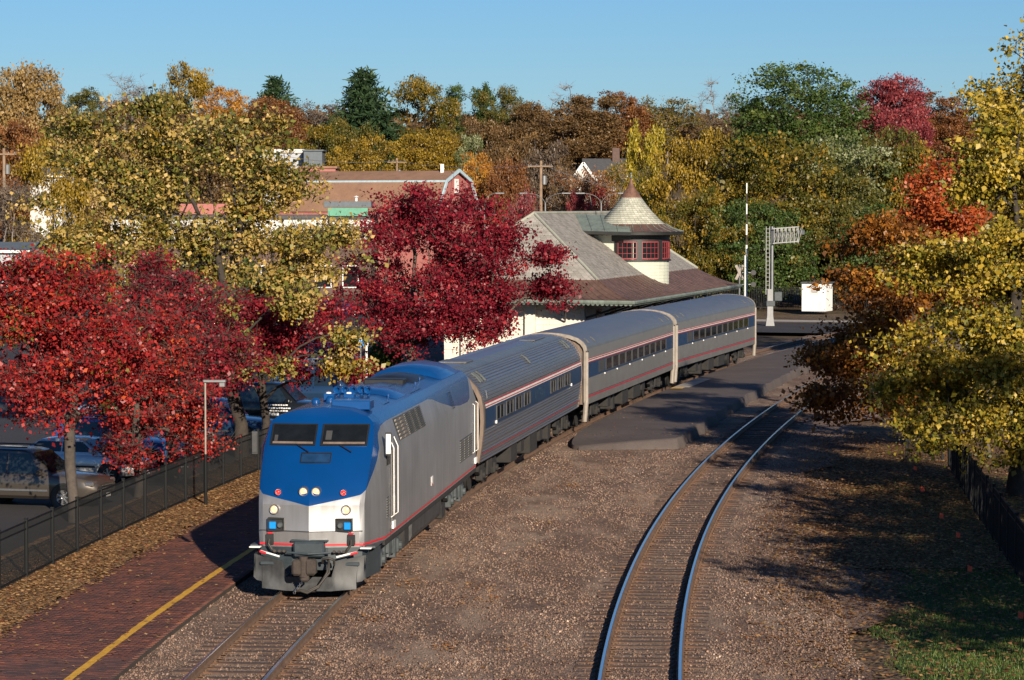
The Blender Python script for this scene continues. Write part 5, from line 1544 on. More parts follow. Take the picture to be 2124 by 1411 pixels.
def window_parts(root, rects, wall_pt, ux, material_frame, pane='glass'):
    """windows on a wall: (u0, u1, z0, z1) along direction ux from wall_pt"""
    ux = Vector(ux).normalized(); nrm = Vector((ux.y, -ux.x, 0))
    for (a, b, z0, z1) in rects:
        q = MB()
        P = [Vector(wall_pt) + ux * x + Vector((0, 0, z)) for x, z in ((a, z0), (b, z0), (b, z1), (a, z1))]
        q.loft([[p + nrm * 0.06 for p in P], [p - nrm * 0.05 for p in P]], closed=True, caps=True)
        o = q.build('window', material_frame, root)
        q = MB(); d = 0.1
        P = [Vector(wall_pt) + ux * x + Vector((0, 0, z)) for x, z in ((a + d, z0 + d), (b - d, z0 + d), (b - d, z1 - d), (a + d, z1 - d))]
        q.add([p + nrm * 0.075 for p in P], [(0, 1, 2, 3)]); q.build('pane', M[pane], o)

def make_barn():
    D = 300.0
    pk_ = at(952, 354, D)
    root = thing('gambrel_barn', 'long red barn with brown gambrel roof and pale blue trim', 'barn', (pk_.x, D, 0.0))
    yaw = R(24)      # ridge runs to the left and slightly away
    dl = Vector((-math.cos(yaw), math.sin(yaw), 0)); dw = Vector((math.sin(yaw), math.cos(yaw), 0))
    zr = pk_.z; L = 19.5
    hw = 5.3
    # half section: ridge, break, eave
    sec = [(-hw, zr - 4.4), (-hw * 0.58, zr - 1.15), (0, zr), (hw * 0.58, zr - 1.15), (hw, zr - 4.4)]
    def Wp(l, w_, z): return dl * l + dw * w_ + Vector((0, 0, z))
    g = MB()
    pts = [(-hw, -0.5)] + sec + [(hw, -0.5)]
    g.add([Wp(0.35, x * 0.97, z - 0.08) for x, z in pts], [tuple(range(7))]); g.add([Wp(L - 0.2, x * 0.97, z - 0.08) for x, z in pts], [tuple(range(7))])
    g.loft([[Wp(0.35, s * hw * 0.97, -0.5), Wp(L - 0.2, s * hw * 0.97, -0.5)] for s in (1,)] + [[Wp(0.35, hw * 0.97, zr - 4.4), Wp(L - 0.2, hw * 0.97, zr - 4.4)]], closed=False)
    g.loft([[Wp(0.35, -hw * 0.97, -0.5), Wp(L - 0.2, -hw * 0.97, -0.5)], [Wp(0.35, -hw * 0.97, zr - 4.4), Wp(L - 0.2, -hw * 0.97, zr - 4.4)]], closed=False)
    g.build('wall', M['barn_red'], root)
    rf = MB(); rf.loft([[Wp(0, x, z) for x, z in sec], [Wp(L, x, z) for x, z in sec]], closed=False)
    ro = rf.build('roof', M['barn_roof'], root)
    for (a, b) in zip(sec, sec[1:]):
        q = MB(); q.bar(Wp(-0.04, a[0], a[1] + 0.02), Wp(-0.04, b[0], b[1] + 0.02), 0.16, 0.34); q.build('barge_board', M['trim_blue'], root)
    for s in (-1, 1):
        q = MB(); q.bar(Wp(0, s * hw * 0.585, zr - 1.15), Wp(L, s * hw * 0.585, zr - 1.15), 0.12, 0.2); q.build('roof_trim', M['trim_blue'], ro)
    q = MB(); q.bbox(-0.18, 0.18, -0.18, 0.18, 0, 1.3, 0.02); q.build('vent_pipe', M['white'], ro, loc=Wp(1.8, -0.4, zr - 0.6))
    window_parts(root, [(-0.42, 0.42, zr - 2.4, zr - 0.9)], Wp(0.28, 0, 0), dw, M['white'], 'white')
    window_parts(root, [(-2.6, -1.0, zr - 5.6, zr - 4.0), (1.0, 2.6, zr - 5.6, zr - 4.0)], Wp(0.28, 0, 0), dw, M['white'])
    return root
make_barn()

def block(name, label, u0, u1, vtop, D, depth, wall, roof, base=0.0, parapet=0.4, wins=(), yaw=0.0, gable=None, cat='building', ztop=None):
    a, b = at(u0, vtop, D), at(u1, vtop, D)
    wd = b.x - a.x; h = (ztop or a.z) - base
    root = thing(name, label, cat, ((a.x + b.x) / 2, D, base), yaw)
    m = MB(); m.box(-wd / 2, wd / 2, 0, depth, -1.0, h); m.build('wall', wall, root)
    if gable:
        q = MB(); o = 0.4
        q.add([(-wd / 2 - o, -o, h), (wd / 2 + o, -o, h), (wd / 2 + o, depth + o, h), (-wd / 2 - o, depth + o, h), (-wd / 2 - o, depth / 2, h + gable), (wd / 2 + o, depth / 2, h + gable)], [(0, 1, 5, 4), (2, 3, 4, 5)])
        q.build('roof', roof, root)
        q = MB(); q.add([(-wd / 2, 0, h), (-wd / 2, depth, h), (-wd / 2, depth / 2, h + gable - 0.15)], [(0, 1, 2)]); q.add([(wd / 2, 0, h), (wd / 2, depth, h), (wd / 2, depth / 2, h + gable - 0.15)], [(0, 1, 2)]); q.build('gable', wall, root)
    else:
        q = MB(); q.bbox(-wd / 2 - 0.2, wd / 2 + 0.2, -0.2, depth + 0.2, h, h + parapet, 0.05); q.build('roof', roof, root)
    for (fx, z0, wdt, hh) in wins:
        x = -wd / 2 + fx * wd
        window_parts(root, [(x - wdt / 2, x + wdt / 2, z0, z0 + hh)], (0, 0, 0), (1, 0, 0), M['white'])
    return root, wd, h
# shops along the street beyond the car park
b1, wd, h = block('shop_building', 'long white shop building behind the big yellowing tree', 232, 770, 455, 272, 14, M['brick_wall'], M['dark_roof'], wins=[(0.08 + 0.105 * k, 1.0, 1.6, 2.2) for k in range(9)])
q = MB(); q.bbox(-wd / 2 - 0.1, wd / 2 + 0.1, -0.25, -0.02, h - 2.0, h - 0.05, 0.03); q.build('white_fascia', M['white_wall'], b1)
q = MB(); q.bbox(wd / 2 - 4.2, wd / 2 - 0.3, -0.45, -0.05, h + 0.3, h + 1.1, 0.03); q.build('green_fascia', M['green_sign'], b1)
q = MB(); q.bbox(wd / 2 - 4.6, wd / 2, -0.3, 6, h + 1.15, h + 1.75, 0.03); q.build('dark_parapet', M['slate_blue'], b1)
q = MB(); q.lathe([(0.12, h + 1.6), (0.12, h + 2.1), (0.3, h + 2.15), (0.001, h + 2.3)], 10, (wd / 2 - 1.5, 1.0, 0)); q.build('roof_vent', M['white'], b1)
q = MB(); q.bbox(-6.0, 2.0, -0.3, 5, h + 0.45, h + 1.5, 0.03); q.build('pink_parapet', M['barn_red'], b1)
q = MB(); q.bbox(0.3, 1.0, -0.5, -0.31, h + 0.1, h + 1.2, 0.02); q.build('shop_sign', M['red'], b1)
block('grey_warehouse', 'tall pale grey metal building beyond the barn roof', 540, 628, 318, 345, 9, M['grey_wall'], M['white_wall'], base=2.0, parapet=0.5, wins=[(0.3, 5.0, 1.0, 1.4), (0.7, 5.0, 1.0, 1.4)])
block('blue_grey_hut', 'dark blue grey flat building next to the tall pale building', 630, 668, 314, 342, 6, M['slate_blue'], M['slate_blue'], base=2.0, parapet=0.2, wins=[(0.5, 6.0, 0.8, 1.0)])
block('pink_annex', 'dull pink annex between the barn and the pale building', 622, 696, 350, 335, 5, M['barn_red'], M['barn_roof'], base=1.5, parapet=0.3, wins=[(0.5, 6.0, 0.8, 1.0)])
# houses
def make_house(name, label, u0, u1, v_eave, v_ridge, D, wall, roof, base, depth=8.0, wins=(), front_gable=True, yaw=0.0, chimney=True):
    a, b = at(u0, v_eave, D), at(u1, v_eave, D)
    wd = b.x - a.x; he = a.z - base; hr = at(u0, v_ridge, D).z - base
    root = thing(name, label, 'house', ((a.x + b.x) / 2, D, base), yaw)
    m = MB(); m.box(-wd / 2, wd / 2, 0, depth, -2.0, he); m.build('wall', wall, root)
    o = 0.35
    if front_gable:
        q = MB(); q.add([(-wd / 2, 0, he), (wd / 2, 0, he), (0, 0, hr - 0.1), (-wd / 2, depth, he), (wd / 2, depth, he), (0, depth, hr - 0.1)], [(0, 1, 2), (3, 4, 5)]); q.build('gable', wall, root)
        q = MB(); k = (hr - he) / (wd / 2)
        q.add([(-wd / 2 - o, -o, he - o * k), (0, -o, hr), (0, depth, hr), (-wd / 2 - o, depth, he - o * k), (wd / 2 + o, -o, he - o * k), (wd / 2 + o, depth, he - o * k)], [(0, 1, 2, 3), (1, 4, 5, 2)]); ro = q.build('roof', roof, root)
        for s in (-1, 1):
            q = MB(); q.bar((s * (wd / 2 + o), -o - 0.02, he - o * k), (0, -o - 0.02, hr), 0.08, 0.28); q.build('barge_board', M['white'], root)
    else:
        q = MB(); q.add([(-wd / 2 - o, -o, he), (wd / 2 + o, -o, he), (wd / 2 + o, depth / 2, hr), (-wd / 2 - o, depth / 2, hr), (-wd / 2 - o, depth + o, he), (wd / 2 + o, depth + o, he)], [(0, 1, 2, 3), (3, 2, 5, 4)]); ro = q.build('roof', roof, root)
        q = MB(); q.add([(-wd / 2, 0, he), (-wd / 2, depth, he), (-wd / 2, depth / 2, hr - 0.1), (wd / 2, 0, he), (wd / 2, depth, he), (wd / 2, depth / 2, hr - 0.1)], [(0, 1, 2), (3, 4, 5)]); q.build('gable', wall, root)
        q = MB(); q.bar((-wd / 2 - o, -o, he), (wd / 2 + o, -o, he), 0.12, 0.18); q.build('eave_board', M['white'], root)
    q = MB(); q.bbox(-0.45, 0.45, -0.4, 0.4, -1.0, 1.3, 0.03)
    if chimney: q.build('chimney', M['brick_wall'], ro, loc=(wd * 0.18, depth * 0.45, hr))
    for (fx, z0, w2, hh) in wins:
        x = -wd / 2 + fx * wd
        window_parts(root, [(x - w2 / 2, x + w2 / 2, z0, z0 + hh)], (0, 0, 0), (1, 0, 0), M['white'])
    return root
make_house('white_house', 'white gabled house half hidden by brown trees behind the station', 1186, 1234, 372, 338, 330, M['white_wall'], M['dark_roof'], 2.5, 9, wins=[(0.3, 5.6, 0.7, 1.1), (0.7, 5.6, 0.7, 1.1), (0.5, 3.0, 0.8, 1.2)], chimney=False)
make_house('grey_roofed_house', 'house with wide dark grey roof above the white gabled house', 1215, 1310, 366, 328, 340, M['white_wall'], M['dark_roof'], 2.5, 8, wins=[(0.7, 5.4, 0.8, 1.2), (0.85, 5.4, 0.8, 1.2)], front_gable=False)
make_house('porch_house', 'white house with open porch behind the yellowing tree', 62, 128, 366, 344, 262, M['white_wall'], M['slate_blue'], 0.2, 8, wins=[(0.25, 5.2, 0.8, 1.2), (0.7, 5.2, 0.8, 1.2), (0.5, 2.6, 0.9, 1.3)], front_gable=False)
make_house('cottage', 'low white cottage at the photo edge behind the red tree', -10, 56, 522, 503, 205, M['grey_wall'], M['slate_blue'], -0.2, 7, wins=[(0.3, 1.2, 0.9, 1.3), (0.7, 1.2, 0.9, 1.3)], front_gable=False, chimney=False)

# ------------------------------------------------------------------ poles, lamps, signals, signs
def utility_pole(label, u, v_top, D, base=None):
    p = at(u, v_top, D)
    b = gz(p.x, D) if base is None else base
    root = thing('utility_pole', label, 'utility pole', (p.x, D, b), group='timber utility poles')
    h = p.z - b
    q = MB(); q.tube([(0, 0, -0.5), (0, 0, h * 0.5), (0, 0, h)], [0.2, 0.17, 0.13], 10); q.build('pole', M['wood_pole'], root, smooth=50)
    q = MB(); q.bar((-1.1, -0.15, h - 0.5), (1.1, -0.15, h - 0.5), 0.1, 0.12); q.build('crossarm', M['wood_pole'], root)
    for x in (-0.95, -0.4, 0.4, 0.95):
        q = MB(); q.lathe([(0.02, h - 0.45), (0.06, h - 0.4), (0.06, h - 0.32), (0.02, h - 0.28)], 8, (x, -0.15, 0)); q.build('insulator', M['galv'], root)
    q = MB(); q.lathe([(0.22, h - 2.2), (0.22, h - 1.4), (0.05, h - 1.35)], 10, (0.32, -0.1, 0)); q.build('transformer', M['galv'], root)
    return root, Vector((p.x, D - 0.15, p.z - 0.28))
up = [utility_pole('timber utility pole rising between the station roof and brown trees', 1122, 334, 262),
      utility_pole('timber utility pole behind the long barn roof', 823, 328, 330),
      utility_pole('pale utility pole at the edge of view behind the red trees', 8, 308, 240),
      utility_pole('timber utility pole in front of the gold trees beside the turret', 1385, 402, 262)]
def wire(label, a, b, sag, r=0.022):
    pts = [Vector(a).lerp(Vector(b), t) - Vector((0, 0, sag * 4 * t * (1 - t))) for t in np.linspace(0, 1, 14)]
    q = MB(); q.tube(pts, r, 4, caps=False)
    tag(q.build('overhead_wire', M['galv']), label, 'wire', 'overhead wires')
wire('overhead wire from the barn pole to the station roof pole', up[1][1], up[0][1], 0.6)
wire('overhead wire running from the station pole past the turret', up[0][1], up[3][1], 0.5)
wire('overhead wire crossing in front of the gold trees', up[3][1], at(1790, 412, 262), 0.8)
wire('overhead wire running from the barn pole towards the pale building', up[1][1], at(560, 318, 332), 0.6)

def street_lamp(label, u, v_arm, D, arms, reach_px=60):
    p = at(u, v_arm, D)
    b = gz(p.x, D)
    root = thing('street_lamp', label, 'street lamp', (p.x, D, b), group='curved arm street lamps')
    h = p.z - b
    q = MB(); q.tube([(0, 0, -0.3), (0, 0, h - 0.9)], [0.1, 0.07], 8); q.build('pole', M['galv'], root, smooth=50)
    rr_ = reach_px * D / 5805
    for s in arms:
        q = MB(); q.tube([(s * rr_ * (1 - math.cos(t)), 0, h - 1.1 + 1.05 * math.sin(t)) for t in np.linspace(0, PI / 2, 8)], 0.028, 6); q.build('arm', M['galv'], root, smooth=50)
        q = MB(); q.bbox(s * rr_ - 0.1 if s > 0 else s * rr_ - 0.75, s * rr_ + 0.75 if s > 0 else s * rr_ + 0.1, -0.17, 0.17, h - 0.12, h + 0.02, 0.04); q.build('lamp_head', M['galv'], root)
street_lamp('curved street lamp close to the timber pole above the station roof', 1131, 400, 252, (1, -1), 36)
street_lamp('curved street lamp above the green copper saddle of the roof', 1247, 400, 252, (1, -1), 36)
street_lamp('curved street lamp behind the orange tree by the barn', 1005, 400, 250, (1,), 24)

def make_signal_mast():
    p = at(1597, 681, 209)
    root = thing('signal_mast', 'tall grey signal mast with ladder and lattice bracket', 'signal mast', (p.x, 209, -0.15))
    H = at(1597, 470, 209).z + 0.15
    h0 = at(1597, 600, 209).z + 0.15
    q = MB(); q.prism([(-0.34, 0.0), (0.34, 0.0), (0.22, 0.9), (0.2, h0), (-0.2, h0), (-0.22, 0.9)], 'y', -0.2, 0.2); q.build('pedestal', M['galv'], root)
    q = MB(); q.tube([(0.14, 0, h0), (0.14, 0, H)], 0.11, 10); q.build('mast', M['galv'], root, smooth=50)
    for x in (-0.32, -0.06):
        q = MB(); q.bar((x, -0.12, h0 - 0.4), (x, -0.12, H), 0.05); q.build('ladder_stile', M['galv'], root)
    z = h0
    while z < H - 0.1:
        q = MB(); q.bar((-0.32, -0.12, z), (-0.06, -0.12, z), 0.035); q.build('rung', M['galv'], root); z += 0.3
    zt, zb = at(1630, 472, 209).z + 0.15, at(1630, 505, 209).z + 0.15
    X1 = 2.1
    br = MB()
    for y in (-0.45, 0.45):
        for z in (zt - 0.1, zb):
            br.bar((0.14, y, z), (X1, y, z + 0.15), 0.06)
        for k in range(7):
            x = 0.25 + k * 0.3
            br.bar((x, y, zb + 0.05), (x, y, zt), 0.04)
            br.bar((x, y, zb + 0.05), (x + 0.3, y, zt), 0.03)
    for k in range(7):
        x = 0.25 + k * 0.3
        br.bar((x, -0.45, zb + 0.03), (x, 0.45, zb + 0.03), 0.04)
    br.build('lattice_bracket', M['galv'], root)
    q = MB(); q.bbox(X1 - 0.1, X1 + 0.45, -0.2, 0.2, zt - 0.55, zt - 0.2, 0.03); q.build('signal_head', M['truck_grey'], root)
    q = MB(); q.bbox(-0.3, 0.35, -0.28, 0.28, 1.6, 2.0, 0.03); q.build('clamp_box', M['truck_grey'], root)
    q = MB(); q.bbox(0.3, 0.9, -0.1, 0.3, h0 - 0.9, h0 - 0.2, 0.05); q.build('relay_box', M['truck_grey'], root)
make_signal_mast()

def make_crossing_gate():
    D = 214.0
    p = at(1546, 660, D)
    root = thing('crossing_gate', 'crossing gate with raised red and white arm and crossbuck', 'crossing gate', (p.x, D, -0.1))
    H = at(1547, 380, D).z + 0.1; zm = at(1547, 530, D).z + 0.1
    q = MB(); q.tube([(0, 0, -0.2), (0, 0, zm)], 0.13, 10); q.build('post', M['white'], root, smooth=50)
    n = 7
    for k in range(n):
        z0, z1 = zm + (H - zm) * k / n, zm + (H - zm) * (k + 1) / n
        q = MB(); q.bar((0.06, -0.15, z0), (0.06, -0.15, z1), 0.12 - 0.008 * k, 0.06); q.build('arm_section', M['rust'] if k % 2 else M['white'], root)
    zl = at(1547, 590, D).z + 0.1
    for z in (zl + 0.9, zl):
        q = MB(); q.bar((-0.25, -0.05, z), (0.75, -0.05, z), 0.06); q.build('cross_bar', M['galv'], root)
        q = MB(); q.lathe([(0.001, 0), (0.2, 0.0), (0.2, 0.12), (0.001, 0.12)], 14, (0.6, -0.15, z), 'y'); q.build('warning_light', M['black'], root)
    zc = at(1535, 565, D).z + 0.1
    cb = MB(); cb.bar((-0.75, -0.2, zc - 0.55), (-0.2, -0.2, zc + 0.55), 0.03, 0.2); cb.bar((-0.75, -0.23, zc + 0.55), (-0.2, -0.23, zc - 0.55), 0.03, 0.2)
    cb.build('crossbuck', M['cream'], root)
    q = MB(); q.tube([(-0.47, -0.1, -0.2), (-0.47, -0.1, zc + 0.6)], 0.06, 8); q.build('crossbuck_post', M['galv'], root)
    q = MB(); q.bbox(-0.4, 0.4, -0.35, 0.35, 1.0, 1.9, 0.05); q.build('gate_motor', M['galv'], root)
make_crossing_gate()

def make_shed():
    D = 238.0
    a, b = at(1663, 650, D), at(1722, 650, D)
    root = thing('equipment_shed', 'small white metal equipment shed with a paper notice', 'shed', (a.x, D, 0.0))
    zt = at(1690, 588, D).z
    W_ = at(1712, 650, D).x - a.x
    m = MB(); base = [(0, 0), (W_, -0.5), (W_ + 0.75, 1.3), (0.5, 2.0)]
    m.prism(base, 'z', 0, zt); m.build('wall', M['white'], root)
    q = MB(); rb = [(-0.12, -0.12), (W_ + 0.05, -0.68), (W_ + 0.95, 1.35), (0.4, 2.2)]
    q.prism(rb, 'z', zt, zt + 0.12); q.build('roof', M['truck_grey'], root)
    for k in range(5):
        t = (k + 1) / 6
        q = MB(); q.bar((W_ * t, -0.5 * t - 0.006, 0.05), (W_ * t, -0.5 * t - 0.006, zt - 0.03), 0.02, 0.02); q.build('panel_seam', M['cream'], root)
    n_ = MB(); x0, x1 = W_ * 0.36, W_ * 0.66
    n_.add([(x0, -0.5 * 0.36 - 0.02, zt - 0.95), (x1, -0.5 * 0.66 - 0.02, zt - 0.95), (x1, -0.5 * 0.66 - 0.02, zt - 0.15), (x0, -0.5 * 0.36 - 0.02, zt - 0.15)], [(0, 1, 2, 3)])
    no = n_.build('notice', M['stripe_white'], root)
    for k in range(6):
        q = MB(); z = zt - 0.27 - 0.1 * k; i_ = 0.06 if k in (0, 5) else 0.02
        q.add([(x0 + i_, -0.5 * 0.37 - 0.03, z - 0.02), (x1 - i_, -0.5 * 0.65 - 0.03, z - 0.02), (x1 - i_, -0.5 * 0.65 - 0.03, z + 0.02), (x0 + i_, -0.5 * 0.37 - 0.03, z + 0.02)], [(0, 1, 2, 3)]); q.build('notice_line', M['rust'], no)
    q = MB(); q.bar((W_ * 0.75, -0.39, 0.1), (W_ * 0.75, -0.39, 0.8), 0.03, 0.04); q.build('door_handle', M['black'], root)
make_shed()

def lamp_post_thin(label, u, v_base, v_top, head='bar'):
    D = 9.0 * 5805 / (v_base - 430)
    p = at(u, v_base, D)
    zt = at(u, v_top, D).z
    root = thing('lamp_post', label, 'lamp post', (p.x, D, p.z))
    h = zt - p.z
    q = MB(); q.tube([(0, 0, -0.2), (0, 0, 1.6)], 0.05, 8); q.build('lower_pole', M['fence'], root, smooth=50)
    q = MB(); q.tube([(0, 0, 1.6), (0, 0, h)], 0.03, 8); q.build('upper_pole', M['cream'], root, smooth=50)
    q = MB(); q.bbox(-0.06, 0.62, -0.08, 0.08, h - 0.02, h + 0.06, 0.015); q.build('lamp_bar', M['galv'], root)
    q = MB(); q.bbox(0.42, 0.6, -0.1, 0.1, h - 0.16, h - 0.02, 0.02); q.build('lamp_head', M['galv'], root)
    q = MB(); q.lathe([(0.12, -0.02), (0.12, 0.03), (0.05, 0.06)], 10, (0, 0, 0)); q.build('base_plate', M['galv'], root)
lamp_post_thin('slim two-tone lamp post standing in the picket fence by the locomotive', 427, 1052, 792)

def make_hat_lamp():
    D = 118.0
    p = at(760, 700, D); b = -0.2
    root = thing('garden_lamp', 'white post with green conical lamp hat above the locomotive roof', 'lamp post', (p.x, D, b))
    h = at(760, 706, D).z - b
    q = MB(); q.tube([(0, 0, -0.2), (0, 0, h)], 0.05, 8); q.build('post', M['white'], root, smooth=50)
    q = MB(); q.lathe([(0.28, h - 0.05), (0.24, h + 0.02), (0.1, h + 0.22), (0.03, h + 0.30)], 4, (0, 0, 0), a0=PI / 4, a1=PI / 4 + 2 * PI); q.build('hat', mat('dark_green_metal', (0.02, 0.045, 0.03), 0.5), root)
    q = MB(); q.lathe([(0.08, h - 0.25), (0.1, h - 0.05)], 10, (0, 0, 0)); q.build('lantern', M['stripe_white'], root)
make_hat_lamp()

def make_parking_sign():
    D = 128.0
    p = at(748, 700, D); b = -0.2
    root = thing('parking_sign', 'blue disabled parking sign on a thin post near the green lamp', 'sign', (p.x, D, b))
    z1 = at(748, 692, D).z - b; z0 = at(748, 711, D).z - b; z2 = at(748, 719, D).z - b
    q = MB(); q.tube([(0, 0, -0.2), (0, 0, z1)], 0.035, 8); q.build('post', M['galv'], root)
    q = MB(); q.bbox(-0.15, 0.15, -0.05, -0.035, z0, z1, 0.01); so_ = q.build('sign_plate', M['plug'], root)
    q = MB(); q.bbox(-0.15, 0.15, -0.05, -0.035, z2 - 0.02, z0 - 0.03, 0.01); s2 = q.build('lower_plate', M['plug'], root)
    zc = (z0 + z1) / 2
    w_ = MB()     # wheelchair figure
    w_.lathe([(0.022, -0.056), (0.001, -0.056)], 10, (-0.02, 0, zc + 0.12), 'y')
    w_.tube([(-0.02, -0.056, zc + 0.09), (-0.02, -0.056, zc - 0.01), (0.05, -0.056, zc - 0.01), (0.08, -0.056, zc - 0.1)], 0.011, 4)
    w_.tube([(-0.01 + 0.07 * math.cos(t), -0.056, zc - 0.06 + 0.07 * math.sin(t)) for t in np.linspace(2.2, 6.2, 12)], 0.01, 4)
    w_.build('wheelchair_symbol', M['white'], so_)
    for k in range(2):
        q = MB(); q.box(-0.1, 0.1, -0.058, -0.05, z0 - 0.09 - 0.07 * k, z0 - 0.06 - 0.07 * k); q.build('lettering_bar', M['white'], s2)
make_parking_sign()

for i, (u, v, lb) in enumerate([(1949, 1087, 'orange marker flag on the lawn, the one beside leaf litter'), (1983, 1128, 'orange marker flag leaning towards the lawn fence'), (2007, 1200, 'orange marker flag in the shadowed grass, mid lawn'), (2112, 1300, 'orange marker flag nearest the camera by the fence'), (1895, 985, 'orange marker flag close to the gate panel'), (1910, 1030, 'orange marker flag second from the gate panel')]):
    D = 9.1 * 5805 / (v - 430)
    p = at(u, v, D)
    r_ = thing('marker_flag', lb, 'flag', (p.x, p.y, -0.27), group='orange marker flags on the lawn')
    q = MB(); q.tube([(0, 0, -0.05), (0.01, 0, 0.30)], 0.005, 4); q.build('wire_stem', M['galv'], r_)
    q = MB(); q.add([(0, 0, 0.30), (0.11, -0.02, 0.26), (0.10, -0.05, 0.13), (-0.01, -0.01, 0.15)], [(0, 1, 2, 3)]); q.build('flag_cloth', mat('orange_plastic', (0.85, 0.08, 0.015), 0.5), r_)
# ------------------------------------------------------------------ parked cars
def car_paint(name, col, metal=0.5, rough=0.3):
    return mat(name, col, rough, metal, var=0.05, scale=1.0, coat=0.7)

def make_car(name, label, paint, kind, loc, rz, group='cars parked behind the fence'):
    """car with its front towards +x, standing at loc"""
    root = thing(name, label, 'car', loc, rz, group)
    # stations: x, half width (sill, belt), z sill, z belt, then roof z and half width if there is a cabin
    if kind == 'suv':
        L = 4.8; W_ = 0.94
        st = [(-2.40, 0.80, 0.45, 0.95), (-2.32, 0.88, 0.32, 1.02), (-1.5, 0.94, 0.28, 1.06), (0.0, 0.94, 0.28, 1.04), (0.85, 0.94, 0.28, 1.04), (1.0, 0.93, 0.28, 1.02), (1.9, 0.90, 0.28, 0.94), (2.25, 0.82, 0.32, 0.86), (2.40, 0.70, 0.42, 0.72)]
        cab = [(-2.30, 1.02), (-1.95, 1.68), (-1.2, 1.75), (0.0, 1.73), (0.25, 1.68), (1.0, 1.04)]
        wx = (-1.38, 1.42); wr = 0.36
    elif kind == 'sedan':
        L = 4.6; W_ = 0.89
        st = [(-2.30, 0.72, 0.48, 0.92), (-2.2, 0.82, 0.32, 1.0), (-1.5, 0.89, 0.24, 1.0), (0.0, 0.89, 0.22, 0.94), (0.75, 0.89, 0.22, 0.93), (1.05, 0.88, 0.24, 0.90), (1.8, 0.84, 0.25, 0.80), (2.18, 0.74, 0.28, 0.70), (2.32, 0.60, 0.36, 0.58)]
        cab = [(-1.85, 1.0), (-1.15, 1.40), (-0.5, 1.46), (0.1, 1.45), (0.35, 1.40), (1.15, 0.91)]
        wx = (-1.35, 1.38); wr = 0.325
    else:     # pickup or large van shaped vehicle
        L = 5.4; W_ = 0.98
        st = [(-2.70, 0.92, 0.5, 1.08), (-2.62, 0.96, 0.42, 1.10), (-1.5, 0.98, 0.36, 1.12), (0.0, 0.98, 0.34, 1.12), (0.9, 0.98, 0.34, 1.12), (1.1, 0.97, 0.34, 1.12), (2.2, 0.95, 0.36, 1.06), (2.6, 0.92, 0.42, 1.0), (2.68, 0.86, 0.5, 0.9)]
        cab = [(-2.55, 1.1), (-2.3, 1.80), (-1.2, 1.86), (0.1, 1.85), (0.35, 1.80), (1.1, 1.12)]
        wx = (-1.6, 1.65); wr = 0.39
    m = MB()
    rings = []
    for x, hw, z0, z1 in st:
        zm = (z0 + z1) / 2
        half = [(hw * 0.82, z0), (hw * 0.96, z0 + 0.1), (hw, zm), (hw * 0.985, z1 - 0.12), (hw * 0.93, z1 - 0.02), (hw * 0.80, z1 + 0.015), (0, z1 + 0.045)]
        rings.append([(x, -y, z) for y, z in half] + [(x, y, z) for y, z in half[::-1][1:]])
    m.loft(rings, closed=False)
    n = len(rings[0])
    for k in (0, len(rings) - 1): m.add(rings[k], [tuple(range(n))])
    # cabin shell
    cr = []
    zb = cab[0][1]
    for x, z in cab:
        f = (z - 0.9) / (max(c[1] for c in cab) - 0.9)
        hw = W_ * (0.90 - 0.17 * max(0, f))
        half = [(W_ * 0.92, 0.9 if kind == 'sedan' else 1.0), (W_ * 0.90, max(0.92, min(z, zb)) if f < 0.3 else zb), (hw + 0.01, z - 0.05), (hw * 0.9, z), (0, z + 0.02)]
        cr.append([(x, -y, zz) for y, zz in half] + [(x, y, zz) for y, zz in half[::-1][1:]])
    m.loft(cr, closed=False)
    m.build('body', paint, root, smooth=38)
    zr = max(c[1] for c in cab)
    # glazing: windscreen, rear, sides
    def cabin_half(x):
        z = float(np.interp(x, [c[0] for c in cab], [c[1] for c in cab])); return z
    w1, w0 = cab[-1], cab[-2]
    g = MB(); o = 0.012
    f1 = (w0[1] - 0.9) / (zr - 0.9); hwt = W_ * (0.90 - 0.17 * f1)
    g.add([(w1[0] - 0.05 + o, -W_ * 0.80, w1[1] + 0.06), (w1[0] - 0.05 + o, W_ * 0.80, w1[1] + 0.06), (w0[0] + 0.06 + o, hwt * 0.90, w0[1] - 0.03 + o), (w0[0] + 0.06 + o, -hwt * 0.90, w0[1] - 0.03 + o)], [(0, 1, 2, 3)])
    g.build('windscreen', M['car_glass'], root)
    r0, r1 = cab[0], cab[1]
    g = MB(); g.add([(r0[0] + 0.1 - o, -W_ * 0.78, r0[1] + 0.1), (r0[0] + 0.1 - o, W_ * 0.78, r0[1] + 0.1), (r1[0] - 0.03 - o, W_ * 0.68, r1[1] - 0.06 + o), (r1[0] - 0.03 - o, -W_ * 0.68, r1[1] - 0.06 + o)], [(0, 1, 2, 3)])
    g.build('rear_window', M['car_glass'], root)
    xs = [cab[0][0] + 0.35, -0.35 if kind == 'sedan' else -0.45, cab[-1][0] - 0.35]
    for s in (-1, 1):
        for (xa, xb, ia, ib) in ((xs[0], xs[1] - 0.03, 0.28, 0.0), (xs[1] + 0.03, xs[2], 0.0, 0.42)):
            zt0 = zr - 0.12; zb0 = zb + 0.02
            yb = W_ * 0.90 + 0.006; yt = W_ * (0.90 - 0.17 * ((zt0 - 0.9) / (zr - 0.9))) + 0.022
            g = MB(); g.add([(xa, s * yb, zb0), (xb, s * yb, zb0), (xb - ib, s * yt, zt0), (xa + ia, s * yt, zt0)], [(0, 1, 2, 3)]); g.build('side_window', M['car_glass'], root)
        g = MB(); g.bbox(cab[-1][0] - 0.42, cab[-1][0] - 0.26, min(s * W_ * 0.95, s * (W_ + 0.16)), max(s * W_ * 0.95, s * (W_ + 0.16)), zb, zb + 0.15, 0.03); g.build('mirror', paint, root)
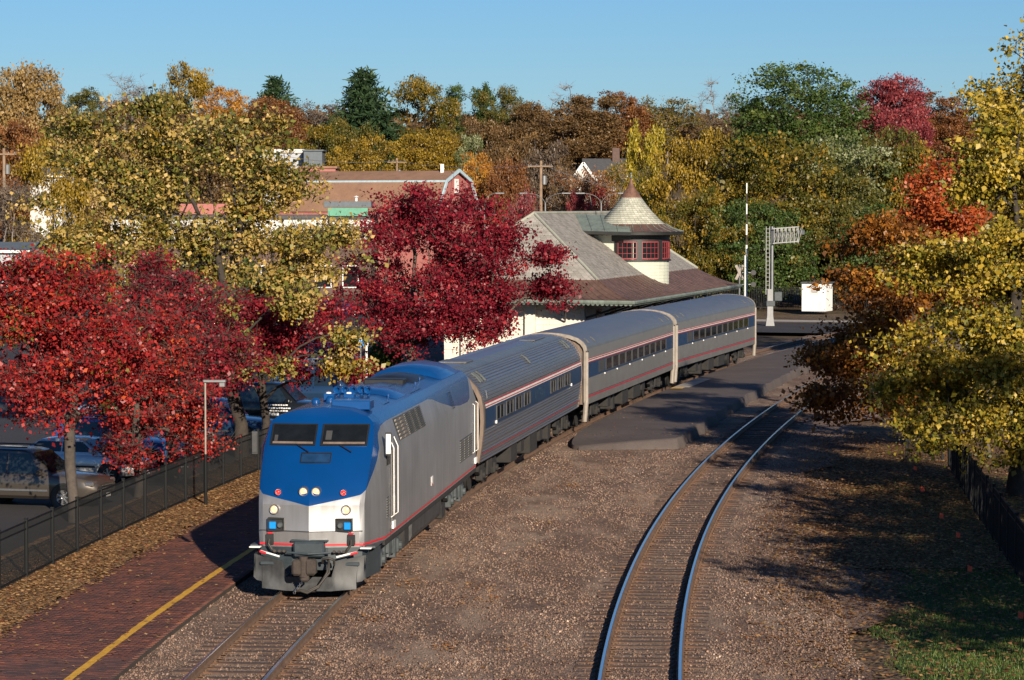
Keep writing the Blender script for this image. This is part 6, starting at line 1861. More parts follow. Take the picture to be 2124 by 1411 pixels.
        if kind != 'sedan':
            g = MB(); g.bar((-1.8, s * W_ * 0.62, zr + 0.06), (0.1, s * W_ * 0.62, zr + 0.05), 0.04, 0.04); g.build('roof_rail', M['black'], root)
        # lamps
        fx = st[-2][0]; fz = st[-2][3]
        g = MB(); g.bbox(fx - 0.32, fx + 0.09, min(s * 0.48, s * (st[-2][1] + 0.03)), max(s * 0.48, s * (st[-2][1] + 0.03)), fz - 0.18, fz - 0.02, 0.04); g.build('headlight', M['chrome'], root)
        g = MB(); g.bbox(st[1][0] - 0.09, st[1][0] + 0.1, min(s * 0.6, s * (st[1][1] + 0.01)), max(s * 0.6, s * (st[1][1] + 0.01)), st[1][3] - 0.25, st[1][3] - 0.04, 0.03); g.build('tail_light', M['red'], root)
        g = MB(); g.box(-1.0, 0.9, min(s * W_, s * (W_ + 0.012)), max(s * W_, s * (W_ + 0.012)), 0.52, 0.58); g.build('side_moulding', M['chrome'] if kind == 'suv' else M['black'], root)
        for x in wx:
            g = MB(); g.lathe([(0.001, 0.0), (wr + 0.07, 0.0), (wr + 0.07, 0.02)], 22, (x, s * (W_ - 0.01) if s < 0 else W_ - 0.01, wr), 'y'); 
            g.v = [(p[0], p[1] if s > 0 else 2 * s * (W_ - 0.01) - p[1], p[2]) for p in g.v]
            g.build('wheel_arch', M['black'], root)
            t_ = MB(); t_.lathe([(wr * 0.62, 0.03), (wr * 0.7, 0.05), (wr * 0.96, 0.045), (wr, 0.0), (wr, -0.18), (wr * 0.6, -0.2)], 24, (0, 0, 0), 'y')
            if s < 0: t_.v = [(p[0], -p[1], p[2]) for p in t_.v]
            to = t_.build('wheel', M['black'], root, loc=(x, s * (W_ - 0.01), wr), smooth=40)
            h_ = MB(); h_.lathe([(0.001, 0.03), (wr * 0.18, 0.03), (wr * 0.2, 0.0), (wr * 0.55, 0.0), (wr * 0.64, 0.035), (wr * 0.60, -0.02)], 24, (0, 0, 0), 'y')
            for k in range(7):
                a = 2 * PI * k / 7
                h_.bar((wr * 0.15 * math.cos(a), 0.02, wr * 0.15 * math.sin(a)), (wr * 0.6 * math.cos(a), 0.02, wr * 0.6 * math.sin(a)), 0.05, 0.03)
            if s < 0: h_.v = [(p[0], -p[1], p[2]) for p in h_.v]
            h_.build('rim', M['chrome'], to, smooth=40)
    fx = st[-1][0]
    g = MB(); g.bbox(fx - 0.08, fx + 0.035, -0.42, 0.42, st[-1][2] + 0.05, st[-1][3] - 0.04, 0.02); g.build('grille', M['black'], root)
    for k in range(3):
        g_ = MB(); z = st[-1][2] + 0.1 + 0.08 * k; g_.box(fx + 0.03, fx + 0.05, -0.40, 0.40, z, z + 0.025); g_.build('grille_bar', M['chrome'], root)
    g = MB(); g.bbox(fx - 0.12, fx + 0.06, -st[-2][1] * 0.93, st[-2][1] * 0.93, st[-1][2] - 0.12, st[-1][2] + 0.04, 0.04); g.build('front_bumper', paint if kind == 'sedan' else M['black'], root)
    g = MB(); g.box(fx + 0.062, fx + 0.07, -0.16, 0.16, st[-1][2] - 0.08, st[-1][2] + 0.03); g.build('number_plate', M['white'], root)
    g = MB(); g.bbox(st[0][0] - 0.05, st[0][0] + 0.1, -st[1][1] * 0.93, st[1][1] * 0.93, st[0][2] - 0.1, st[0][2] + 0.1, 0.04); g.build('rear_bumper', M['black'], root)
    return root

CP = {'brown': car_paint('bronze_car_paint', (0.085, 0.073, 0.062)), 'silver': car_paint('silver_car_paint', (0.55, 0.55, 0.56)), 'navy': car_paint('navy_car_paint', (0.02, 0.055, 0.12)), 'blue': car_paint('blue_car_paint', (0.02, 0.09, 0.25)), 'black': car_paint('black_car_paint', (0.012, 0.015, 0.018)), 'white': car_paint('white_car_paint', (0.62, 0.63, 0.64), 0.1)}
def park(name, label, paint, kind, y, front_off, turn=0.0):
    """parked nose towards the fence; front_off is the bumper's distance from the track centre"""
    s = s_at_y(C1, y)
    A = head(C1, s)
    L = {'suv': 2.4, 'sedan': 2.32, 'pickup': 2.68}[kind]
    p = on(C1, s, -(front_off + L), -0.2)
    make_car(name, label, CP[paint], kind, p, -A + turn)
park('sport_utility_car', 'bronze sport utility car nosed up to the fence, nearest the camera', 'brown', 'suv', 83.2, 9.6, -0.14)
park('sedan_car', 'silver sedan parked beside the bronze car behind red leaves', 'silver', 'sedan', 90.6, 10.35, -0.16)
park('sedan_car', 'bright blue car mostly hidden behind the silver sedan and red leaves', 'blue', 'suv', 95.2, 10.3, -0.08)
park('pickup_truck', 'white pickup with dark grille behind the third red tree trunk', 'white', 'pickup', 99.2, 10.6, -0.08)
park('sport_utility_car', 'navy sport utility car parked next to the slim lamp post', 'navy', 'suv', 105.0, 9.5, -0.08)
park('pickup_truck', 'black van with white lettering beyond the navy car', 'black', 'pickup', 112.5, 8.9, -0.05)
park('sport_utility_car', 'dark blue van seen over the locomotive roof', 'navy', 'pickup', 122.5, 9.4, 0.0)
p_ = at(702, 768, 152); make_car('crossover_car', 'silver crossover with bright grille parked beyond the dark blue van', CP['silver'], 'suv', (p_.x - 0.9, 152, -0.2), -0.35)
p_ = at(700, 655, 228); make_car('sedan_car', 'small blue car with red tail lights out on the street', CP['blue'], 'sedan', (p_.x, 228, -0.15), R(70))
# white lettering on the black van
for o in bpy.data.objects:
    if o.get('label', '').startswith('black van'):
        for k, (x0, x1, z, h_) in enumerate([(-0.2, 0.75, 0.98, 0.05), (-0.35, 0.85, 0.85, 0.06), (-0.2, 0.7, 0.74, 0.06), (-0.3, 0.35, 0.58, 0.12)]):
            rr = random.Random(k)
            x = x0
            while x < x1:
                w_ = rr.uniform(0.05, 0.1)
                q = MB(); q.box(x, x + w_, -1.0, -0.985, z, z + h_ * rr.uniform(0.7, 1.0)); q.build('letter', M['white'], o)
                x += w_ + 0.03
# ------------------------------------------------------------------ trees
def lumpy(rs, n=9, amp=0.35):
    D_ = rs.normal(size=(n, 3)); D_ /= np.linalg.norm(D_, axis=1)[:, None]
    A_ = rs.uniform(-amp, amp, n)
    return lambda d: 1 + (np.exp(-4 * (1 - d @ D_.T)) * A_).sum(1)

def crown_targets(rs, n, c, r, shell=0.55, flat=0.0, lump=0.35, pn=2.3, lobed=True):
    """cluster centres spread through an uneven ellipsoid"""
    if n >= 100 and lobed:       # branches carry separate flattened sprays with gaps between them
        nl = max(9, n // 9)
        L_ = crown_targets(rs, nl * 1 if nl < 100 else 99, c, np.array(r) * 0.93, shell + 0.5, flat, lump, pn)
        if nl >= 100: L_ = np.concatenate([L_, crown_targets(rs, nl - 98, c, np.array(r) * 0.93, shell, flat, lump, pn)])
        k = rs.randint(0, len(L_), n)
        q = rs.normal(size=(n, 3)) * (np.array(r) * np.array([0.15, 0.15, 0.075]))
        return L_[k] + q
    f = lumpy(rs, 10, lump)
    d = rs.normal(size=(n * 2, 3)); d /= np.linalg.norm(d, axis=1)[:, None]
    d = d[d[:, 2] > -0.75 + flat][:n]
    rad = rs.uniform(0, 1, len(d)) ** (1 / (3.0 + 3 * shell)) * f(d)
    rad = rad / (np.abs(d) ** pn).sum(1) ** (1 / pn)
    return np.array(c) + d * rad[:, None] * np.array(r)

def skeleton(rs, targets, base_z, trunk_top, lean=(0, 0), trunk_r=0.2, steps=7, low=1.0):
    """a trunk and limbs growing to every target; nodes, parents and radii"""
    P = [np.array([0, 0, base_z])]; par = [-1]
    for k in range(1, steps + 1):
        t = k / steps
        P.append(np.array([lean[0] * t + rs.normal() * 0.04 * trunk_top * 0.25, lean[1] * t + rs.normal() * 0.04 * trunk_top * 0.25, base_z + (trunk_top - base_z) * t])); par.append(len(P) - 2)
    order = np.argsort(np.hypot(targets[:, 0], targets[:, 1]) + 0.35 * np.abs(targets[:, 2] - trunk_top * 0.6))
    tips = []
    for i in order:
        T = targets[i]
        Q = np.array(P)
        d = np.linalg.norm(Q - T, axis=1)
        pen = np.maximum(0, Q[:, 2] - T[2] + 0.25 * d) * 1.3 + np.where(Q[:, 2] < low, 4.0, 0)
        j = int(np.argmin(d + pen))
        A = Q[j]; L = d[j]
        n = 3 if L > 1.2 else 2
        prev = j
        for k in range(1, n + 1):
            t = k / n
            p = A + (T - A) * t + np.array([0, 0, 0.10 * L * math.sin(PI * t)]) + rs.normal(size=3) * 0.05 * L * (t < 1)
            P.append(p); par.append(prev); prev = len(P) - 1
        tips.append(prev)
    P = np.array(P); par = np.array(par)
    cnt = np.zeros(len(P))
    for t in tips: cnt[t] += 1
    for i in range(len(P) - 1, 0, -1): cnt[par[i]] += cnt[i]
    cnt = np.maximum(cnt, 0.5)
    rad = trunk_r * (cnt / cnt[0]) ** 0.48
    rad[0] *= 1.25
    return P, par, rad, tips

def wood_mesh(name, P, par, rad, rs, targets, twig=0, twig_len=0.5, material=None, rmin=0.008):
    V = []; F = []
    def frustum(a, b, ra, rb, n):
        d = b - a; L = np.linalg.norm(d)
        if L < 1e-5: return
        d = d / L
        u = np.cross(d, [0, 0, 1.0]) if abs(d[2]) < 0.95 else np.cross(d, [1.0, 0, 0])
        u = u / np.linalg.norm(u); v = np.cross(d, u)
        i0 = len(V)
        for q, r_ in ((a, ra), (b, rb)):
            for k in range(n):
                t = 2 * PI * k / n
                V.append(q + (u * math.cos(t) + v * math.sin(t)) * r_)
        for k in range(n):
            F.append((i0 + k, i0 + (k + 1) % n, i0 + n + (k + 1) % n, i0 + n + k))
    for i in range(1, len(P)):
        r0, r1 = max(rmin, rad[par[i]] if par[i] == 0 or rad[par[i]] < rad[i] * 1.8 else rad[i] * 1.25), max(rmin, rad[i])
        n = 8 if r0 > 0.09 else (5 if r0 > 0.03 else 3)
        d = P[i] - P[par[i]]
        frustum(P[par[i]], P[i] + d * 0.04, r0, r1, n)
    for T in targets:
        for _ in range(twig):
            dr = rs.normal(size=3); dr[2] = abs(dr[2]) * 0.6; dr /= np.linalg.norm(dr)
            frustum(T, T + dr * twig_len * rs.uniform(0.5, 1.2), rmin, rmin * 0.5, 3)
    return np_mesh(name, np.array(V), np.array(F), material)

def leaf_cloud(rs, targets, per, spread, size, aspect=0.75, droop=0.0, up=0.3, centre=None, fold=0.25, zsq=0.6):
    """leaves scattered in clumps about the targets; returns quads and a tint per leaf"""
    n = len(targets)
    k = rs.poisson(per, n)
    idx = np.repeat(np.arange(n), k)
    N_ = len(idx)
    off = rs.normal(size=(N_, 3)) * spread
    off[:, 2] *= zsq
    sc = rs.uniform(0.7, 1.3, n)[idx]
    c = targets[idx] + off * sc[:, None]
    ax = rs.normal(size=(N_, 3)); ax[:, 2] -= droop
    ax /= np.linalg.norm(ax, axis=1)[:, None]
    nr = rs.normal(size=(N_, 3)); nr[:, 2] += up
    if centre is not None:
        o = c - np.array(centre); o /= np.maximum(np.linalg.norm(o, axis=1)[:, None], 1e-3); nr += o * 0.5
    sd_ = np.cross(ax, nr); sd_ /= np.maximum(np.linalg.norm(sd_, axis=1)[:, None], 1e-6)
    nn = np.cross(sd_, ax)
    s = size * np.clip(rs.lognormal(-0.08, 0.38, N_), 0.35, 1.9)[:, None]
    a = c; b = c + ax * s * 0.45 + sd_ * s * aspect * 0.5 + nn * s * fold * 0.5; d = c + ax * s; e = c + ax * s * 0.45 - sd_ * s * aspect * 0.5 + nn * s * fold * 0.5
    V = np.stack([a, b, d, e], 1).reshape(-1, 3)
    F = np.arange(N_ * 4).reshape(-1, 4)
    ct = rs.uniform(0, 1, n)
    tint = np.clip(0.55 * ct[idx] + 0.45 * rs.uniform(0, 1, N_), 0, 1)
    return V, F, tint, idx

LM = {}
def lm(key, stops, trans=0.35):
    LM[key] = leaf_mat(key + '_leaves', stops, trans)
lm('tan_yellow', [(0.0, (0.075, 0.10, 0.020)), (0.3, (0.20, 0.20, 0.04)), (0.58, (0.44, 0.31, 0.085)), (1.0, (0.72, 0.48, 0.17))])
lm('red_orange', [(0.0, (0.1107, 0.01107, 0.01328)), (0.4, (0.2878, 0.01993, 0.02435)), (0.75, (0.4649, 0.03874, 0.02768)), (1.0, (0.6089, 0.1218, 0.03321))])
lm('scarlet', [(0.0, (0.07901, 0.008424, 0.01474)), (0.5, (0.2317, 0.01474, 0.02738)), (1.0, (0.4423, 0.03685, 0.04212))])
lm('crimson', [(0.0, (0.06916, 0.007781, 0.01349)), (0.45, (0.2074, 0.01297, 0.02697)), (0.8, (0.3457, 0.02334, 0.03853)), (1.0, (0.5256, 0.06484, 0.04816))])
lm('yellow_green', [(0.0, (0.07695, 0.09624, 0.01539)), (0.35, (0.218, 0.1924, 0.02308)), (0.65, (0.4745, 0.3206, 0.03206)), (1.0, (0.7054, 0.513, 0.1154))])
lm('burnt_orange', [(0.0, (0.0675, 0.02625, 0.007875)), (0.5, (0.216, 0.07875, 0.01312)), (1.0, (0.513, 0.21, 0.02363))])
lm('coral', [(0.0, (0.2156, 0.0414, 0.01155)), (0.5, (0.4528, 0.09317, 0.02407)), (1.0, (0.5929, 0.176, 0.04813))])
lm('gold', [(0.0, (0.09375, 0.06875, 0.01)), (0.5, (0.275, 0.1812, 0.02)), (1.0, (0.525, 0.3375, 0.0375))])
lm('bright_yellow', [(0.0, (0.1625, 0.15, 0.015)), (0.5, (0.4, 0.3125, 0.0275)), (1.0, (0.65, 0.5, 0.0625))])
lm('olive', [(0.0, (0.0375, 0.0525, 0.0125)), (0.5, (0.1063, 0.1063, 0.02)), (1.0, (0.275, 0.1875, 0.03125))])
lm('olive_gold', [(0.0, (0.04375, 0.05625, 0.01)), (0.5, (0.1375, 0.1187, 0.015)), (0.8, (0.3125, 0.1938, 0.0225)), (1.0, (0.45, 0.2625, 0.025))])
lm('green', [(0.0, (0.02587, 0.05031, 0.01375)), (0.5, (0.06469, 0.115, 0.02475)), (1.0, (0.1581, 0.1869, 0.04125))])
lm('pine', [(0.0, (0.015, 0.0375, 0.0175)), (0.5, (0.0375, 0.075, 0.03)), (1.0, (0.0875, 0.1375, 0.05625))])
lm('brown', [(0.0, (0.0625, 0.04, 0.02)), (0.5, (0.1625, 0.0975, 0.04)), (1.0, (0.3, 0.175, 0.0625))])
lm('rust', [(0.0, (0.0875, 0.0375, 0.0175)), (0.5, (0.225, 0.09375, 0.0325)), (1.0, (0.4, 0.175, 0.05625))])
lm('orange', [(0.0, (0.2, 0.08125, 0.0125)), (0.5, (0.45, 0.2, 0.025)), (1.0, (0.675, 0.35, 0.0625))])
lm('tan', [(0.0, (0.15, 0.09375, 0.035)), (0.5, (0.3375, 0.2188, 0.075)), (1.0, (0.55, 0.3875, 0.1625))])
lm('wine', [(0.0, (0.1094, 0.021, 0.027)), (0.5, (0.2656, 0.045, 0.0525)), (1.0, (0.4375, 0.09, 0.09))])
lm('grey_brown', [(0.0, (0.0625, 0.0475, 0.035)), (0.5, (0.15, 0.1063, 0.075)), (1.0, (0.25, 0.1875, 0.1125))])
lm('pale_green', [(0.0, (0.0625, 0.09375, 0.025)), (0.5, (0.1875, 0.2125, 0.075)), (1.0, (0.5, 0.5, 0.325))])

def near_tree(name, label, base, targets, leaf, per, spread, size, trunk_top, trunk_r, seed, bark='bark', twig=3, twig_len=0.5, cat='tree', droop=0.2, aspect=0.75, low=1.0, centre=None, lean=(0, 0), extra=None, rmin=0.008, group=None):
    rs = np.random.RandomState(seed)
    root = thing(name, label, cat, base, group=group)
    P, par, rad, tips = skeleton(rs, targets, -0.3, trunk_top, lean, trunk_r, low=low)
    link_mesh('trunk', wood_mesh('trunk', P, par, rad, rs, targets, twig, twig_len, M[bark], rmin), root)
    V, F, T, idx = leaf_cloud(rs, targets, per, spread, size, aspect, droop, centre=centre)
    me = np_mesh('crown', V, F, LM[leaf], T)
    tag(link_mesh('crown', me, root), kind='stuff')
    if extra:
        for (lf, frac, shift) in extra:
            sel = targets[rs.uniform(0, 1, len(targets)) < frac]
            if len(sel):
                V, F, T, idx = leaf_cloud(rs, sel + np.array(shift), per * 0.8, spread, size, aspect, droop, centre=centre)
                tag(link_mesh('crown', np_mesh('crown', V, F, LM[lf], T), root), kind='stuff')
    return root

def pix_tree(u0, u1, v0, v1, D, base_u, gz_=-0.25):
    """crown centre and radii from the crown's extent at distance D, relative to the trunk base"""
    a, b = at(u0, v0, D), at(u1, v1, D)
    bx = at(base_u, 700, D).x
    return (bx, D, gz_), ((a.x + b.x) / 2 - bx, 0.0, (a.z + b.z) / 2 - gz_), ((b.x - a.x) / 2, (b.x - a.x) / 2, (a.z - b.z) / 2)

# big yellowing tree
rs = np.random.RandomState(21)
base, c, r = pix_tree(85, 765, 205, 760, 101, 500)
tg = []
TOPG = []
for (u0, u1, v0, v1, n_, ry) in ((180, 640, 190, 440, 210, 0.45), (60, 430, 280, 660, 205, 0.35), (380, 775, 370, 670, 215, 0.35), (420, 750, 580, 840, 105, 0.3), (240, 610, 330, 640, 120, 0.35)):
    b_, c_, r_ = pix_tree(u0, u1, v0, v1, 101, 500)
    q_ = crown_targets(rs, n_, c_, (r_[0], r_[0] * ry, r_[2]), 0.15, 0.0, 0.25)
    if v0 == 580: q_[:, 1] -= 4.0
    if v0 == 190: TOPG = q_[rs.uniform(0, 1, len(q_)) < 0.5]
    tg.append(q_)
tg = np.concatenate(tg)
yt = near_tree('yellowing_tree', 'large thinning tree with yellow and tan leaves above the parked cars', base, tg, 'tan_yellow', 40, 0.28, 0.135, c[2] + r[2] * 0.45, 0.24, 1, 'bark_dark', 3, 0.7, centre=c, extra=[('gold', 0.22, (0, 0, -0.12))], low=2.2, rmin=0.014, lean=(-1.2, 0.0))
V, F, T, idx = leaf_cloud(rs, TOPG, 40, 0.28, 0.13)
tag(link_mesh('crown', np_mesh('crown', V, F, LM['olive'], T), yt), kind='stuff')
# red trees along the fence
base, c, r = pix_tree(-120, 310, 490, 945, 80, 152)
rs = np.random.RandomState(22)
tg = crown_targets(rs, 560, c, (r[0], r[0] * 0.8, r[2]), 0.1, 0.05, 0.25)
near_tree('red_tree', 'red and orange leafed tree over the bronze car, nearest the camera', base, tg, 'red_orange', 72, 0.23, 0.098, c[2] + r[2] * 0.5, 0.16, 2, 'bark_mid', 6, 0.6, centre=c, low=1.6, extra=[('olive', 0.06, (0, 0, 0))])
base, c, r = pix_tree(215, 420, 590, 1030, 87, 283)
rs = np.random.RandomState(23)
tg = crown_targets(rs, 420, c, (r[0], r[0], r[2]), 0.1, 0.1, 0.3)
near_tree('red_tree', 'red leafed tree between the silver sedan and the slim lamp post, thin in its middle', base, tg, 'red_orange', 46, 0.22, 0.095, c[2] + r[2] * 0.5, 0.15, 3, 'bark_mid', 8, 0.65, centre=c, low=1.6)
base, c, r = pix_tree(215, 530, 525, 960, 93, 357)
rs = np.random.RandomState(24)
tg = crown_targets(rs, 460, c, (r[0], r[0], r[2]), 0.1, 0.05, 0.35)
near_tree('red_tree', 'scarlet tree with stout pale trunk near the slim lamp post', base, tg, 'scarlet', 56, 0.22, 0.095, c[2] + r[2] * 0.5, 0.19, 4, 'bark_mid', 7, 0.65, centre=c, low=1.6)
base, c, r = pix_tree(425, 740, 570, 850, 101, 545)
rs = np.random.RandomState(25)
tg = crown_targets(rs, 330, c, (r[0], r[0] * 0.8, r[2]), 0.15, 0.15, 0.3)
near_tree('red_tree', 'dark red tree under the yellowing tree beside the locomotive cab', base, tg, 'scarlet', 66, 0.26, 0.105, c[2] + r[2] * 0.4, 0.15, 5, 'bark_dark', 3, 0.45, centre=c, low=1.8)
# crimson tree before the station
base, c, r = pix_tree(725, 1080, 372, 790, 132, 852)
rs = np.random.RandomState(26)
tg = crown_targets(rs, 680, c, (r[0], r[0] * 0.8, r[2]), 0.2, 0.0, 0.3)
b2, c2, r2 = pix_tree(975, 1180, 470, 740, 132, 852)
tg = np.concatenate([tg, crown_targets(rs, 130, c2, (r2[0], r2[0], r2[2]), 0.2, 0.0, 0.3)])
near_tree('crimson_tree', 'full crimson tree in front of the station roof and white wall', base, tg, 'crimson', 84, 0.29, 0.125, c[2] + r[2] * 0.5, 0.24, 6, 'bark', 3, 0.5, centre=c, low=2.0)
# trees on the lawn side
base, c, r = pix_tree(1835, 2330, 60, 945, 88, 2105)
rs = np.random.RandomState(27)
tg = []
for (u0, u1, v0, v1, n_) in ((1985, 2280, 240, 540, 330), (1860, 2180, 470, 650, 190), (2000, 2260, 420, 720, 200), (1825, 2250, 620, 985, 540)):
    b_, c_, r_ = pix_tree(u0, u1, v0, v1, 88, 2105)
    tg.append(crown_targets(rs, n_, c_, (r_[0], r_[0] * 0.6, r_[2]), 0.15, 0.0, 0.25))
tg = np.concatenate(tg)
near_tree('yellow_green_tree', 'tall yellow and green leafed tree overhanging the lawn fence', base, tg, 'yellow_green', 40, 0.25, 0.13, c[2] + r[2] * 0.5, 0.26, 7, 'bark_dark', 3, 0.6, centre=c, low=2.0, aspect=0.75, droop=0.4, extra=[('olive', 0.18, (0, 0.2, -0.15))])
base, c, r = pix_tree(1990, 2330, 55, 500, 150, 2170)
rs = np.random.RandomState(127)
tg = crown_targets(rs, 560, c, (r[0], r[0] * 0.7, r[2]), 0.15, 0.0, 0.3)
near_tree('yellow_green_tree', 'very tall yellow tree whose sparse top stands highest against the sky', base, tg, 'yellow_green', 34, 0.42, 0.2, c[2] + r[2] * 0.5, 0.3, 17, 'bark_dark', 3, 0.8, centre=c, low=3.0, droop=0.4)
base, c, r = pix_tree(1665, 2030, 500, 905, 106, 1895)
rs = np.random.RandomState(28)
tg = []
for (u0, u1, v0, v1, n_) in ((1750, 2040, 470, 730, 260), (1640, 2010, 660, 940, 330)):
    b_, c_, r_ = pix_tree(u0, u1, v0, v1, 106, 1895)
    tg.append(crown_targets(rs, n_, c_, (r_[0], r_[0] * 0.9, r_[2]), 0.3, 0.05, 0.25))
tg = np.concatenate(tg)
near_tree('burnt_orange_tree', 'shaded burnt orange tree leaning over the siding track', base, tg, 'burnt_orange', 70, 0.31, 0.14, c[2] + r[2] * 0.5, 0.2, 8, 'bark_dark', 3, 0.5, centre=c, low=1.6)
base, c, r = pix_tree(1888, 2030, 325, 545, 112, 1990)
rs = np.random.RandomState(29)
tg = crown_targets(rs, 190, c, (r[0], r[0], r[2]), 0.2, 0.0, 0.4)
near_tree('coral_tree', 'coral orange maple showing through the tall yellow green tree', base, tg, 'coral', 50, 0.28, 0.13, c[2] + r[2] * 0.4, 0.16, 9, 'bark', 2, 0.4, centre=c, low=2.0)
base, c, r = pix_tree(2000, 2100, 700, 900, 101, 2050)
tg = crown_targets(np.random.RandomState(30), 60, c, r, 0.3)
near_tree('young_tree', 'young slim tree standing behind the lawn fence', base, tg, 'yellow_green', 20, 0.3, 0.16, 3.6, 0.09, 10, 'bark', 2, 0.4, centre=c, low=1.2)
# trees just outside the view whose shade falls across the lawn, the siding and the platform
def shade_tree(x, y, h, rx, rz_, seed, label):
    rs = np.random.RandomState(seed)
    c = (0, 0, h - rz_)
    tg = crown_targets(rs, 300, c, (rx, rx, rz_), 0.3, 0.0, 0.35)
    near_tree('shade_tree', label, (x, y, -0.3), tg, 'yellow_green', 30, 0.42, 0.24, c[2] + rz_ * 0.4, 0.25, seed, 'bark_dark', 1, 0.5, centre=c, low=2.0, group='trees shading the lawn from outside the picture')
shade_tree(18.5, 44, 11.0, 4.6, 4.2, 41, 'leafy tree beside the lawn, nearest of the shading trees')
shade_tree(17.5, 54, 9.5, 3.6, 3.4, 42, 'leafy tree beside the lawn, middle one of the shading trees')
shade_tree(18.5, 66, 11.5, 4.8, 4.4, 43, 'leafy tree beside the lawn fence, farthest of the shading trees')

# ---- background trees: a few grown shapes, shared
def unit_scale(V):
    """height and half width that the leaves really reach"""
    return float(np.percentile(V[:, 2], 99.6)), float(np.percentile(np.hypot(V[:, 0], V[:, 1]), 97))
def proto(seed, n, per, spread, size, shell=0.35, lump=0.35, rxy=0.5, zlo=0.12, twig=1, bark='bark_dark', bare=False, lobed=True):
    """tree of about unit height; returns wood and crown meshes and their real extent"""
    rs = np.random.RandomState(seed)
    rz_ = (1 - zlo) / 2
    c = (0, 0, zlo + rz_)
    tg = crown_targets(rs, n, c, (rxy * 0.9, rxy * 0.9, rz_ * 0.95), shell, 0.0, lump, 3.0, lobed)
    P, par, rad, tips = skeleton(rs, tg, -0.08, 0.62, (0, 0), 0.02, low=0.1)
    wm = wood_mesh('trunk', P, par, rad, rs, tg, twig if not bare else 5, 0.06 if not bare else 0.10, M[bark], 0.0014)
    V, F, T, idx = leaf_cloud(rs, tg, per, spread, size, 0.8, 0.1, centre=c)
    ext = unit_scale(V if not bare else tg)
    return wm, np_mesh('crown', V, F, LM['olive'], T), ext
def proto_pine(seed):
    rs = np.random.RandomState(seed)
    tg = []
    for k in range(24):
        z = 0.14 + 0.84 * k / 23
        rr_ = 0.30 * (1 - ((z - 0.14) / 0.86) ** 1.5) + 0.02
        nb = int(6 + 8 * rr_ / 0.3)
        for j in range(nb):
            a = rs.uniform(0, 6.28)
            L = rr_ * rs.uniform(0.6, 1.15)
            for q in (0.5, 0.75, 1.0):
                tg.append((math.cos(a) * L * q, math.sin(a) * L * q, z + 0.05 * q * q + rs.normal() * 0.006))
    tg = np.array(tg)
    P = [np.array([0, 0, -0.08]), np.array([0, 0, 0.98])]
    wm = wood_mesh('trunk', np.array(P), np.array([-1, 0]), np.array([0.02, 0.003]), rs, tg[::3], 1, 0.05, M['bark_dark'], 0.0016)
    V, F, T, idx = leaf_cloud(rs, tg, 14, 0.020, 0.042, 0.28, -0.3, fold=0.1)
    return wm, np_mesh('crown', V, F, LM['pine'], T), unit_scale(V)
PR = {'oak': [proto(55, 520, 60, 0.034, 0.017, 0.1, 0.35, 0.5, 0.02, lobed=False)],
      'round': [proto(50 + k, 380, 64, 0.034, 0.019, 0.3, 0.35, 0.42, 0.06, lobed=(k % 2 == 0)) for k in range(4)],
      'wide': [proto(60 + k, 420, 64, 0.036, 0.019, 0.25, 0.4, 0.56, 0.04, lobed=(k != 1)) for k in range(3)],
      'thin': [proto(70 + k, 300, 26, 0.040, 0.018, 0.3, 0.45, 0.40, 0.10, 5, 'bark_grey') for k in range(2)],
      'bare': [proto(80 + k, 190, 1.2, 0.040, 0.018, 0.4, 0.45, 0.36, 0.25, 6, 'bark_grey', True) for k in range(2)],
      'pine': [proto_pine(90 + k) for k in range(2)]}
NB = [0]
def far_tree(name, label, u, v_top, w_px, D, shape, leaf, v_bot=None, group='trees behind the station and shops'):
    p = at(u, v_top, D)
    b = gz(p.x, D) - 0.2
    h = p.z - b
    if v_bot is not None:
        h = min(h, h)
    NB[0] += 1
    pr_ = PR[shape]
    wm, cm_, ext = pr_[NB[0] % len(pr_)]
    sx_ = (w_px * 1.12 * D / 5805.0) / (2 * ext[1])
    root = thing(name, label, 'tree', (p.x, D, b), (NB[0] * 1.7) % 6.28, group)
    root.scale = (sx_, sx_, h / ext[0])
    t = link_mesh('trunk', wm, root)
    o = link_mesh('crown', cm_, root)
    o.material_slots[0].link = 'OBJECT'
    o.material_slots[0].material = LM[leaf]
    o['kind'] = 'stuff'
    return root
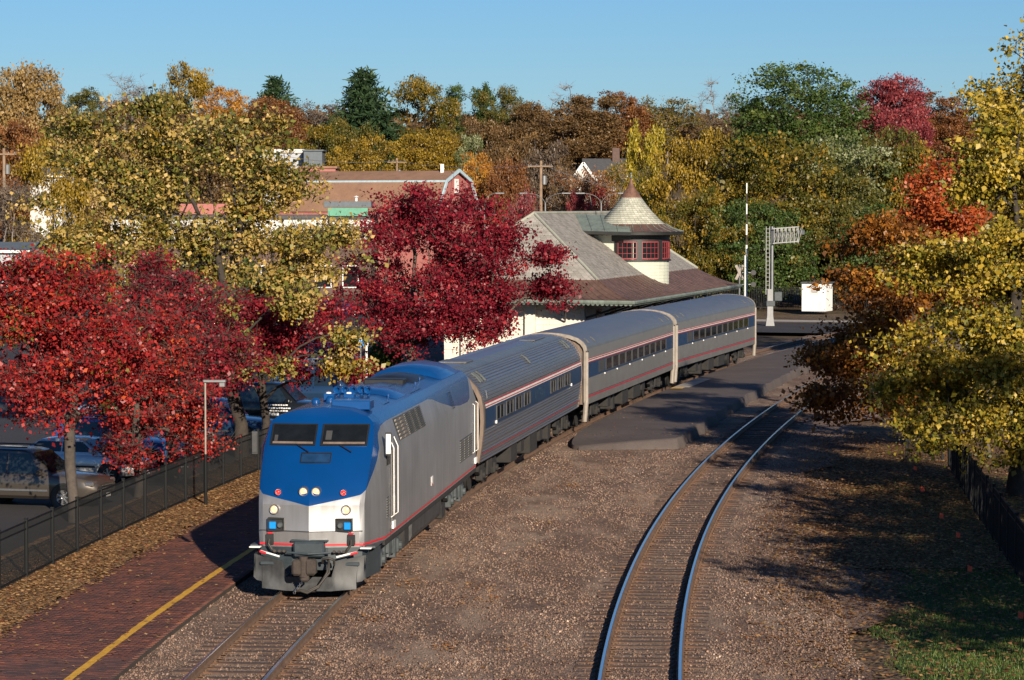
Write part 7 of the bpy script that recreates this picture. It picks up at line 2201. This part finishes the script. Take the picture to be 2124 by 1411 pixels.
FT = [  # name, label, u, v_top, width px, distance, shape, leaves
 ('tan_tree', 'tall pale tan tree at the skyline edge above the red trees', 45, 138, 190, 360, 'round', 'tan'),
 ('brown_tree', 'dark brown tree under the pale tan skyline tree', 10, 255, 150, 330, 'round', 'rust'),
 ('olive_tree', 'dark olive tree next to the pale tan skyline tree', 168, 186, 130, 400, 'wide', 'olive'),
 ('bare_tree', 'nearly bare pinkish tree between olive and golden skyline trees', 258, 158, 130, 390, 'bare', 'grey_brown'),
 ('brown_tree', 'reddish brown tree below the nearly bare skyline tree', 262, 205, 150, 380, 'thin', 'rust'),
 ('golden_tree', 'golden brown skyline tree above the big yellowing tree', 372, 138, 170, 370, 'wide', 'gold'),
 ('orange_tree', 'orange maple on the skyline beside the golden brown tree', 470, 182, 130, 390, 'wide', 'orange'),
 ('pine_tree', 'pale green pine behind the orange skyline maple', 572, 164, 120, 420, 'pine', 'pine'),
 ('rust_tree', 'rust coloured tree below the pale green pine', 565, 205, 150, 380, 'round', 'rust'),
 ('brown_tree', 'grey brown thin tree to one side of the big dark pine', 650, 215, 130, 390, 'thin', 'grey_brown'),
 ('pine_tree', 'big dark green pine standing tallest behind the barn', 752, 148, 175, 370, 'pine', 'pine'),
 ('golden_tree', 'broad gold and brown oak next to the big dark pine', 882, 162, 170, 375, 'wide', 'olive_gold'),
 ('yellow_tree', 'low yellow tree directly behind the barn ridge', 745, 285, 150, 345, 'wide', 'gold'),
 ('brown_tree', 'brown tree above the pale building and low yellow tree', 655, 262, 120, 352, 'round', 'olive_gold'),
 ('yellow_tree', 'yellow green tree below the gold and brown oak', 890, 270, 140, 352, 'round', 'gold'),
 ('green_tree', 'dark green tree on the skyline past the gold oak', 985, 178, 110, 400, 'round', 'green'),
 ('olive_tree', 'brown green tree beside the dark green skyline tree', 1055, 182, 120, 390, 'wide', 'olive'),
 ('pale_tree', 'small pale green tree above the orange barn tree', 975, 282, 70, 350, 'round', 'pale_green'),
 ('orange_tree', 'bright orange tree standing by the barn gable', 998, 322, 95, 313, 'round', 'orange'),
 ('brown_tree', 'wide bare brown tree behind the timber pole', 1110, 216, 200, 380, 'wide', 'brown'),
 ('bare_tree', 'thin leafless tree poking up above the brown skyline', 1190, 180, 110, 400, 'bare', 'grey_brown'),
 ('brown_tree', 'brown tree above the white gabled house', 1225, 200, 170, 385, 'round', 'brown'),
 ('rust_tree', 'rust brown skyline tree above the grey roofed house', 1298, 192, 120, 392, 'round', 'rust'),
 ('olive_tree', 'olive yellow skyline tree behind the bright yellow tree', 1385, 205, 140, 395, 'thin', 'olive_gold'),
 ('bare_tree', 'bare branching tree alone on the skyline', 1482, 172, 100, 405, 'bare', 'grey_brown'),
 ('brown_tree', 'low brown tree under the bare skyline tree', 1500, 232, 130, 398, 'thin', 'brown'),
 ('green_oak', 'huge dark green oak on the skyline', 1672, 138, 270, 365, 'oak', 'green'),
 ('green_oak', 'smaller green oak flanking the huge dark oak', 1592, 205, 150, 372, 'round', 'green'),
 ('wine_tree', 'wine red tree on the skyline past the huge oak', 1855, 162, 170, 385, 'round', 'wine'),
 ('wine_tree', 'lower wine red tree behind the yellow green tree', 1890, 225, 120, 360, 'round', 'wine'),
 ('rust_tree', 'rust orange skyline tree near the tall yellow green tree', 1950, 195, 140, 390, 'round', 'rust'),
 ('bright_yellow_tree', 'bright yellow tree rising behind the turret cone', 1340, 264, 100, 268, 'round', 'bright_yellow'),
 ('golden_tree', 'golden yellow locust tree beside the turret', 1462, 276, 230, 256, 'wide', 'gold'),
 ('olive_tree', 'olive gold locust tree behind the signal mast', 1605, 288, 300, 254, 'wide', 'olive_gold'),
 ('pale_tree', 'green tree with pale silvery top past the signal mast', 1752, 288, 240, 262, 'round', 'pale_green'),
 ('green_tree', 'green tree over the white equipment shed', 1725, 360, 260, 252, 'wide', 'olive'),
 ('yellow_green_tree', 'yellow green tree between shed and tall lawn tree', 1870, 305, 200, 262, 'round', 'olive_gold'),
 ('wine_tree', 'small dark red tree in front of the white gabled house', 1205, 398, 60, 285, 'round', 'wine'),
 ('wine_tree', 'slender maroon tree beside the second curved street lamp', 1236, 378, 50, 288, 'round', 'crimson'),
 ('coral_tree', 'small pinkish bare tree at the end of the slate roof', 1078, 400, 90, 240, 'thin', 'wine'),
 ('brown_tree', 'thin brown tree before the grey roofed house', 1290, 340, 110, 290, 'thin', 'olive_gold'),
 ('rust_tree', 'russet thin tree covering the side of the white gabled house', 1180, 345, 90, 292, 'thin', 'brown'),
 ('brown_tree', 'brown tree hiding the wall of the white gabled house', 1218, 352, 120, 284, 'thin', 'rust'),
 ('rust_tree', 'orange brown tree around the white gabled house', 1262, 350, 110, 300, 'thin', 'orange'),
 ('golden_tree', 'low golden tree in front of the porch house', 110, 296, 200, 240, 'wide', 'gold'),
 ('golden_tree', 'low tan tree behind the porch house', 190, 280, 200, 290, 'wide', 'tan'),
 ('brown_tree', 'brown tree filling the slope under the timber pole wires', 1085, 290, 150, 322, 'wide', 'brown'),
 ('brown_tree', 'dull brown tree behind the first curved street lamp', 1150, 300, 140, 318, 'wide', 'grey_brown'),
 ('rust_tree', 'rust tree beyond the barn gable and orange tree', 1050, 335, 110, 305, 'round', 'rust'),
 ('brown_tree', 'brown gold tree beside the turret finial', 1330, 330, 130, 300, 'wide', 'olive_gold'),
 ('golden_tree', 'amber tree low behind the crossing gate', 1440, 400, 200, 246, 'wide', 'olive_gold'),
 ('green_tree', 'deep green tree low behind the signal mast', 1580, 420, 220, 247, 'wide', 'green'),
 ('green_tree', 'deep green tree low behind the shed roof', 1690, 450, 220, 248, 'wide', 'olive'),
 ('green_tree', 'dark green tree beyond shed and burnt orange tree', 1810, 430, 220, 249, 'wide', 'green'),
 ('brown_tree', 'brown tree under the golden brown skyline tree', 400, 235, 180, 350, 'wide', 'brown'),
 ('olive_tree', 'olive brown tree at the foot of the big dark pine', 700, 250, 130, 356, 'wide', 'olive'),
 ('brown_tree', 'brown tree at the foot of the gold oak', 985, 245, 150, 358, 'wide', 'brown'),
 ('olive_tree', 'olive tree beneath the wine red skyline tree', 1850, 270, 170, 330, 'wide', 'olive'),
 ('brown_tree', 'grey bare tree near the pale pole at the edge of view', 25, 380, 160, 235, 'thin', 'grey_brown'),
 ('green_tree', 'dark leafy tree behind the trunk of the yellowing tree', 470, 540, 170, 150, 'round', 'green'),
 ('olive_tree', 'dark olive tree between the shops and yellowing tree', 330, 520, 170, 160, 'round', 'olive'),
]
for row in FT: far_tree(*row)

# the wood that closes the view behind, one mass
def far_wood():
    rs = np.random.RandomState(5)
    C_ = []; S_ = []; T_ = []
    for _ in range(650):
        u = rs.uniform(-60, 2180); D = rs.uniform(395, 470)
        top = 262 + rs.uniform(-28, 60)
        x = (u - 1062) / 5805 * D
        zt = at(u, top, D).z
        zb = gz(x, D)
        n = 55
        q = rs.normal(size=(n, 3)) * np.array([2.0, 1.6, 1.0])
        zc = rs.uniform(0.1, 1.0, n)
        C_.append(np.stack([x + q[:, 0], D + q[:, 1], zb + (zt - zb) * zc + q[:, 2] * 0.5], 1)); T_.append(np.clip(rs.uniform(0, 1) * 0.7 + rs.uniform(0, 0.3, n), 0, 1))
    c = np.concatenate(C_); t = np.concatenate(T_)
    V, F, T, idx = leaf_cloud(rs, c, 3.0, 0.6, 0.85, 0.85, 0.0)
    o = link_mesh('distant_wood', np_mesh('distant_wood', V, F, LM['brown'], np.clip(t[idx] * 0.8 + 0.2 * T, 0, 1)))
    tag(o, 'brown autumn wood closing the view behind the trees', 'wood', kind='stuff')
far_wood()
# low shrubs between street and wood
def shrub(label, u, v_top, w_px, D, leaf, name='shrub'):
    p = at(u, v_top, D); b = gz(p.x, D); h = p.z - b
    rs = np.random.RandomState(int(u) % 997)
    rx = w_px * D / 5805 / 2
    tg = crown_targets(rs, 60, (0, 0, h * 0.5), (rx, rx * 0.8, h * 0.55), 0.3)
    near_tree(name, label, (p.x, D, b), tg, leaf, 45, 0.25 * max(1, rx / 2), 0.2, h * 0.5, 0.05, int(u), 'bark_dark', 1, 0.3, cat='shrub', low=0.0)
shrub('dark green hedge by the station wall near the blue sign', 800, 708, 60, 140, 'green', 'hedge')
shrub('dark shrubs under the trees past the crossing gate', 1500, 560, 130, 250, 'olive')
shrub('dark green shrubs behind the far fence next to the shed', 1780, 560, 150, 255, 'green')
shrub('shaded shrubs at the foot of the burnt orange tree', 1860, 640, 140, 190, 'olive')
# ------------------------------------------------------------------ loose stones, fallen leaves, grass
def scatter_stones():
    rs = np.random.RandomState(12)
    n = 95000
    # nearer ground gets more stones
    y = 50 + 62 * rs.uniform(0, 1, n) ** 1.6
    s = np.interp(y, C1[2], C1[0])
    xl = np.interp(s, C1[0], C1[1]) - 2.2
    s2 = np.interp(y, C2[2], C2[0])
    xr = np.interp(s2, C2[0], C2[1]) + 4.3
    x = xl + (xr - xl) * rs.uniform(0, 1, n)
    # keep the rails and the platform clear
    def off(c, x, y):
        ss = np.interp(y, c[2], c[0]); return (x - np.interp(ss, c[0], c[1])) * np.cos(np.interp(ss, c[0], c[3]))
    o1, o2 = off(C1, x, y), off(C2, x, y)
    keep = (np.abs(np.abs(o1) - 0.75) > 0.14) & (np.abs(np.abs(o2) - 0.75) > 0.14)
    keep &= ~((y > 103.5) & (o1 > 1.4) & (o2 < -2.1))
    # ties show best between and just outside the rails: fewer stones there
    tie = (np.abs(o1) < 1.35) & (o1 < 0.8) & (y < 66) | (np.abs(o2) < 1.35)
    nz = np.sin(x * 1.1 - y * 0.21) * np.sin(y * 0.37 + 1.3) + 0.5 * np.sin(x * 2.3 + y * 0.9)
    keep &= ~((nz > 0.35) & (rs.uniform(0, 1, n) < 0.6))
    keep &= ~(tie & (rs.uniform(0, 1, n) < 0.35))
    for (u, v, rx, ry, rot) in SAND:
        D = 9.03 * 5805 / (v - 430); p = at(u, v, D)
        dx, dy = x - p.x, y - p.y
        ex = (dx * math.cos(rot) + dy * math.sin(rot)) / rx; ey = (-dx * math.sin(rot) + dy * math.cos(rot)) / ry
        keep &= ~((ex ** 2 + ey ** 2 < 1.0) & (rs.uniform(0, 1, n) < 0.75 * np.clip(1.15 - ex ** 2 - ey ** 2, 0, 1)))
    x, y = x[keep], y[keep]
    n = len(x)
    oct_ = np.array([(1, 0, 0), (0, 1, 0), (-1, 0, 0), (0, -1, 0), (0, 0, 1), (0, 0, -0.6)], float)
    of = np.array([(0, 1, 4), (1, 2, 4), (2, 3, 4), (3, 0, 4), (1, 0, 5), (2, 1, 5), (3, 2, 5), (0, 3, 5)])
    sz = 0.015 + 0.024 * rs.uniform(0, 1, n) ** 2.5
    V = oct_[None] * (sz[:, None, None] * rs.uniform(0.6, 1.35, (n, 6, 1)))
    a = rs.uniform(0, 6.28, n); ca, sa = np.cos(a), np.sin(a)
    X = V[:, :, 0] * ca[:, None] - V[:, :, 1] * sa[:, None]; Y = V[:, :, 0] * sa[:, None] + V[:, :, 1] * ca[:, None]
    tilt = rs.uniform(-0.5, 0.5, (n, 1))
    Z = V[:, :, 2] + X * tilt
    W_ = np.stack([X + x[:, None], Y + y[:, None], Z - 0.198 + 0.006 * rs.uniform(-1, 1, (n, 1))], 2).reshape(-1, 3)
    F = (np.arange(n)[:, None, None] * 6 + of[None]).reshape(-1, 3)
    m, t, b = new_mat('loose_stone')
    at_ = N(t, 'ShaderNodeAttribute', attribute_name='tint')
    r = ramp(t, [(0.0, (0.0904, 0.06188, 0.04733)), (0.35, (0.1884, 0.1168, 0.0822)), (0.6, (0.2636, 0.1678, 0.1184)), (0.82, (0.2335, 0.1788, 0.1432)), (0.96, (0.3766, 0.2338, 0.1556)), (1.0, (0.6328, 0.4537, 0.3362))])
    t.links.new(at_.outputs['Fac'], r.inputs['Fac']); t.links.new(r.outputs[0], b.inputs['Base Color']); b.inputs['Roughness'].default_value = 0.9
    tag(link_mesh('loose_ballast', np_mesh('loose_ballast', W_, F, m, np.repeat(np.clip(rs.uniform(0, 1, n) * (0.8 + 0.25 * np.sin(x * 1.9 + 0.6 * np.sin(y * 0.5)) * np.sin(y * 0.33 + x * 0.4)), 0, 1), 8))), 'loose brown and grey ballast stones around both tracks', 'ballast', kind='stuff')
scatter_stones()

def scatter_leaves(name, label, xs, ys, zs, stops, size, seed):
    rs = np.random.RandomState(seed)
    n = len(xs)
    a = rs.uniform(0, 6.28, n); s = size * rs.uniform(0.6, 1.3, n)
    ux, uy = np.cos(a) * s, np.sin(a) * s
    vx, vy = -np.sin(a) * s * 0.7, np.cos(a) * s * 0.7
    lift = rs.uniform(0.0, 0.6, (n, 4)) * s[:, None]
    V = np.stack([np.stack([xs - ux, ys - uy, zs + lift[:, 0]], 1), np.stack([xs + vx, ys + vy, zs + lift[:, 1]], 1), np.stack([xs + ux, ys + uy, zs + lift[:, 2]], 1), np.stack([xs - vx, ys - vy, zs + lift[:, 3]], 1)], 1).reshape(-1, 3)
    F = np.arange(n * 4).reshape(-1, 4)
    o = link_mesh(name, np_mesh(name, V, F, leaf_mat(name, stops, 0.2), rs.uniform(0, 1, n)))
    tag(o, label, 'leaves', kind='stuff')
rs = np.random.RandomState(31)
# verge by the fence
n = 22000
s = rs.uniform(20, 66, n) ; o = -5.5 - 2.6 * rs.uniform(0, 1, n) ** 0.85 + rs.normal(size=n) * 0.1
few = rs.uniform(0, 1, n) < 0.03
o = np.where(few, rs.uniform(-5.6, -2.2, n), o)
X = np.interp(s, C1[0], C1[1]); Y = np.interp(s, C1[0], C1[2]); A = np.interp(s, C1[0], C1[3])
xs, ys = X + o * np.cos(A), Y - o * np.sin(A)
scatter_leaves('fallen_leaves', 'tan fallen leaves on the verge and the brick platform', xs, ys, np.where(o > -5.75, PLZ + 0.006, -0.12), [(0.0, (0.13, 0.07, 0.03)), (0.4, (0.34, 0.19, 0.08)), (0.8, (0.55, 0.34, 0.15)), (1.0, (0.28, 0.07, 0.04))], 0.05, 1)
# under the trees on the lawn side
n = 60000
ys = 52 + 60 * rs.uniform(0, 1, n) ** 1.2
s2 = np.interp(ys, C2[2], C2[0]); x2 = np.interp(s2, C2[0], C2[1])
xs = x2 + 1.6 + rs.gamma(3.0, 1.7, n)
dens = np.exp(-((ys - 84) / 19.0) ** 2) + 0.07
k = (rs.uniform(0, 1, n) < dens) & (xs < 24)
scatter_leaves('fallen_leaves', 'brown fallen leaves on the lawn and bank beside the siding', xs[k], ys[k], np.full(k.sum(), -0.19), [(0.0, (0.07, 0.03, 0.014)), (0.4, (0.20, 0.095, 0.04)), (0.8, (0.36, 0.19, 0.08)), (1.0, (0.45, 0.30, 0.12))], 0.055, 2)
# a sprinkling between the tracks and on the asphalt platform
n = 1500
ys = 50 + 70 * rs.uniform(0, 1, n) ** 1.4
s1 = np.interp(ys, C1[2], C1[0]); x1 = np.interp(s1, C1[0], C1[1])
xs = x1 + 1.0 + rs.uniform(0, 6.0, n)
zz_ = np.where((ys > 104.5) & (xs < x1 + 6.0), 0.235, -0.165)
scatter_leaves('fallen_leaves', 'scattered orange leaves between the tracks and on the asphalt platform', xs, ys, zz_, [(0.0, (0.10, 0.05, 0.02)), (0.5, (0.30, 0.14, 0.05)), (1.0, (0.45, 0.26, 0.11))], 0.045, 3)

# little drifts of leaves lodged among the stones
cl = []
for (u, v) in [(1000, 1222), (930, 1350), (1015, 1250), (1180, 1010), (760, 1290), (845, 1215), (1690, 1120), (1560, 1330), (1130, 1090)]:
    p = at(u, v, 9.03 * 5805 / (v - 430))
    q = rs.normal(size=(70, 2)) * np.array([0.28, 0.5]) + np.array([p.x, p.y]); cl.append(q)
cl = np.concatenate(cl)
scatter_leaves('fallen_leaves', 'small drifts of orange leaves lodged among the ballast stones', cl[:, 0], cl[:, 1], np.full(len(cl), -0.17), [(0.0, (0.16, 0.06, 0.02)), (0.5, (0.42, 0.17, 0.05)), (1.0, (0.55, 0.32, 0.12))], 0.04, 4)

def grass_blades():
    rs = np.random.RandomState(77)
    n = 90000
    y = 50 + 44 * rs.uniform(0, 1, n) ** 1.9
    x0 = np.array([lawn_left(v) for v in y])
    x = x0 - 0.2 + rs.uniform(0, 1, n) ** 1.2 * 8.0
    # dry edge thinner
    edge = np.clip((x - x0) / 1.5, 0, 1)
    k = rs.uniform(0, 1, n) < 0.25 + 0.75 * edge
    x, y = x[k], y[k]; n = len(x)
    a = rs.uniform(0, 6.28, n); h = rs.uniform(0.04, 0.11, n); w_ = rs.uniform(0.006, 0.012, n)
    lx, ly = rs.normal(size=n) * 0.03, rs.normal(size=n) * 0.03
    V = np.stack([np.stack([x - np.cos(a) * w_, y - np.sin(a) * w_, np.full(n, -0.275)], 1), np.stack([x + np.cos(a) * w_, y + np.sin(a) * w_, np.full(n, -0.275)], 1), np.stack([x + lx, y + ly, -0.275 + h], 1)], 1).reshape(-1, 3)
    F = np.arange(n * 3).reshape(-1, 3)
    o = link_mesh('grass', np_mesh('grass', V, F, leaf_mat('grass_blade', [(0.0, (0.045, 0.09, 0.016)), (0.6, (0.10, 0.18, 0.034)), (1.0, (0.24, 0.22, 0.07))], 0.3), rs.uniform(0, 1, n)))
    tag(o, 'short green grass on the lawn beside the siding', 'grass', kind='stuff')
grass_blades()
